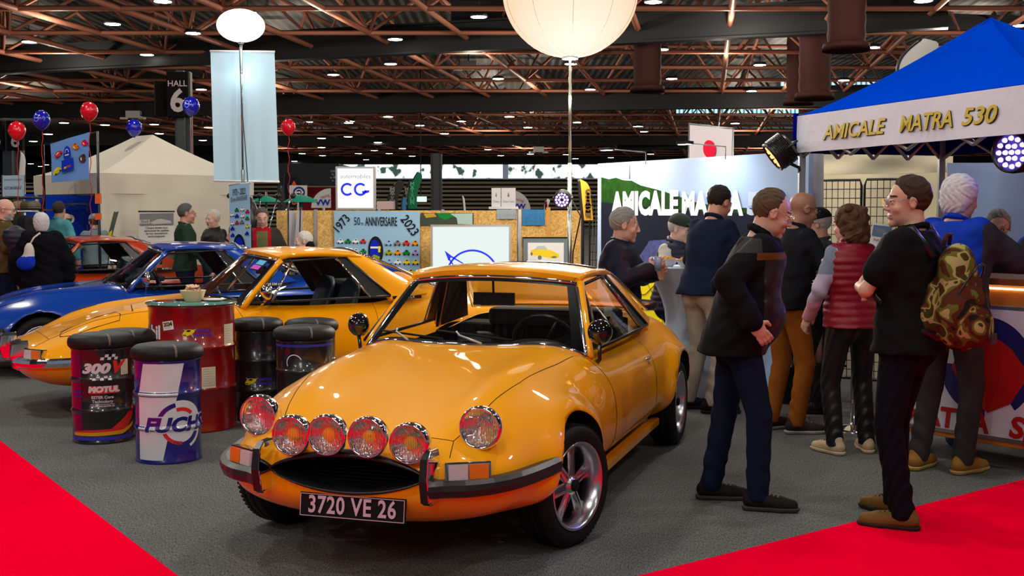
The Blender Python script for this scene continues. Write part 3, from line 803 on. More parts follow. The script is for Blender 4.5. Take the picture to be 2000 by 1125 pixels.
def rotm(yaw=0, pitch=0, roll=0):
    """yaw about z (left positive), pitch nose-up positive, local y is forward"""
    return np.array(Matrix.Rotation(yaw, 3, 'Z') @ Matrix.Rotation(pitch, 3, 'X') @ Matrix.Rotation(roll, 3, 'Y'), F4)

def skin(tone):
    nm = 'skin_%d' % tone; col = {0: (.62, .34, .25), 1: (.55, .27, .19), 2: (.66, .40, .31), 3: (.36, .17, .11)}[tone]
    if nm in MATS: return MATS[nm]
    m = mat(nm, col, .45, noise=.12, nscale=30, bump=.15, bscale=180, bdist=.001)
    m.node_tree.nodes['Principled BSDF'].inputs['Subsurface Weight'].default_value = .06
    m.node_tree.nodes['Principled BSDF'].inputs['Subsurface Radius'].default_value = (.02, .008, .004)
    return m
def cloth(name, col, rough=.85, nz=.15, bump=.35, scale=90): return mat('cloth_' + name, [c * .8 for c in col], rough, noise=nz, nscale=14, bump=bump, bscale=scale, spec=.10 if rough > .55 else .35)

def person(label, u=None, v=None, top=None, h=1.72, Z=None, X=None, face=90, lean=0, side=0, head=(0, 0), drop=0, fat=0, bw=1.0, tone=0,
           arms=None, feet=None, shirt=('x', (.1, .1, .1)), sleeve='long', tr=('jeans', (.01, .015, .03)), shoe=((.02, .015, .012), (.02, .02, .02)),
           hair=('short', (.1, .08, .06)), vox=.008, cv=.011, glasses=None, cap=None, vest=None, collar=None, hem=.90, hand_curl=.5, loose=0, paint=None, thick_=0.0,
           name_top='jacket', headsc=1.0, crowd=False, name_vest='gilet', puff=.0, legs=True, beard=False, extra=None):
    if u is not None: g = G(u, v) if Z is None else W(u, 600, Z); X, Yy = g.x, g.y
    else: Yy = Z
    s = h / 1.75
    root = empty('person', (X, Yy, 0), math.radians(face - 90), label, 'person')
    root.scale = (s, s, s)
    HZ = .93 - drop
    piv = np.array([0, 0, HZ + .03], F4); RL = rotm(0, -math.radians(lean), math.radians(side))
    def U(p): return tuple(piv + RL @ (np.array(p, F4) - np.array([0, 0, .96], F4)))
    feet = feet or {'R': (.12, .0, 0), 'L': (-.12, .0, 0)}
    hipsJ = {}; kn = {}; an = {}
    for q, sg in (('R', 1), ('L', -1)):
        fx, fy, fr = feet[q]; hj = np.array([sg * .095, 0, HZ]); aj = np.array([fx, fy - .03, .09])
        d = aj - hj; L = np.linalg.norm(d); half = .425; off = math.sqrt(max(0, half ** 2 - (L / 2) ** 2)) if L < .85 else 0
        fw = np.array([math.sin(-math.radians(fr)) * 1.0, math.cos(math.radians(fr)), 0])
        hipsJ[q] = hj; an[q] = aj; kn[q] = (hj + aj) / 2 + fw * (off + .012)
    sh = {'R': np.array(U((.168 * bw, -.01, 1.435))), 'L': np.array(U((-.168 * bw, -.01, 1.435)))}
    arms = arms or {}
    aj = {}
    for q, sg in (('R', 1), ('L', -1)):
        e, w_ = arms.get(q, ((sg * .27 * bw, -.03, 1.16), (sg * .27 * bw, .05, .91)))[:2]
        e = np.array(e, float); w_ = np.array(w_, float)
        de = e - sh[q]; e = sh[q] + de / np.linalg.norm(de) * .285; dw = w_ - e; w_ = e + dw / np.linalg.norm(dw) * .25
        a = arms.get(q, (0, 0))
        hd = np.array(a[2], float) if len(a) > 2 else dw; hd = hd / np.linalg.norm(hd)
        aj[q] = (sh[q], e, w_, hd, a[3] if len(a) > 3 else None)
    # ---- body surface
    f = Field(vox)
    hc = np.array(U((0, .025, 1.63))) ; RH = RL @ rotm(math.radians(head[0]), math.radians(head[1])); hs = headsc * 1.07
    def Hd(p): return tuple(hc + RH @ (np.array(p, F4) * hs))
    f.loft([(*U((0, 0, z))[:2], U((0, 0, z))[2], rx * bw, ry) for z, rx, ry in [(.90, .15, .105), (1.05, .14, .10), (1.2, .155, .105), (1.36, .145, .095), (1.44, .09, .07), (1.49, .06, .06)]])
    f.cap(U((0, -.015, 1.45)), Hd((0, -.02, -.06)), .062, .056)
    for q in 'RL':
        f.chain([sh[q] + (np.array(U((0, -.01, 1.38))) - sh[q]) * .1, aj[q][1], aj[q][2]], [.036, .036, .026], .012)
        f.chain([hipsJ[q], kn[q], an[q]], [.07, .045, .033], .012); f.cap(an[q], np.array([feet[q][0], feet[q][1] + .0, .05]), .030, .026)
        # hand
        S0, E0, W0, hd, pn = aj[q]
        pn = np.array(pn, float) if pn is not None else np.array([-1. if q == 'R' else 1., .02, .01])
        pn = pn - hd * (pn @ hd); pn /= np.linalg.norm(pn); sd = np.cross(hd, pn)   # palm normal, across
        if q == 'L': sd = -sd
        Rm = np.stack([sd, pn, hd], 1)
        f.ell(W0 + hd * .05, (.040, .017, .052), Rm, k=.012); f.cap(E0 + (W0 - E0) * .8, W0 + hd * .02, .026, .024, k=.012)
        c = hand_curl
        for i, (o_, ln) in enumerate(((-.029, .8), (-.010, .97), (.010, 1.0), (.029, .92))):
            p = W0 + hd * .088 + sd * o_; ang = 0
            for j, (l, r) in enumerate(((.040, .0098), (.026, .0092), (.021, .0085))):
                ang += c * (.5 if j == 0 else 1.0); dr = hd * math.cos(ang) + pn * math.sin(ang) + sd * o_ * 1.5 * (j == 0)
                nxt = p + dr * l * ln; f.cap(p, nxt, r, r * .93, k=.005); p = nxt
        p = W0 + hd * .03 + sd * .03; d1 = sd * .75 + hd * .6 + pn * .35; d1 /= np.linalg.norm(d1); m_ = p + d1 * .04
        f.cap(p, m_, .0125, .011, k=.008); d2 = hd * .8 + pn * .5 + sd * .1; d2 /= np.linalg.norm(d2); f.cap(m_, m_ + d2 * .032, .0105, .009, k=.005)
    # head
    E_ = lambda c_, r_, k=.012, op='u', R=None: f.ell(Hd(c_), np.array(r_) * hs, RH if R is None else RH @ R, k, op)
    C_ = lambda a_, b_, ra, rb, k=.008, op='u': f.cap(Hd(a_), Hd(b_), ra * hs, rb * hs, k, op)
    E_((0, -.012, .030), (.073, .092, .084), .03); E_((0, .030, -.035), (.056, .060, .078), .02); E_((0, .015, -.07), (.052, .055, .040), .02)
    C_((0, .072, -.096), (0, .066, -.092), .020, .018, .015)
    C_((-.03, .080, .026), (.03, .080, .026), .010, .010, .012)
    for sg in (-1, 1):
        E_((sg * .031, .098, .006), (.019, .014, .013), .012, 's'); E_((sg * .031, .0765, .006), (.0118, .0118, .0118), .001)
        C_((sg * .017, .0870, .0135), (sg * .045, .079, .0115), .0050, .0045, .003); C_((sg * .018, .0850, -.004), (sg * .044, .077, -.004), .0035, .0035, .003)
        E_((sg * .038, .062, -.030), (.020, .020, .018), .02)
        E_((sg * .074, -.004, -.002), (.010, .020, .031), .006, 'u', rotm(-sg * .35)); E_((sg * .083, .002, -.002), (.006, .010, .018), .006, 's')
        C_((sg * .010, .098, -.030), (sg * .012, .094, -.031), .0085, .008, .006)
    C_((0, .088, .012), (0, .106, -.024), .0075, .0100, .010)
    C_((-.021, .0865, -.0575), (.021, .0865, -.0575), .0062, .0062, .005); C_((-.019, .0855, -.069), (.019, .0855, -.069), .0070, .0070, .005)
    C_((-.022, .097, -.0633), (.022, .097, -.0633), .0040, .0040, .003, 's')
    V, Q = f.run()
    c = cent(V, Q); loc = ((c - hc) @ RH) / hs; mi = np.zeros(len(Q), int)
    for sg in (-1, 1):
        dd = loc - np.array([sg * .031, .0765, .006]); r = np.linalg.norm(dd, axis=1); m = (r < .0132) & (loc[:, 1] > .079); mi[m] = 1
        mi[m & (np.hypot(dd[:, 0], dd[:, 2]) < .0058)] = 2
        x = np.abs(loc[:, 0]); mi[(x > .014) & (x < .048) & (np.abs(loc[:, 2] - .031 + (x - .03) * .12) < .0045) & (loc[:, 1] > .06)] = 3
    mi[(np.abs(loc[:, 0]) < .026 - np.abs(loc[:, 2] + .063) * .6) & (loc[:, 2] < -.052) & (loc[:, 2] > -.0755) & (loc[:, 1] > .075)] = 4
    if beard: mi[(loc[:, 2] < -.045) & (loc[:, 2] > -.13) & (loc[:, 1] > .02) & (mi == 0)] = 3
    hcol = hair[1]
    hm = mat('hair_%d_%d_%d' % tuple(int(q * 255) for q in hcol), hcol, .6, noise=.35, nscale=60, bump=.6, bscale=220, bdist=.004)
    body = mesh_obj('body', V, Q, [skin(tone), mat('eye_white', (.7, .68, .65), .2), mat('iris', (.03, .025, .02), .1), hm, mat('lips', (.42, .14, .12), .4)], mi, root, 1)
    # ---- hair
    if hair[0] != 'none':
        f = Field(max(.0055, vox)); E2 = lambda c_, r_, k=.01, op='u': f.ell(Hd(c_), np.array(r_) * hs, RH, k, op)
        if hair[0] in ('short', 'receding', 'bald'): E2((0, -.014, .033), (.0815, .1005, .096) if hair[0] != 'bald' else (.0775, .097, .088))
        elif hair[0] == 'bob': E2((0, -.018, .036), (.092, .110, .098)); E2((0, -.045, -.03), (.082, .07, .085), .04)
        elif hair[0] == 'curly':
            E2((0, -.020, .040), (.098, .112, .100)); E2((0, -.055, -.05), (.100, .075, .11), .05)
            for i in range(26):
                a = i * 2.4; z = -.13 + .24 * (i / 26.); r_ = .085; E2((math.cos(a) * r_, -.045 + math.sin(a) * .07, z), (.03, .03, .03), .015)
        def post(D, X, Y, Zz):
            x = X - hc[0]; y = Y - hc[1]; z = Zz - hc[2]
            lx = (RH[0, 0] * x + RH[1, 0] * y + RH[2, 0] * z) / hs; ly = (RH[0, 1] * x + RH[1, 1] * y + RH[2, 1] * z) / hs; lz = (RH[0, 2] * x + RH[1, 2] * y + RH[2, 2] * z) / hs
            a0, a1 = {'short': ((.008, -.03), (.062, .088)), 'receding': ((.002, -.03), (.030, .105)), 'bald': ((-.01, -.03), (.02, .10)), 'bob': ((.02, -.09), (.090, .070)), 'curly': ((.018, -.12), (.088, .075))}[hair[0]]
            nx, ny = (a1[1] - a0[1]), -(a1[0] - a0[0]); L = math.hypot(nx, ny); pl = ((ly - a0[0]) * nx + (lz - a0[1]) * ny) / L
            ear = .024 - np.sqrt((ly + .002) ** 2 + (lz + .006) ** 2)
            D = D + .0042 * np.sin(170 * lx + 35 * ly + 6 * np.sin(40 * lz)) * np.sin(60 * lz + 30 * ly)
            D = np.maximum(D + .013 * np.exp(np.minimum(pl, 0) / .018), pl)
            if hair[0] in ('short', 'receding', 'bald'): D = np.maximum(D, -.078 - lz - .3 * ly); D = np.maximum(D, np.where(np.abs(lx) > .05, ear, -1))
            if hair[0] == 'bald': D = np.maximum(D, lz - .035)
            return D
        V, Q = f.run(post); mesh_obj('hair', V, Q, hm, None, root, 1)
    if cap:
        f = Field(max(.006, vox)); f.ell(Hd((0, -.010, .052)), np.array((.086, .106, .085)) * hs, RH, .01)
        fl = cap[0] == 'flat'
        if fl: f.ell(Hd((0, .03, .085)), np.array((.078, .085, .03)) * hs, RH @ rotm(0, -.35), .02)
        f.ell(Hd((0, .105, .052)), np.array((.062, .062 if not fl else .04, .010)) * hs, RH @ rotm(0, -.25), .006)
        def post(D, X, Y, Zz):
            x = X - hc[0]; y = Y - hc[1]; z = Zz - hc[2]
            ly = (RH[0, 1] * x + RH[1, 1] * y + RH[2, 1] * z) / hs; lz = (RH[0, 2] * x + RH[1, 2] * y + RH[2, 2] * z) / hs
            return np.maximum(D, .038 - lz - .10 * ly)
        V, Q = f.run(post); mesh_obj('cap', V, Q, cloth('cap_%s_%d' % (cap[0], int(cap[1][0] * 99)), cap[1]), None, root, 1)
    if glasses:
        b = MB()
        for sg in (-1, 1):
            b.tube([Hd((sg * .032 + .0235 * math.cos(q), .106 - .004 * abs(math.cos(q)), .004 + .018 * math.sin(q))) for q in [2 * PI * k / 20 for k in range(20)]], .0017, n=5, closed=True)
            b.tube([Hd((sg * .0555, .100, .010)), Hd((sg * .074, .05, .012)), Hd((sg * .080, -.005, .012)), Hd((sg * .079, -.02, -.004))], .0020, n=5)
        b.tube([Hd((-.009, .106, .010)), Hd((0, .110, .013)), Hd((.009, .106, .010))], .0016, n=5)
        o = b.build('glasses', mat('glasses_frame_%s' % glasses, {'gold': (.6, .45, .2), 'black': (.01, .01, .01), 'steel': (.5, .5, .52)}[glasses], .25, 1 if glasses != 'black' else 0), root)
        b = MB()
        for sg in (-1, 1): b.add([Hd((sg * .032 + .0225 * math.cos(q), .105, .004 + .017 * math.sin(q))) for q in [2 * PI * k / 20 for k in range(20)]], [tuple(range(20))])
        b.build('spectacle_lenses', M['glassw'], o)
    # ---- garments
    t = thick_
    def torso(f, hemz, ex, z1=1.49):
        secs = []
        for z, rx, ry, cy in [(hemz, .188, .150, -.012), (1.0, .180, .134, -.006), (1.12, .166, .118, 0), (1.27, .184, .128, 0), (1.38, .186, .122, 0), (1.44, .150, .098, -.005), (1.475, .095, .080, -.008), (min(1.50, z1), .070, .072, -.008)]:
            if z < hemz - 1e-6: continue
            c0 = U((0, cy, z)); fb = fat * math.exp(-((z - 1.08) / .16) ** 2)
            secs.append((c0[0], c0[1] + 0, c0[2], rx * bw + ex + fb * .5, ry + ex + fb * .25))
            if fb: pass
        f.loft(secs, k=.02)
        if fat: f.ell(U((0, .06 + fat * .35, 1.07)), (.15 * bw + fat * .4, .10 + fat * .5, .15), k=.05)
        return f
    def sleeves(f, ex, upto=1.0, k=.035):
        for q in 'RL':
            S0, E0, W0 = aj[q][:3]
            S1 = S0 + (np.array(U((0, -.01, 1.40))) - S0) * .12
            if upto >= 1: f.chain([S1, E0, W0 + (E0 - W0) * .04], [.058 + ex, .049 + ex, .038 + ex], k)
            else: f.cap(S1, S0 + (E0 - S0) * upto, .058 + ex, .058 + ex, k)
    hz = U((0, 0, hem))[2]
    def folds(amp, puffed=0):
        def post(D, X, Y, Zz):
            w1 = np.sin(34 * Zz + 14 * X + 5 * np.sin(9 * Y + 3)) * np.sin(11 * X + 7 * Y + 9 * Zz) ; w2 = np.sin(70 * Zz - 22 * Y + 4 * np.sin(13 * X)) * np.sin(19 * Y - 8 * X + 5)
            D = D + amp * w1 + amp * .45 * w2
            if puffed: D = D - puffed * (np.abs(np.sin(PI * (Zz + .1 * X * X) / .052)) - .5)
            return D
        return post
    f = Field(cv)
    torso(f, hem, .012 + t); 
    if sleeve == 'long': sleeves(f, .006 + t)
    elif sleeve == 'short': sleeves(f, .010 + t, .62)
    if collar != 'none': f.chain([U((.062 * math.sin(a), -.012 + .062 * math.cos(a), 1.495 + .012 * (1 - math.cos(a)) * (1 if collar != 'high' else 1.8))) for a in [2 * PI * i / 12 for i in range(13)]], [.014 if collar != 'high' else .02] * 13, k=.01)
    pf = folds(.0042 + loose, puff if not vest else 0)
    V, Q = f.run(lambda D, X, Y, Zz: np.maximum(pf(D, X, Y, Zz), (hz - .03) - Zz if hem > .8 else -1))
    sm = cloth(shirt[0], shirt[1], shirt[2] if len(shirt) > 2 else .85)
    if paint:
        mats_, fn = paint; mi = fn(cent(V, Q)); o = mesh_obj(name_top, V, Q, [sm] + mats_, mi, root, 1)
    else: o = mesh_obj(name_top, V, Q, sm, None, root, 1)
    if vest:
        f = Field(cv); torso(f, hem - .02 if hem > .8 else hem, .030 + t, 1.5)
        f.chain([U((.066 * math.sin(a), -.012 + .066 * math.cos(a), 1.50 + .02 * (1 - math.cos(a)))) for a in [2 * PI * i / 12 for i in range(13)]], [.018] * 13, k=.02)
        for q in 'RL': f.cap(sh[q] + np.array([(-1 if q == 'L' else 1) * -.035, 0, .0]), sh[q] + np.array([(-1 if q == 'L' else 1) * -.045, 0, -.10]), .066, .07, k=.03)
        pv = folds(.003, .007); hv = U((0, 0, hem - .02))[2]
        V, Q = f.run(lambda D, X, Y, Zz: np.maximum(pv(D, X, Y, Zz), hv - .03 - Zz)); mesh_obj(name_vest, V, Q, cloth(*vest), None, root, 1)
    if legs:
        f = Field(cv)
        f.loft([(0, 0, HZ - .04, .165 * bw, .125), (0, 0, HZ + .04, .168 * bw, .125), (U((0, 0, 1.03))[0], U((0, 0, 1.03))[1], U((0, 0, 1.03))[2], .145 * bw, .100)], k=.03)
        f.ell((-.07, -.045, HZ - .05), (.085, .08, .09), k=.04); f.ell((.07, -.045, HZ - .05), (.085, .08, .09), k=.04)
        if fat: f.ell((0, .03 + fat * .3, HZ + .06), (.15, .10 + fat * .3, .10), k=.05)
        for q in 'RL':
            a_ = np.array(an[q]); f.chain([hipsJ[q], kn[q], a_ + np.array([0, .005, -.015])], [.098 * (1 + .2 * (bw - 1)), .070, .060], k=.035)
        def post(D, X, Y, Zz):
            wk = np.exp(-((Zz - .20) / .14) ** 2) + .6 * np.exp(-((Zz - .52) / .10) ** 2) + .5 * np.exp(-((Zz - HZ + .06) / .10) ** 2) + .25
            D = D + .0052 * wk * np.sin(52 * Zz + 20 * X + 12 * np.sin(12 * Y)) * (.6 + .4 * np.sin(17 * Y + 23 * X))
            return np.maximum(D, .055 - Zz)
        V, Q = f.run(post); mesh_obj('trousers', V, Q, cloth(tr[0], tr[1], tr[2] if len(tr) > 2 else .85, .2, .35, 120), None, root, 1)
        for q in 'RL':
            fx, fy, fr = feet[q]; R_ = rotm(math.radians(fr)); o3 = np.array([fx, fy - .03, 0])
            Pf = lambda p: tuple(o3 + R_ @ np.array(p, F4))
            f = Field(max(.006, vox)); f.chain([Pf((0, -.035, .055)), Pf((0, .04, .055)), Pf((0, .12, .042)), Pf((0, .185, .036))], [.042, .043, .043, .034], k=.02); f.cap(Pf((0, -.01, .06)), Pf((0, -.01, .105)), .042, .044, k=.02)
            V, Q = f.run(lambda D, X, Y, Zz: np.maximum(D, .016 - Zz)); so = mesh_obj('shoe', V, Q, mat('shoe_%d_%d' % (int(shoe[0][0] * 999), int(shoe[0][1] * 999)), shoe[0], .6, noise=.2, nscale=20, bump=.3, bscale=90), None, root, 1)
            f = Field(max(.006, vox)); f.chain([Pf((0, -.038, .03)), Pf((0, .04, .03)), Pf((0, .12, .03)), Pf((0, .192, .03))], [.046, .043, .048, .038], k=.02)
            V, Q = f.run(lambda D, X, Y, Zz: np.maximum(np.maximum(D, .002 - Zz), Zz - .026)); mesh_obj('shoe_sole', V, Q, mat('sole_%d' % int(shoe[1][0] * 999), shoe[1], .7), None, so, 0)
            if not crowd:
                b = MB()
                for k_ in range(4): yy = .045 + k_ * .022; b.tube([Pf((-.022, yy, .098 - k_ * .005)), Pf((0, yy + .004, .104 - k_ * .006)), Pf((.022, yy, .098 - k_ * .005))], .0035, n=5)
                b.build('shoelace', mat('lace', (.25, .23, .2), .8) if shoe[0][0] < .1 else mat('lace_dark', (.08, .05, .02), .8), so)
    root['_d'] = 0; del root['_d']
    return root, dict(U=U, Hd=Hd, aj=aj, s=s, hc=hc, RH=RH)
# ------------------------------------------------------------------ the setting
def carpet(name, col, v=.12):
    m = mat(name, col, .95, noise=v, nscale=3, bump=.5, bscale=350, bdist=.004); nt = m.node_tree; N = nt.nodes; L = nt.links
    b = N['Principled BSDF']; mx = [n for n in N if n.type == 'MIX'][0]
    n3 = N.new('ShaderNodeTexNoise'); n3.inputs['Scale'].default_value = 160; n3.inputs['Detail'].default_value = 2; tc = [n for n in N if n.type == 'TEX_COORD'][0]
    mp = N.new('ShaderNodeMapping'); mp.inputs['Scale'].default_value = (1, .25, 1); mp.inputs['Rotation'].default_value = (0, 0, .4); L.new(tc.outputs['Object'], mp.inputs[0]); L.new(mp.outputs[0], n3.inputs['Vector'])
    m2 = N.new('ShaderNodeMix'); m2.data_type = 'RGBA'; m2.blend_type = 'MULTIPLY'; m2.inputs['Factor'].default_value = 1
    rp = N.new('ShaderNodeValToRGB'); rp.color_ramp.elements[0].position = .3; rp.color_ramp.elements[0].color = (.45, .45, .45, 1); rp.color_ramp.elements[1].position = .7; rp.color_ramp.elements[1].color = (1.5, 1.5, 1.5, 1)
    L.new(n3.outputs['Fac'], rp.inputs[0]); L.new(mx.outputs['Result'], m2.inputs['A']); L.new(rp.outputs[0], m2.inputs['B']); L.new(m2.outputs['Result'], b.inputs['Base Color'])
    return m
fl = MB(); fl.box((0, 50, -.05), (170, 170, .1)); fl.build('floor', carpet('carpet_grey', (.135, .138, .135)), kind='structure')
def slab(name, pts, z0, z1, m, **k):
    b = MB(); b.prism([(p[0], p[1]) for p in pts], z1 - z0, Matrix.Translation((0, 0, z0))); return b.build(name, m, **k)
redc = mat('carpet_red', (1.0, .0, .030), .9, spec=0, noise=.08, nscale=2, bump=.4, bscale=400)
a, b_ = G(0, 862), G(345, 1125); d = (b_ - a).normalized(); q = Vector((-d.y, d.x, 0)); q = -q if q.x > 0 else q
b2 = a + d * 7; a2 = a - d * 7
slab('floor_carpet_left', [a2, b2, b2 + q * 6, a2 + q * 6], .0, .006, redc, kind='structure')
a, b_ = G(1255, 1125), G(2000, 938); d = (b_ - a).normalized(); q = Vector((-d.y, d.x, 0)); q = -q if q.y > 0 else q
b2 = a + d * 8; a2 = a - d * 1.8
slab('floor_carpet_right', [a2, b2, b2 + q * 5, a2 + q * 5], .0, .006, redc, kind='structure')

# roof steel
ZC, ZT_ = 7.0, 8.7
steel_r = mat('truss_paint', (.34, .13, .085), .55); darks = mat('dark_steel', (.02, .022, .026), .6)
dirx = Vector((math.sin(math.radians(9.2)), math.cos(math.radians(9.2)), 0))
def gridpt(i, j, z, o=0):
    """i across, j in depth"""
    y = 24 + (j + o) * 4.4; x = -34 + (i + o) * 2.75 + (y - 24) * math.tan(math.radians(9.2)); return Vector((x, y, z))
NI, NJ = 34, 24
def strut(mb, a, b, r):
    d = (b - a); L = d.length; d /= L; u = d.cross(Vector((0, 0, 1))); u.normalize(); v_ = u.cross(d)
    vs = [p + (u * c + v_ * s_) * r for p in (a, b) for c, s_ in ((1, 0), (0, 1), (-1, 0), (0, -1))]
    mb.add(vs, [(0, 1, 5, 4), (1, 2, 6, 5), (2, 3, 7, 6), (3, 0, 4, 7)], True)
def vis(p): return abs(p.x) < p.y * .50 + 5
for (nm, z, o, r) in (('trim_1', ZC, 0, .085), ('trim_2', ZT_, .5, .075)):
    mb = MB()
    for i in range(NI):
        for j in range(NJ):
            p = gridpt(i, j, z, o)
            if not vis(p): continue
            if i < NI - 1 and (o == 0 or j % 3 == 0): strut(mb, p, gridpt(i + 1, j, z, o), r * (.9 if o == 0 else 1))
            if j < NJ - 1 and (o == 0 or i % 2 == 0): strut(mb, p, gridpt(i, j + 1, z, o), r * 1.15)
    mb.build(nm, steel_r, kind='structure')
mb = MB()
for i in range(NI - 1):
    for j in range(NJ - 1):
        t_ = gridpt(i, j, ZT_, .5)
        if not vis(t_): continue
        for a_, b_ in (((0, 0), (1, 1)) if (i + j) % 2 else ((1, 0), (0, 1))): strut(mb, t_, gridpt(i + a_, j + b_, ZC), .06)
mb.build('trim_3', steel_r, kind='structure')
# roof deck, corrugated
cg = mat('roof_sheet', (.10, .105, .11), .5, 0)
nt = cg.node_tree; N = nt.nodes; L = nt.links; tc = N.new('ShaderNodeTexCoord'); wv = N.new('ShaderNodeTexWave'); wv.inputs['Scale'].default_value = .8; wv.bands_direction = 'X'
L.new(tc.outputs['Object'], wv.inputs[0]); rp = N.new('ShaderNodeValToRGB'); rp.color_ramp.elements[0].position = .35; rp.color_ramp.elements[0].color = (.015, .016, .018, 1); rp.color_ramp.elements[1].color = (.13, .14, .15, 1)
L.new(wv.outputs[0], rp.inputs[0]); L.new(rp.outputs[0], N['Principled BSDF'].inputs['Base Color'])
dk = MB(); dk.box((0, 50, 9.45), (150, 162, .12)); dk.build('ceiling', cg, kind='structure')
# big girders crossing under the sheets
def girder(n, a, b, w_=.45, h_=.9):
    g = MB(); d = (Vector(b) - Vector(a)); L_ = d.length; c = (Vector(a) + Vector(b)) / 2; ang = math.atan2(d.y, d.x); g.box(c, (L_, w_, .06), rz=ang); g.box(c + Vector((0, 0, h_)), (L_, w_, .06), rz=ang); g.box(c + Vector((0, 0, h_ / 2)), (L_, .05, h_), rz=ang)
    g.build('trim_%d' % n, darks, kind='structure')
girder(4, (-34, 50, 6.6), (12, 33.5, 6.6)); girder(5, (-30, 62, 6.3), (44, 50, 6.3)); girder(6, (-36, 88, 6.3), (60, 86, 6.5)); girder(7, (8, 92, 6.2), (52, 60, 6.2)); girder(8, (-45, 120, 6.3), (60, 120, 6.3))
girder(9, (-30, 44, 7.6), (-9, 74, 7.6)); girder(10, (-2, 40, 7.8), (20, 44, 7.8), .3, .7)
# far wall: slatted wood below, bright glazing above
slat = mat('slat_wall', (.5, .42, .30), .6); nt = slat.node_tree; N = nt.nodes; L = nt.links; tc = N.new('ShaderNodeTexCoord'); wv = N.new('ShaderNodeTexWave'); wv.bands_direction = 'Z'; wv.inputs['Scale'].default_value = .70
L.new(tc.outputs['Object'], wv.inputs[0]); rp = N.new('ShaderNodeValToRGB'); rp.color_ramp.interpolation = 'CONSTANT'; rp.color_ramp.elements[0].color = (.008, .008, .008, 1); rp.color_ramp.elements[1].position = .5; rp.color_ramp.elements[1].color = (.60, .50, .36, 1)
L.new(wv.outputs[0], rp.inputs[0]); L.new(rp.outputs[0], N['Principled BSDF'].inputs['Base Color'])
wl = MB(); wl.box((10, 130, 2.55), (150, .3, 5.1)); wl.build('wall_back', slat, kind='structure')
# daylight glazing seen through trees outside: sky behind a leafy pattern
sky = emis('daylight_glazing', (1, 1, 1), 2.2); nt = sky.node_tree; N = nt.nodes; L = nt.links; e = [n for n in N if n.type == 'EMISSION'][0]
tc = N.new('ShaderNodeTexCoord'); n1 = N.new('ShaderNodeTexNoise'); n1.inputs['Scale'].default_value = .9; n1.inputs['Detail'].default_value = 8; L.new(tc.outputs['Object'], n1.inputs['Vector'])
rp = N.new('ShaderNodeValToRGB'); rp.color_ramp.elements[0].position = .40; rp.color_ramp.elements[0].color = (.02, .035, .03, 1); rp.color_ramp.elements[1].position = .52; rp.color_ramp.elements[1].color = (.9, 1, 1, 1); L.new(n1.outputs['Fac'], rp.inputs[0]); L.new(rp.outputs[0], e.inputs[0])
for n_, (x0, x1, z0, z1) in enumerate(((-24, -1.0, 5.2, 7.1), (-.4, 10.2, 5.2, 7.0), (10.8, 34, 5.2, 6.8))):
    gl = MB(); gl.box(((x0 + x1) / 2, 129.9, (z0 + z1) / 2), (x1 - x0, .1, z1 - z0)); gl.build('window_%d' % (n_ + 1), sky, kind='structure')
lf = MB(); lf.box((-55, 130, 6.2), (60, .3, 3)); lf.box((62, 130, 6.2), (55, .3, 3)); lf.box((10, 130, 8.3), (150, .3, 2.4)); lf.build('wall_back_upper', darks, kind='structure')
# ribbed translucent daylight bands high on the right
rb = emis('ribbed_daylight', (1, 1, 1), 2.2); nt = rb.node_tree; N = nt.nodes; L = nt.links; e = [n for n in N if n.type == 'EMISSION'][0]
tc = N.new('ShaderNodeTexCoord'); wv = N.new('ShaderNodeTexWave'); wv.inputs['Scale'].default_value = 1.0; L.new(tc.outputs['Object'], wv.inputs[0])
rp = N.new('ShaderNodeValToRGB'); rp.color_ramp.elements[0].color = (.03, .06, .07, 1); rp.color_ramp.elements[1].color = (.30, .62, .68, 1); L.new(wv.outputs[0], rp.inputs[0]); L.new(rp.outputs[0], e.inputs[0])
for n_, (u0, v0, u1, v1, Y) in enumerate(((1330, 200, 1545, 232, 84), (1545, 140, 1700, 180, 70), (1600, 238, 1660, 262, 100), (1440, 250, 1540, 268, 110))):
    gl = MB(); p0 = W(u0, v0, Y); p1 = W(u1, v1, Y + 6); gl.box(((p0.x + p1.x) / 2, Y + 3, (p0.z + p1.z) / 2), (abs(p1.x - p0.x), .12, abs(p0.z - p1.z)), rz=.12); gl.build('window_%d' % (n_ + 4), rb, kind='structure')

# ceiling lamps: pendant discs on the truss, each with its own light when near
lamp_e = emis('lamp_face', (1, .94, .76), 22); lampw = emis('lamp_face_cool', (.95, 1, .95), 9)
lb = MB(); lb.lathe([(0, .10), (.16, .10), (.20, 0), (.17, -.0), (.0, .02)], 14)
proto = None; k = 0; GL = 'small pendant lamps hung from the roof steel'
def lamp(x, y, z, s=1.0):
    global proto
    if proto is None:
        proto = empty('ceiling_lamp', (x, y, z), 0, 'small lit pendant lamp hung from the rust red roof steel', 'ceiling lamp', GL)
        lb.build('lamp_housing', darks, proto); f = MB(); f.lathe([(0, -.015), (.17, -.012), (.17, .0)], 14, smooth=False); f.build('lamp_disc', lamp_e, proto)
        st = MB(); st.tube([(0, 0, .1), (0, 0, .6)], .01, n=4); st.build('suspension', darks, proto); o = proto
    else: o = copy_tree(proto); o.location = (x, y, z)
    o.scale = (s, s, 1)
    return o
rnd = random.Random(3)
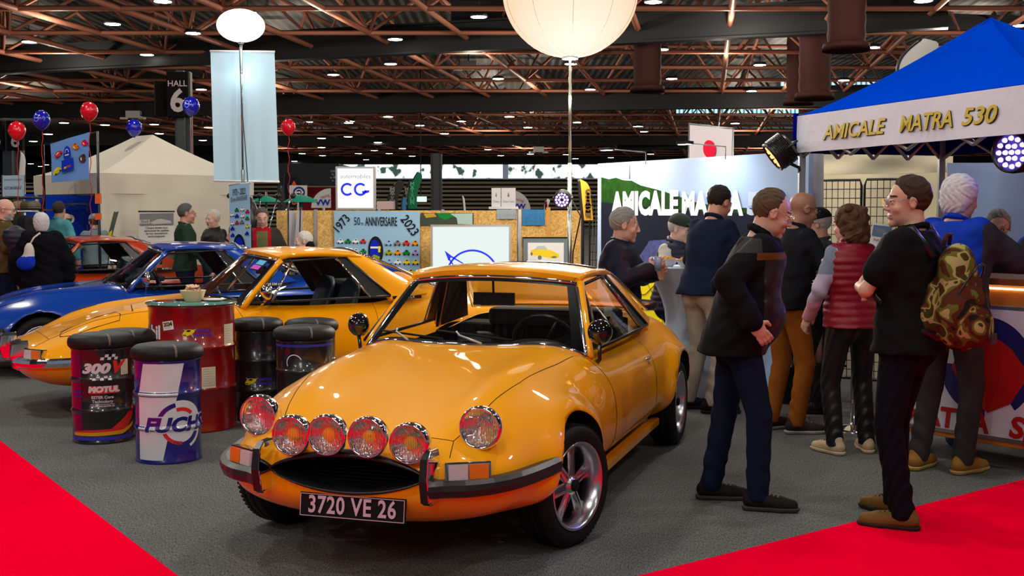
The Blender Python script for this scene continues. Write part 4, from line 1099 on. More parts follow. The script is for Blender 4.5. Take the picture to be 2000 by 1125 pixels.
PT = [(220, 47), (377, 65), (287, 107), (36, 140), (57, 82), (318, 3), (485, 25), (645, 107), (763, 125), (772, 77), (895, 95), (935, 33), (973, 154), (651, 146), (850, 215), (1128, 239), (1115, 125), (1153, 175), (1292, 97), (1276, 4), (1312, 154), (1174, 212), (1245, 247), (1512, 53), (1484, 127), (1468, 178), (1705, 93), (1803, 2), (1648, 157), (1994, 50), (393, 175), (264, 205), (213, 214), (301, 243), (125, 240), (205, 244), (65, 276), (94, 262), (311, 261), (407, 249), (396, 274), (602, 212), (602, 238), (684, 214), (684, 237), (680, 267), (758, 228), (820, 245), (681, 240), (901, 237), (995, 228), (1031, 249), (868, 261), (911, 280), (953, 292), (1036, 301), (978, 304), (738, 278), (731, 294), (786, 290), (846, 283), (1247, 247), (1258, 257), (1182, 289), (1193, 308), (1265, 285), (1106, 302), (1124, 310), (1271, 301), (1436, 241), (1340, 185), (1183, 289), (628, 288), (630, 304), (628, 270), (600, 325), (590, 300), (575, 315), (150, 298), (60, 320), (90, 322), (220, 300), (642, 283), (620, 330), (80, 325), (35, 330), (15, 325), (700, 300), (715, 312), (760, 300), (805, 305)]
for (u, v) in PT:
    zz = 7.0 if v < 260 else 6.6
    Y = min(124, (zz - EYE) * FPX / max(20, (415 - v))); p = W(u, v, Y)
    o = lamp(p.x, Y, p.z, 1.3 if Y < 60 else 1.6)
# point lights of the nearest lamps and of the bays over the photographer
def pl(loc, e, col=(1, .95, .88), r=.14):
    l = bpy.data.lights.new('bay_and_fill_light', 'POINT'); l.energy = e; l.color = col; l.shadow_soft_size = r
    o = bpy.data.objects.new('bay_and_fill_light', l); COL.objects.link(o); o.location = loc; return o
for (x, y) in ((-7.5, -3), (-2.5, -2.5), (3, -3), (8, -2), (-6, 2.5), (-.8, 2.0), (4.5, 2.5), (-9.5, 7), (-4, 6.5), (1.2, 6.4), (6.5, 7), (-7, 12), (-1.6, 11.5), (4, 12), (-11, 17), (-5, 17), (2, 18), (8, 16)):
    o = lamp(x, y, 6.7, 1.0)
    q = pl((x, y, 6.62), 185 if x > -3 else 250)

for Y in (27, 34, 42, 52, 64, 80, 102):  # added fill: point lights without lamp bodies, brightening the trusses from below
    for k in range(-2, 3): pl((k * .2 * Y + 1.5 * math.sin(Y + k), Y, 6.3), (150 + 2.5 * Y) * (.7 if k < 0 else 1), (1, .86, .68), .12)
# ------------------------------------------------------------------ steel drums
def drumfn(R, yaw0=0, off=.0015):
    """lettering wrapped on a drum: x is arc length to the right as seen, y is height; the middle faces the viewer (-y)"""
    def f(x, y, d=0):
        r = R + off + d * 1.6
        for c in (.34, .67): r += .010 * max(0, 1 - abs(y - HB[0] * c) / .019)
        return Vector((r * math.sin(x / R + yaw0), -r * math.cos(x / R + yaw0), y))
    return f
HB = [.63]
def wrapped(mb, vf, fn, step=.012):
    """cut flat shapes in thin upright strips so that they follow the curve"""
    bm = bmesh.new(); vs = [bm.verts.new((v[0], v[1], 0)) for v in vf[0]]
    for f in vf[1]:
        try: bm.faces.new([vs[i] for i in f])
        except ValueError: pass
    xs = [v.co.x for v in bm.verts]; x = min(xs) + step
    while x < max(xs):
        bmesh.ops.bisect_plane(bm, geom=bm.verts[:] + bm.edges[:] + bm.faces[:], plane_co=(x, 0, 0), plane_no=(1, 0, 0), dist=1e-6); x += step
    for c in (.34, .67):
        for dy in (-.019, 0, .019): bmesh.ops.bisect_plane(bm, geom=bm.verts[:] + bm.edges[:] + bm.faces[:], plane_co=(0, HB[0] * c + dy, 0), plane_no=(0, 1, 0), dist=1e-6)
    bm.verts.index_update()
    mb.add([fn(v.co.x, v.co.y) for v in bm.verts], [[v.index for v in f.verts] for f in bm.faces], False); bm.free()
def rectp(x0, y0, x1, y1): return poly([(x0, y0), (x1, y0), (x1, y1), (x0, y1)])
def yellow_car_logo(mb, fn, s, my=0, mk=1, mw=2):
    mb.mat(mw); wrapped(mb, poly([(-.9 * s, .55 * s), (-.1 * s, .25 * s), (1.2 * s, .5 * s), (.5 * s, .0), (.7 * s, -.9 * s), (.0, -.2 * s), (-.5 * s, .1 * s)]), lambda x, y: fn(x, y, 0))
    mb.mat(my); wrapped(mb, poly([(-1.0 * s, -.35 * s), (-.85 * s, -.6 * s), (-.3 * s, -.62 * s), (.5 * s, -.25 * s), (.85 * s, .1 * s), (.8 * s, .3 * s), (.35 * s, .42 * s), (-.25 * s, .42 * s), (-.75 * s, .1 * s)]), lambda x, y: fn(x, y, .001))
    mb.mat(mk); wrapped(mb, poly([(-.45 * s, .12 * s), (.1 * s, .05 * s), (.35 * s, .32 * s), (-.15 * s, .36 * s)]), lambda x, y: fn(x, y, .002)); wrapped(mb, poly([(-.9 * s, -.45 * s), (-.35 * s, -.52 * s), (-.4 * s, -.40 * s), (-.85 * s, -.36 * s)]), lambda x, y: fn(x, y, .002))
def drum_body(name, R, H, mats, root, z0=0.0, lids=True):
    b = MB(); pr = [(0, z0 + .012), (R - .012, z0 + .012), (R - .008, z0), (R + .004, z0), (R + .005, z0 + .012), (R, z0 + .02)]
    for c in (.34, .67):
        zc = z0 + H * c; pr += [(R, zc - .018), (R + .006, zc - .012), (R + .010, zc), (R + .006, zc + .012), (R, zc + .018)]
    pr += [(R, z0 + H - .02), (R + .005, z0 + H - .012), (R + .004, z0 + H), (R - .008, z0 + H), (R - .012, z0 + H - .012), (0, z0 + H - .012)]
    b.lathe(pr, 64); return b.build(name, mats, root)
def stool(loc, label, R=.185, H=.62, body=None, deco=None, rz=0):
    HB[0] = H; root = empty('barrel_stool', loc, rz, label, 'stool', 'oil barrel stools around the red drum')
    o = drum_body('barrel', R, H, body, root)
    c = MB(); c.lathe([(0, H + .0), (R + .012, H - .002), (R + .022, H + .012), (R + .024, H + .035), (R + .018, H + .058), (R - .01, H + .078), (R - .06, H + .086), (0, H + .088)], 64)
    cu = c.build('seat_cushion', mat('stool_vinyl', (.010, .010, .012), .5, bump=.2, bscale=150, spec=.25), root)
    s = MB()
    s.tube([Vector((R * .25, -(R + .024), H + .02)), Vector((R * .25, -(R + .021), H + .055)), Vector((R * .22, -(R - .02), H + .080)), Vector((R * .15, -R * .5, H + .088))], .0012, n=4)
    s.tube([Vector((R * .29, -(R + .023), H + .02)), Vector((R * .29, -(R + .020), H + .055)), Vector((R * .26, -(R - .02), H + .080)), Vector((R * .19, -R * .5, H + .088))], .0012, n=4)
    s.build('cushion_stitching', mat('thread', (.5, .45, .35), .8), cu)
    if deco: deco(o, drumfn(R), R, H)
    return root
coatm = lambda n, c: mat(n, c, .28, coat=.8)
navyp = coatm('drum_blue', S(20, 20, 120)); whitep = coatm('drum_white', S(215, 218, 228)); blackp = coatm('drum_black', (.012, .011, .014)); redp = coatm('drum_red', S(140, 8, 12))
def deco_fuchs(o, fn, R, H):
    b = MB()   # 0 white 1 blue 2 red
    b.mat(0); wrapped(b, poly([(-.20, .025), (-.035, .025), (.10, H - .022), (-.20, H - .022)]), fn)
    b.mat(1); wrapped(b, poly([(-.26, .025), (-.20, .025), (-.20, H - .022), (-.155, H - .022), (-.225, .3)]), lambda x, y: fn(x, y, .0005))
    cx, cy = .075, .235
    b.mat(0); wrapped(b, move(ring(.108, .150, -1.15, 1.9), cx, cy), lambda x, y: fn(x, y, .001)); wrapped(b, move(disc(.115), cx, cy), lambda x, y: fn(x, y, .001))
    b.mat(1); wrapped(b, move(ring(.112, .138, 1.75, 2.95), cx - .01, cy), lambda x, y: fn(x, y, .0015)); wrapped(b, move(ring(.105, .135, -1.95, -.4), cx - .005, cy), lambda x, y: fn(x, y, .0015))
    b.mat(2); wrapped(b, move(ring(.085, .108, .75, 1.85), cx, cy), lambda x, y: fn(x, y, .0015)); wrapped(b, move(ring(.098, .120, 3.55, 4.75), cx, cy), lambda x, y: fn(x, y, .0015))
    b.mat(0); wrapped(b, rectp(cx - .14, cy - .058, cx + .16, cy + .056), lambda x, y: fn(x, y, .0018)) if 0 else None
    tt = text_mesh('FUCHS', .115, bold=.006, shear=.22, sx=1.12, space=1.02)
    b.mat(0); T2 = text_mesh('FUCHS', .115, bold=.013, shear=.22, sx=1.12, space=1.02); wrapped(b, move(T2, cx - .02, cy), lambda x, y: fn(x, y, .002))
    b.mat(1); wrapped(b, move(tt, cx - .02, cy), lambda x, y: fn(x, y, .0026))
    b.build('printed_logo', [whitep, navyp, mat('logo_red', S(215, 40, 35), .4)], o)
def label_sheet(o, fn, x0, y0, x1, y1, name='paper_label', lines=8):
    b = MB(); b.mat(0); wrapped(b, rectp(x0, y0, x1, y1), fn); b.mat(1)
    for k in range(lines):
        y = y1 - (k + 1) * (y1 - y0) / (lines + 1); wrapped(b, rectp(x0 + .006, y, x0 + (x1 - x0) * (.55 + .35 * ((k * 7) % 5) / 5), y + .0015), lambda x, y_: fn(x, y_, .0005))
    return b.build(name, [mat('old_paper', S(215, 205, 180), .7), M['grey']], o)
def deco_motul(o, fn, R, H):
    b = MB()   # 0 white 1 red 2 purple band 3 yellow 4 blue 5 black
    b.mat(2); wrapped(b, rectp(-.28, .06, -.14, H - .03), fn)
    b.mat(1); wrapped(b, poly([(-.20, .085), (-.1, .095), (.05, .10), (.15, .17), (.25, .25), (.25, .17), (.15, .08), (-.2, .07)]), lambda x, y: fn(x, y, .0004))
    b.mat(3); wrapped(b, poly([(-.22, .075), (.13, .085), (.25, .13), (.25, .105), (.13, .06), (-.22, .055)]), lambda x, y: fn(x, y, .0008))
    b.mat(4); wrapped(b, rectp(-.26, .025, .26, .05), lambda x, y: fn(x, y, .0004))
    b.mat(0); wrapped(b, move(text_mesh('300', .085, bold=.005, shear=.25, sx=1.35), -.045, .497), lambda x, y: fn(x, y, .001)); b.mat(1); wrapped(b, move(text_mesh('V', .105, bold=.006, shear=.35, sx=1.2), .085, .503), lambda x, y: fn(x, y, .0012))
    b.mat(1); wrapped(b, rectp(-.085, .335, .105, .385), lambda x, y: fn(x, y, .001)); b.mat(0); wrapped(b, move(text_mesh('MOTUL', .05, bold=.004, shear=.1, sx=1.15), .01, .361), lambda x, y: fn(x, y, .0018))
    wrapped(b, move(text_mesh('ESTER Core', .026, bold=.0008, sx=1.05), .0, .310), lambda x, y: fn(x, y, .001)); wrapped(b, move(text_mesh('Technology', .028, bold=.0005), .0, .283), lambda x, y: fn(x, y, .001))
    wrapped(b, move(text_mesh('CAR RACING MOTOR OIL', .013, bold=.0006), .0, .252), lambda x, y: fn(x, y, .001)); wrapped(b, rectp(-.075, .263, .075, .266), lambda x, y: fn(x, y, .001))
    for i in range(5):
        for j in range(2):
            if (i + j) % 2 == 0: b.mat(0); wrapped(b, poly([(-.01 + i * .022 + j * .006, .555 + j * .018), (.012 + i * .022 + j * .006, .555 + j * .018), (.016 + i * .022 + j * .006, .573 + j * .018), (-.006 + i * .022 + j * .006, .573 + j * .018)]), lambda x, y: fn(x, y, .001)); wrapped(b, rectp(-.06 + i * .024, .435 + j * .014 - .012, -.038 + i * .024, .449 + j * .014 - .012), lambda x, y: fn(x, y, .001))
    b.mat(4); wrapped(b, move(text_mesh('AMICALE', .022, bold=.001, shear=.2), -.185, .345), lambda x, y: fn(x, y, .001)); wrapped(b, move(text_mesh('MATRA 530', .020, bold=.001, shear=.2), -.185, .315), lambda x, y: fn(x, y, .001))
    b.build('printed_logo', [mat('print_white', S(215, 205, 210), .4), mat('logo_red', S(215, 40, 35), .4), mat('print_purple', S(80, 5, 60), .3, coat=.8), mat('print_yellow', S(220, 150, 20), .4), mat('print_blue', S(50, 50, 170), .4), blackp], o)
    label_sheet(o, fn, .125, .45, .19, .55)
def deco_logo(o, fn, R, H, y=.30, x=-.05):
    b = MB(); yellow_car_logo(b, lambda a, c, d=0: fn(a + x, c + y, d + .001), .045)
    b.mat(3); wrapped(b, move(text_mesh('AMICALE', .025, bold=.001, shear=.2, align='LEFT'), x + .05, y + .008), lambda a, c: fn(a, c, .001)); wrapped(b, move(text_mesh('MATRA 530', .023, bold=.001, shear=.2, align='LEFT'), x + .035, y - .022), lambda a, c: fn(a, c, .001))
    b.build('club_sticker', [M['yel'], M['blk'], mat('silver_print', (.4, .4, .45), .4), mat('purple_print', S(70, 40, 190), .5)], o)
def face(p): return math.atan2(p.y, p.x) - PI / 2     # turn so that local -y looks at the photographer
p = G(330, 895); p.y += .0; stool(p, 'blue and white oil barrel stool with the round FUCHS logo, nearest of the barrels', H=.63, body=navyp, deco=deco_fuchs, rz=face(p) , R=.195)
p = G(202, 858); stool(p, 'black oil barrel stool marked 300V and MOTUL in red, leftmost of the barrels', H=.63, R=.192, body=blackp, deco=deco_motul, rz=face(p))
p = G(250, 844); stool(p, 'dark barrel stool half hidden behind the 300V barrel, only its cushion showing', H=.63, R=.185, body=blackp, rz=face(p))
p = G(505, 817); stool(p, 'tall black barrel stool right of the red drum with a yellow car sticker', H=.66, R=.165, body=blackp, deco=deco_logo, rz=face(p))
def deco_rim(o, fn, R, H):
    b = MB(); b.mat(0); wrapped(b, rectp(-R * 2, H - .045, R * 2, H - .028), fn); b.mat(1); wrapped(b, move(ring(.05, .056, .4, 3.6), -.07, H - .15), lambda x, y: fn(x, y, .001)); b.build('printed_logo', [mat('print_blue', S(50, 50, 170), .4), M['wht']], o)
p = G(596, 842); stool(p, 'black barrel stool with a blue rim stripe just behind the bonnet of the near car', H=.65, R=.19, body=blackp, deco=deco_rim, rz=face(p))
p = G(610, 815); stool(p, 'furthest black barrel stool behind the bonnet, its cushion peeping over another', H=.65, R=.175, body=blackp, rz=face(p))
# red drum used as a high table
p = G(378, 833); dr = empty('oil_drum_table', p, face(p), 'tall dark red oil drum used as a bar table with a glass top', 'drum table')
R_, H_ = .295, .875; HB[0] = H_; o = drum_body('drum', R_, H_, redp, dr); fn = drumfn(R_)
b = MB(); b.lathe([(0, H_ + .002), (.312, H_ + .002), (.315, H_ + .008), (.312, H_ + .014), (0, H_ + .014)], 72); b.build('glass_top', mat('green_glass', (.12, .30, .27), .03, coat=1, spec=.8), dr)
b = MB(); b.mat(0); wrapped(b, move(text_mesh('Mobil', .13, bold=.004, sx=.9), -.36, .69), lambda x, y: fn(x, y, .001)); b.build('printed_logo', [M['wht']], o)
deco_logo(o, fn, R_, H_, y=.70, x=-.02); label_sheet(o, fn, .24, .59, .36, .74); label_sheet(o, fn, .06, .31, .16, .455)
b = MB(); b.mat(0); T = lambda x, y, d=0: fn(-.165 + x * math.cos(.15) - y * math.sin(.15), .745 + x * math.sin(.15) + y * math.cos(.15), d + .001)
wrapped(b, rectp(-.04, -.03, .04, .03), T); 
for k, (ch, mi_) in enumerate(zip('2024', (1, 2, 1, 3))): b.mat(mi_); wrapped(b, move(text_mesh(ch, .036, bold=.002), -.024 + k * .016, .008), lambda x, y: T(x, y, .001))
b.mat(4); wrapped(b, rectp(-.03, -.017, .02, -.014), lambda x, y: T(x, y, .001)); b.build('year_sticker', [M['wht'], M['grn'], M['red'], M['blk'], M['grey']], o)
bp = p + Vector((.02, -.03, H_ + .014))
bw_ = empty('bowl', bp, 0, 'cream bowl with crumpled napkins on the glass top of the red drum', 'bowl')
b = MB(); b.lathe([(0, .006), (.045, .004), (.048, .0), (.052, .004), (.072, .035), (.088, .078), (.090, .082), (.086, .082), (.070, .04), (.045, .012), (0, .012)], 40); b.build('bowl_shell', mat('cream_ceramic', S(225, 205, 160), .3, coat=.3), bw_)
b = MB(); rr = random.Random(5)
for k in range(5):
    P = [[Vector((-.04 + .02 * i + rr.uniform(-.012, .012), -.03 + .015 * j + rr.uniform(-.01, .01), .065 + rr.uniform(0, .04) + .02 * (k % 2))) for j in range(5)] for i in range(5)]; b.grid(P)
b.build('napkin', mat('napkin_paper', S(225, 190, 160), .8), bw_)
b = MB(); b.lathe([(0, .004), (.05, .002), (.078, .014), (.080, .016), (.05, .006), (0, .008)], 36, c=p + Vector((.15, .03, H_ + .014))); b.build('plate', M['white'], label='small white plate beside the bowl on the red drum', cat='plate')

# ------------------------------------------------------------------ balloon lights
def balloon_light(loc, r, rz_, zc, label, glow, col, light, pole_r=.012, mat_glow=None, seam=8):
    root = empty('balloon_light', loc, 0, label, 'balloon light')
    b = MB(); P = []
    for j in range(33):
        ph = -PI / 2 + .08 + (PI - .16) * j / 32
        P.append([Vector((r * math.cos(ph) * math.cos(q), r * math.cos(ph) * math.sin(q), zc + rz_ * math.sin(ph))) * 1 for q in [2 * PI * i / 48 for i in range(48)]])
    b.grid(P, closev=True, flip=True); b.build('envelope', mat_glow, root)
    s = MB()
    for k in range(seam):
        q = 2 * PI * (k + .5) / seam; s.tube([Vector((1.002 * r * math.cos(ph) * math.cos(q), 1.002 * r * math.cos(ph) * math.sin(q), zc + 1.002 * rz_ * math.sin(ph))) for ph in [-PI / 2 + .1 + (PI - .2) * j / 24 for j in range(25)]], .0022, n=4)
    s.build('envelope_seam', mat('seam_fabric', (.6, .5, .38), .8), root)
    pm = MB(); pm.tube([(0, 0, .04), (0, 0, zc * .55)], pole_r * 1.5, n=12); pm.tube([(0, 0, zc * .55), (0, 0, zc - rz_ + .02)], pole_r, n=12); pm.build('pole', mat('pole_steel', (.50, .52, .45), .25, 1), root)
    pm = MB(); pm.lathe([(0, zc - rz_ - .02), (r * .12, zc - rz_ - .02), (r * .12, zc - rz_ + .015), (0, zc - rz_ + .015)], 24); pm.build('mounting_plate', M['steel'], root)
    pm = MB()
    for a in (0, 2.1, 4.2): pm.tube([(0, 0, .45), (.35 * math.cos(a), .35 * math.sin(a), .02)], .012, n=6)
    pm.build('tripod_base', M['steel'], root)
    l = bpy.data.lights.new('balloon_glow', 'POINT'); l.energy = light; l.color = col; l.shadow_soft_size = r * .9; o = bpy.data.objects.new('balloon_glow', l); COL.objects.link(o); o.parent = root; o.location = (0, 0, zc - rz_ - .35)
    return root
# lit fabric: lamp at the middle, hot spot low in the balloon
gm = emis('balloon_fabric_lit', (1, .72, .48), 1.0); nt = gm.node_tree; N = nt.nodes; L = nt.links; e = [n for n in N if n.type == 'EMISSION'][0]
tc = N.new('ShaderNodeTexCoord'); vd = N.new('ShaderNodeVectorMath'); vd.operation = 'DISTANCE'; vd.inputs[1].default_value = (0.02, -.5, 2.92); L.new(tc.outputs['Object'], vd.inputs[0])
rp = N.new('ShaderNodeValToRGB'); rp.color_ramp.elements[0].position = .08; rp.color_ramp.elements[0].color = (1.0, .92, .78, 1); rp.color_ramp.elements[1].position = .8; rp.color_ramp.elements[1].color = (.88, .62, .42, 1); L.new(vd.outputs['Value'], rp.inputs[0]); L.new(rp.outputs[0], e.inputs[0])
Yb = 11.6; pb = W(1112, 600, Yb); s_ = FPX / Yb
balloon_light((pb.x, Yb, 0), .645, .62, EYE + (415 + 10) / s_ , 'huge glowing cream balloon lamp on a tall thin steel pole', 1, (1, .85, .68), 260, .014, gm, 10)
gw = emis('balloon_white_lit', (1, 1, .97), 3.0)
Yb = 13.85; pb2 = W(478, 600, Yb); s_ = FPX / Yb
balloon_light((pb2.x, Yb, 0), .27, .185, EYE + (415 - 55) / s_, 'small white oval balloon lamp shining above the plain white banner', 1, (.85, .97, 1), 4, .014, gw, 2)
# ---- plain hanging banner
def sheet(name, corners, m, t=.004, wave=0, nu=10, nv=14, parent=None, **k):
    """thin cloth/board: corners tl, tr, br, bl"""
    tl, tr_, br, bl = [Vector(c) for c in corners]; n = (tr_ - tl).cross(bl - tl).normalized(); P = []
    for i in range(nu + 1):
        u = i / nu; P.append([tl * (1-u) * (1-v) + tr_ * u * (1-v) + br * u * v + bl * (1-u) * v + n * wave * (math.sin(u * 9 + v * 3) * .6 + math.sin(v * 5 - u * 4) * .4) for v in [j / nv for j in range(nv + 1)]])
    b = MB(); thick(b, P, t); return b.build(name, m, parent, **k)
Y = 14.0; r0 = empty('hanging_banner', W(478, 600, Y) * 1, 0, 'tall plain white cloth banner hanging on the pole of the small balloon lamp', 'banner'); r0.location.z = 0
inv = lambda v_: Vector(v_) - r0.location
sheet('banner_cloth', [inv(W(411, 100, Y - .1)), inv(W(536, 101, Y - .02)), inv(W(545, 355, Y - .02)), inv(W(418, 352, Y - .1))], mat('banner_white', S(180, 214, 230), .8, noise=.05, nscale=3), wave=.006, parent=r0)
b = MB(); b.tube([inv(W(410, 100, Y - .1)), inv(W(537, 101, Y - .02))], .012); b.tube([inv(W(417, 353, Y - .1)), inv(W(546, 355, Y - .02))], .012); b.build('banner_rail', M['white'], r0)
b = MB(); b.tube([W(468, 92, Y - .2), W(470, 160, Y - .22), W(474, 225, Y - .22), W(480, 300, Y - .22), W(484, 355, Y - .2)], .006, n=5); b.build('power_cable', mat('blue_cable', (.02, .05, .12), .5), label='thin dark cable running down the plain white banner', cat='cable')
# ------------------------------------------------------------------ lettering helpers on flat signs
def sign_fn(tl, tr_, bl, off=.004):
    tl, tr_, bl = Vector(tl), Vector(tr_), Vector(bl); ex = tr_ - tl; ez = bl - tl; n = ez.cross(ex).normalized() * 1
    if n.y > 0: n = -n
    return lambda a, b, d=0: tl + ex * a + ez * b + n * (off + d)     # a,b in 0..1 from the top left
def stext(mb, txt, fn, cx, cy, hgt, asp, bold=0, shear=0, rot=0, sx=1, space=1, align='CENTER'):
    """lettering of height hgt (share of sign height); asp = width/height of the sign"""
    vf = move(text_mesh(txt, 1.0, bold=bold, shear=shear, sx=sx, space=space, align=align), 0, 0, rot)
    mb.add([fn(cx + v[0] * hgt / asp, cy - v[1] * hgt) for v in vf[0]], vf[1], False)
def ftext(mb, txt, fn, x0, x1, y0, y1, bold=.0, shear=0, d=0):
    """lettering stretched to fill x0..x1, y0..y1 (y down, share of the sign)"""
    vf = text_mesh(txt, 1.0, bold=bold, shear=shear); xs = [v[0] for v in vf[0]]; ys = [v[1] for v in vf[0]]; a, c, e, g = min(xs), max(xs), min(ys), max(ys)
    mb.add([fn(x0 + (x1 - x0) * (v[0] - a) / (c - a), y1 - (y1 - y0) * (v[1] - e) / (g - e), d) for v in vf[0]], vf[1], False)
def smallcar(mb, fn, cx, cy, w_, asp, mi, mk):
    T = lambda x, y, d=.001: fn(cx + x * w_, cy - y * w_ * asp * 1.35, d)
    mb.mat(mi); put(mb, poly([(-.5, -.08), (-.48, .05), (-.25, .12), (-.1, .3), (.2, .3), (.32, .12), (.5, .06), (.5, -.12), (.35, -.18), (-.4, -.18)]), T)
    mb.mat(mk)
    for x in (-.28, .3): put(mb, move(disc(.11, 10), x, -.18), lambda a, b: T(a, b, .002))
    put(mb, poly([(-.1, .12), (-.03, .25), (.16, .25), (.22, .12)]), lambda a, b: T(a, b, .002))
colset = [M['wht'], M['blk'], M['red'], M['grn'], M['yel'], M['blue'], mat('ink_orange', S(240, 150, 20), .6), mat('ink_grey', (.2, .2, .21), .6), mat('ink_lilac', S(180, 150, 220), .6), mat('ink_sky', S(150, 190, 225), .7), mat('ink_olive', S(150, 160, 10), .6)]
WH, BK, RD, GN, YL, BL, OR, GY, LI, SK, OL = range(11)

# ------------------------------------------------------------------ OSB partition
Yo = 14.6
def osbm():
    m = mat('osb_board', S(215, 170, 95), .7); nt = m.node_tree; N = nt.nodes; L = nt.links; b = N['Principled BSDF']
    tc = N.new('ShaderNodeTexCoord'); mp = N.new('ShaderNodeMapping'); mp.inputs['Scale'].default_value = (60, 60, 26); vo = N.new('ShaderNodeTexVoronoi'); vo.inputs['Scale'].default_value = 1; vo.feature = 'F1'
    ns = N.new('ShaderNodeTexNoise'); ns.inputs['Scale'].default_value = 12
    L.new(tc.outputs['Object'], ns.inputs[0]); mx0 = N.new('ShaderNodeMix'); mx0.data_type = 'VECTOR'; mx0.inputs['Factor'].default_value = .25; L.new(tc.outputs['Object'], mx0.inputs['A']); L.new(ns.outputs['Color'], mx0.inputs['B'])
    L.new(mx0.outputs['Result'], mp.inputs[0]); L.new(mp.outputs[0], vo.inputs['Vector'])
    rp = N.new('ShaderNodeValToRGB'); rp.color_ramp.elements[0].color = (*S(185, 140, 75), 1); rp.color_ramp.elements[1].color = (*S(232, 192, 118), 1)
    sp = N.new('ShaderNodeSeparateColor'); L.new(vo.outputs['Color'], sp.inputs[0]); L.new(sp.outputs[0], rp.inputs[0]); L.new(rp.outputs[0], b.inputs['Base Color']); return m
OSB = osbm()
pan = [(540, 615), (618, 740), (743, 862), (868, 1010), (1018, 1134)]
for k, (u0, u1) in enumerate(pan):
    a = W(u0, 411, Yo); c = W(u1, 411, Yo); b = MB(); b.box(((a.x + c.x) / 2, Yo, a.z / 2), (c.x - a.x, .02, a.z)); b.build('osb_panel', OSB, label=['wood chip board panel behind the man in the red collared jacket', 'wood chip board panel behind the white haired seated man', 'wood chip board panel under the anniversary banner', 'wood chip board panel with the car photo on it', 'wood chip board panel carrying the framed yellow car picture'][k], cat='partition panel', group='wood chip boards of the partition')
for k, u in enumerate((617, 741, 865, 1015, 1137)):
    a = W(u, 409, Yo); b = MB(); b.box((a.x, Yo - .01, a.z / 2), (.035, .05, a.z)); b.box((a.x, Yo - .05, .01), (.2, .3, .02)); b.build('partition_post', M['steel'], label=['grey metal partition post left of the seated white haired head', 'grey metal partition post at the anniversary banner left edge area', 'grey metal partition post behind the large lit emblem box', 'grey metal partition post left of the framed car picture', 'last grey metal partition post beside the orange feather flag'][k], cat='post', group='posts of the wood chip partition')
# anniversary banner
Yf = Yo - .06; C4 = [W(652, 412, Yf), W(820, 413, Yf), W(820, 560, Yf), W(655, 560, Yf)]
r1 = empty('anniversary_banner', (0, 0, 0), 0, 'light blue banner reading 1973 50 eme ANNIVERSAIRE 2023 with rows of small cars', 'banner')
cloth_bl = mat('banner_blue', S(150, 190, 218), .75, noise=.05, nscale=3); o = sheet('banner_cloth', C4, cloth_bl, parent=r1, wave=.004)
f = sign_fn(C4[0], C4[1], C4[3], .014); asp = 168 / 147.
b = MB(); b.mat(BK); ftext(b, '50', f, .235, .305, .08, .185); ftext(b, 'eme', f, .315, .345, .15, .185); ftext(b, 'ANNIVERSAIRE', f, .365, .735, .075, .195, bold=.012)
stext(b, '1973', f, .09, .17, .16, asp, .01, rot=.85, sx=.85); stext(b, '2023', f, .88, .19, .17, asp, .015, rot=-.95, sx=.85)
rr = random.Random(2); cols = [WH, GN, WH, RD, WH, SK, WH, GN]
for j, y in enumerate((.40, .53)):
    for i in range(4): smallcar(b, f, .07 + i * .088, y, .075, asp, cols[j * 4 + i], BK)
cols = [SK, GY, RD, OR, OL, OR, GN, LI, SK, WH, YL, YL, RD, YL]
for k in range(12): smallcar(b, f, .63 + (k % 4) * .103, .42 + (k // 4) * .125, .085, asp, cols[k], BK)
smallcar(b, f, .69, .80, .085, asp, RD, BK); smallcar(b, f, .88, .80, .085, asp, YL, BK)
b.mat(BK); put(b, disc(.19, 30, .088), lambda x, y: f(.48 + x, .52 - y)); b.mat(BL); put(b, disc(.145, 30, .058), lambda x, y: f(.47 + x, .52 - y, .002)); b.mat(OL); put(b, poly([(-.05, -.19), (.02, -.17), (.05, -.08), (-.02, -.05), (-.07, -.1)]), lambda x, y: f(.48 + x, .52 - y, .004)); b.mat(WH); put(b, rectp(-.06, .03, .06, .055), lambda x, y: f(.48 + x, .52 - y, .004)); b.mat(YL); put(b, rectp(.03, -.02, .055, .06), lambda x, y: f(.48 + x, .52 - y, .005))
b.build('banner_print', colset, o)
# photo of a car interior pinned to the boards
Yf = Yo - .04; C4 = [W(822, 416, Yf), W(925, 416, Yf), W(925, 440, Yf), W(822, 440, Yf)]
r = empty('car_photo_poster', (0, 0, 0), 0, 'dark green and white photo poster pinned along the top of the boards', 'poster'); o = sheet('poster_sheet', C4, mat('poster_dark', S(45, 60, 50), .4), parent=r)
f = sign_fn(C4[0], C4[1], C4[3], .006); b = MB(); b.mat(0); put(b, poly([(.55, .05), (.98, .03), (.98, .95), (.7, .9), (.68, .4)]), lambda x, y: f(x, y)); b.mat(1); put(b, poly([(.3, .0), (.55, 0), (.62, .3), (.45, .6), (.35, .35)]), lambda x, y: f(x, y)); b.mat(2); put(b, poly([(.05, .05), (.25, .02), (.3, .3), (.1, .4)]), lambda x, y: f(x, y)); b.build('poster_picture', [mat('poster_pale', S(170, 200, 190), .4), M['grn'], mat('poster_gold', S(190, 150, 30), .4)], o)
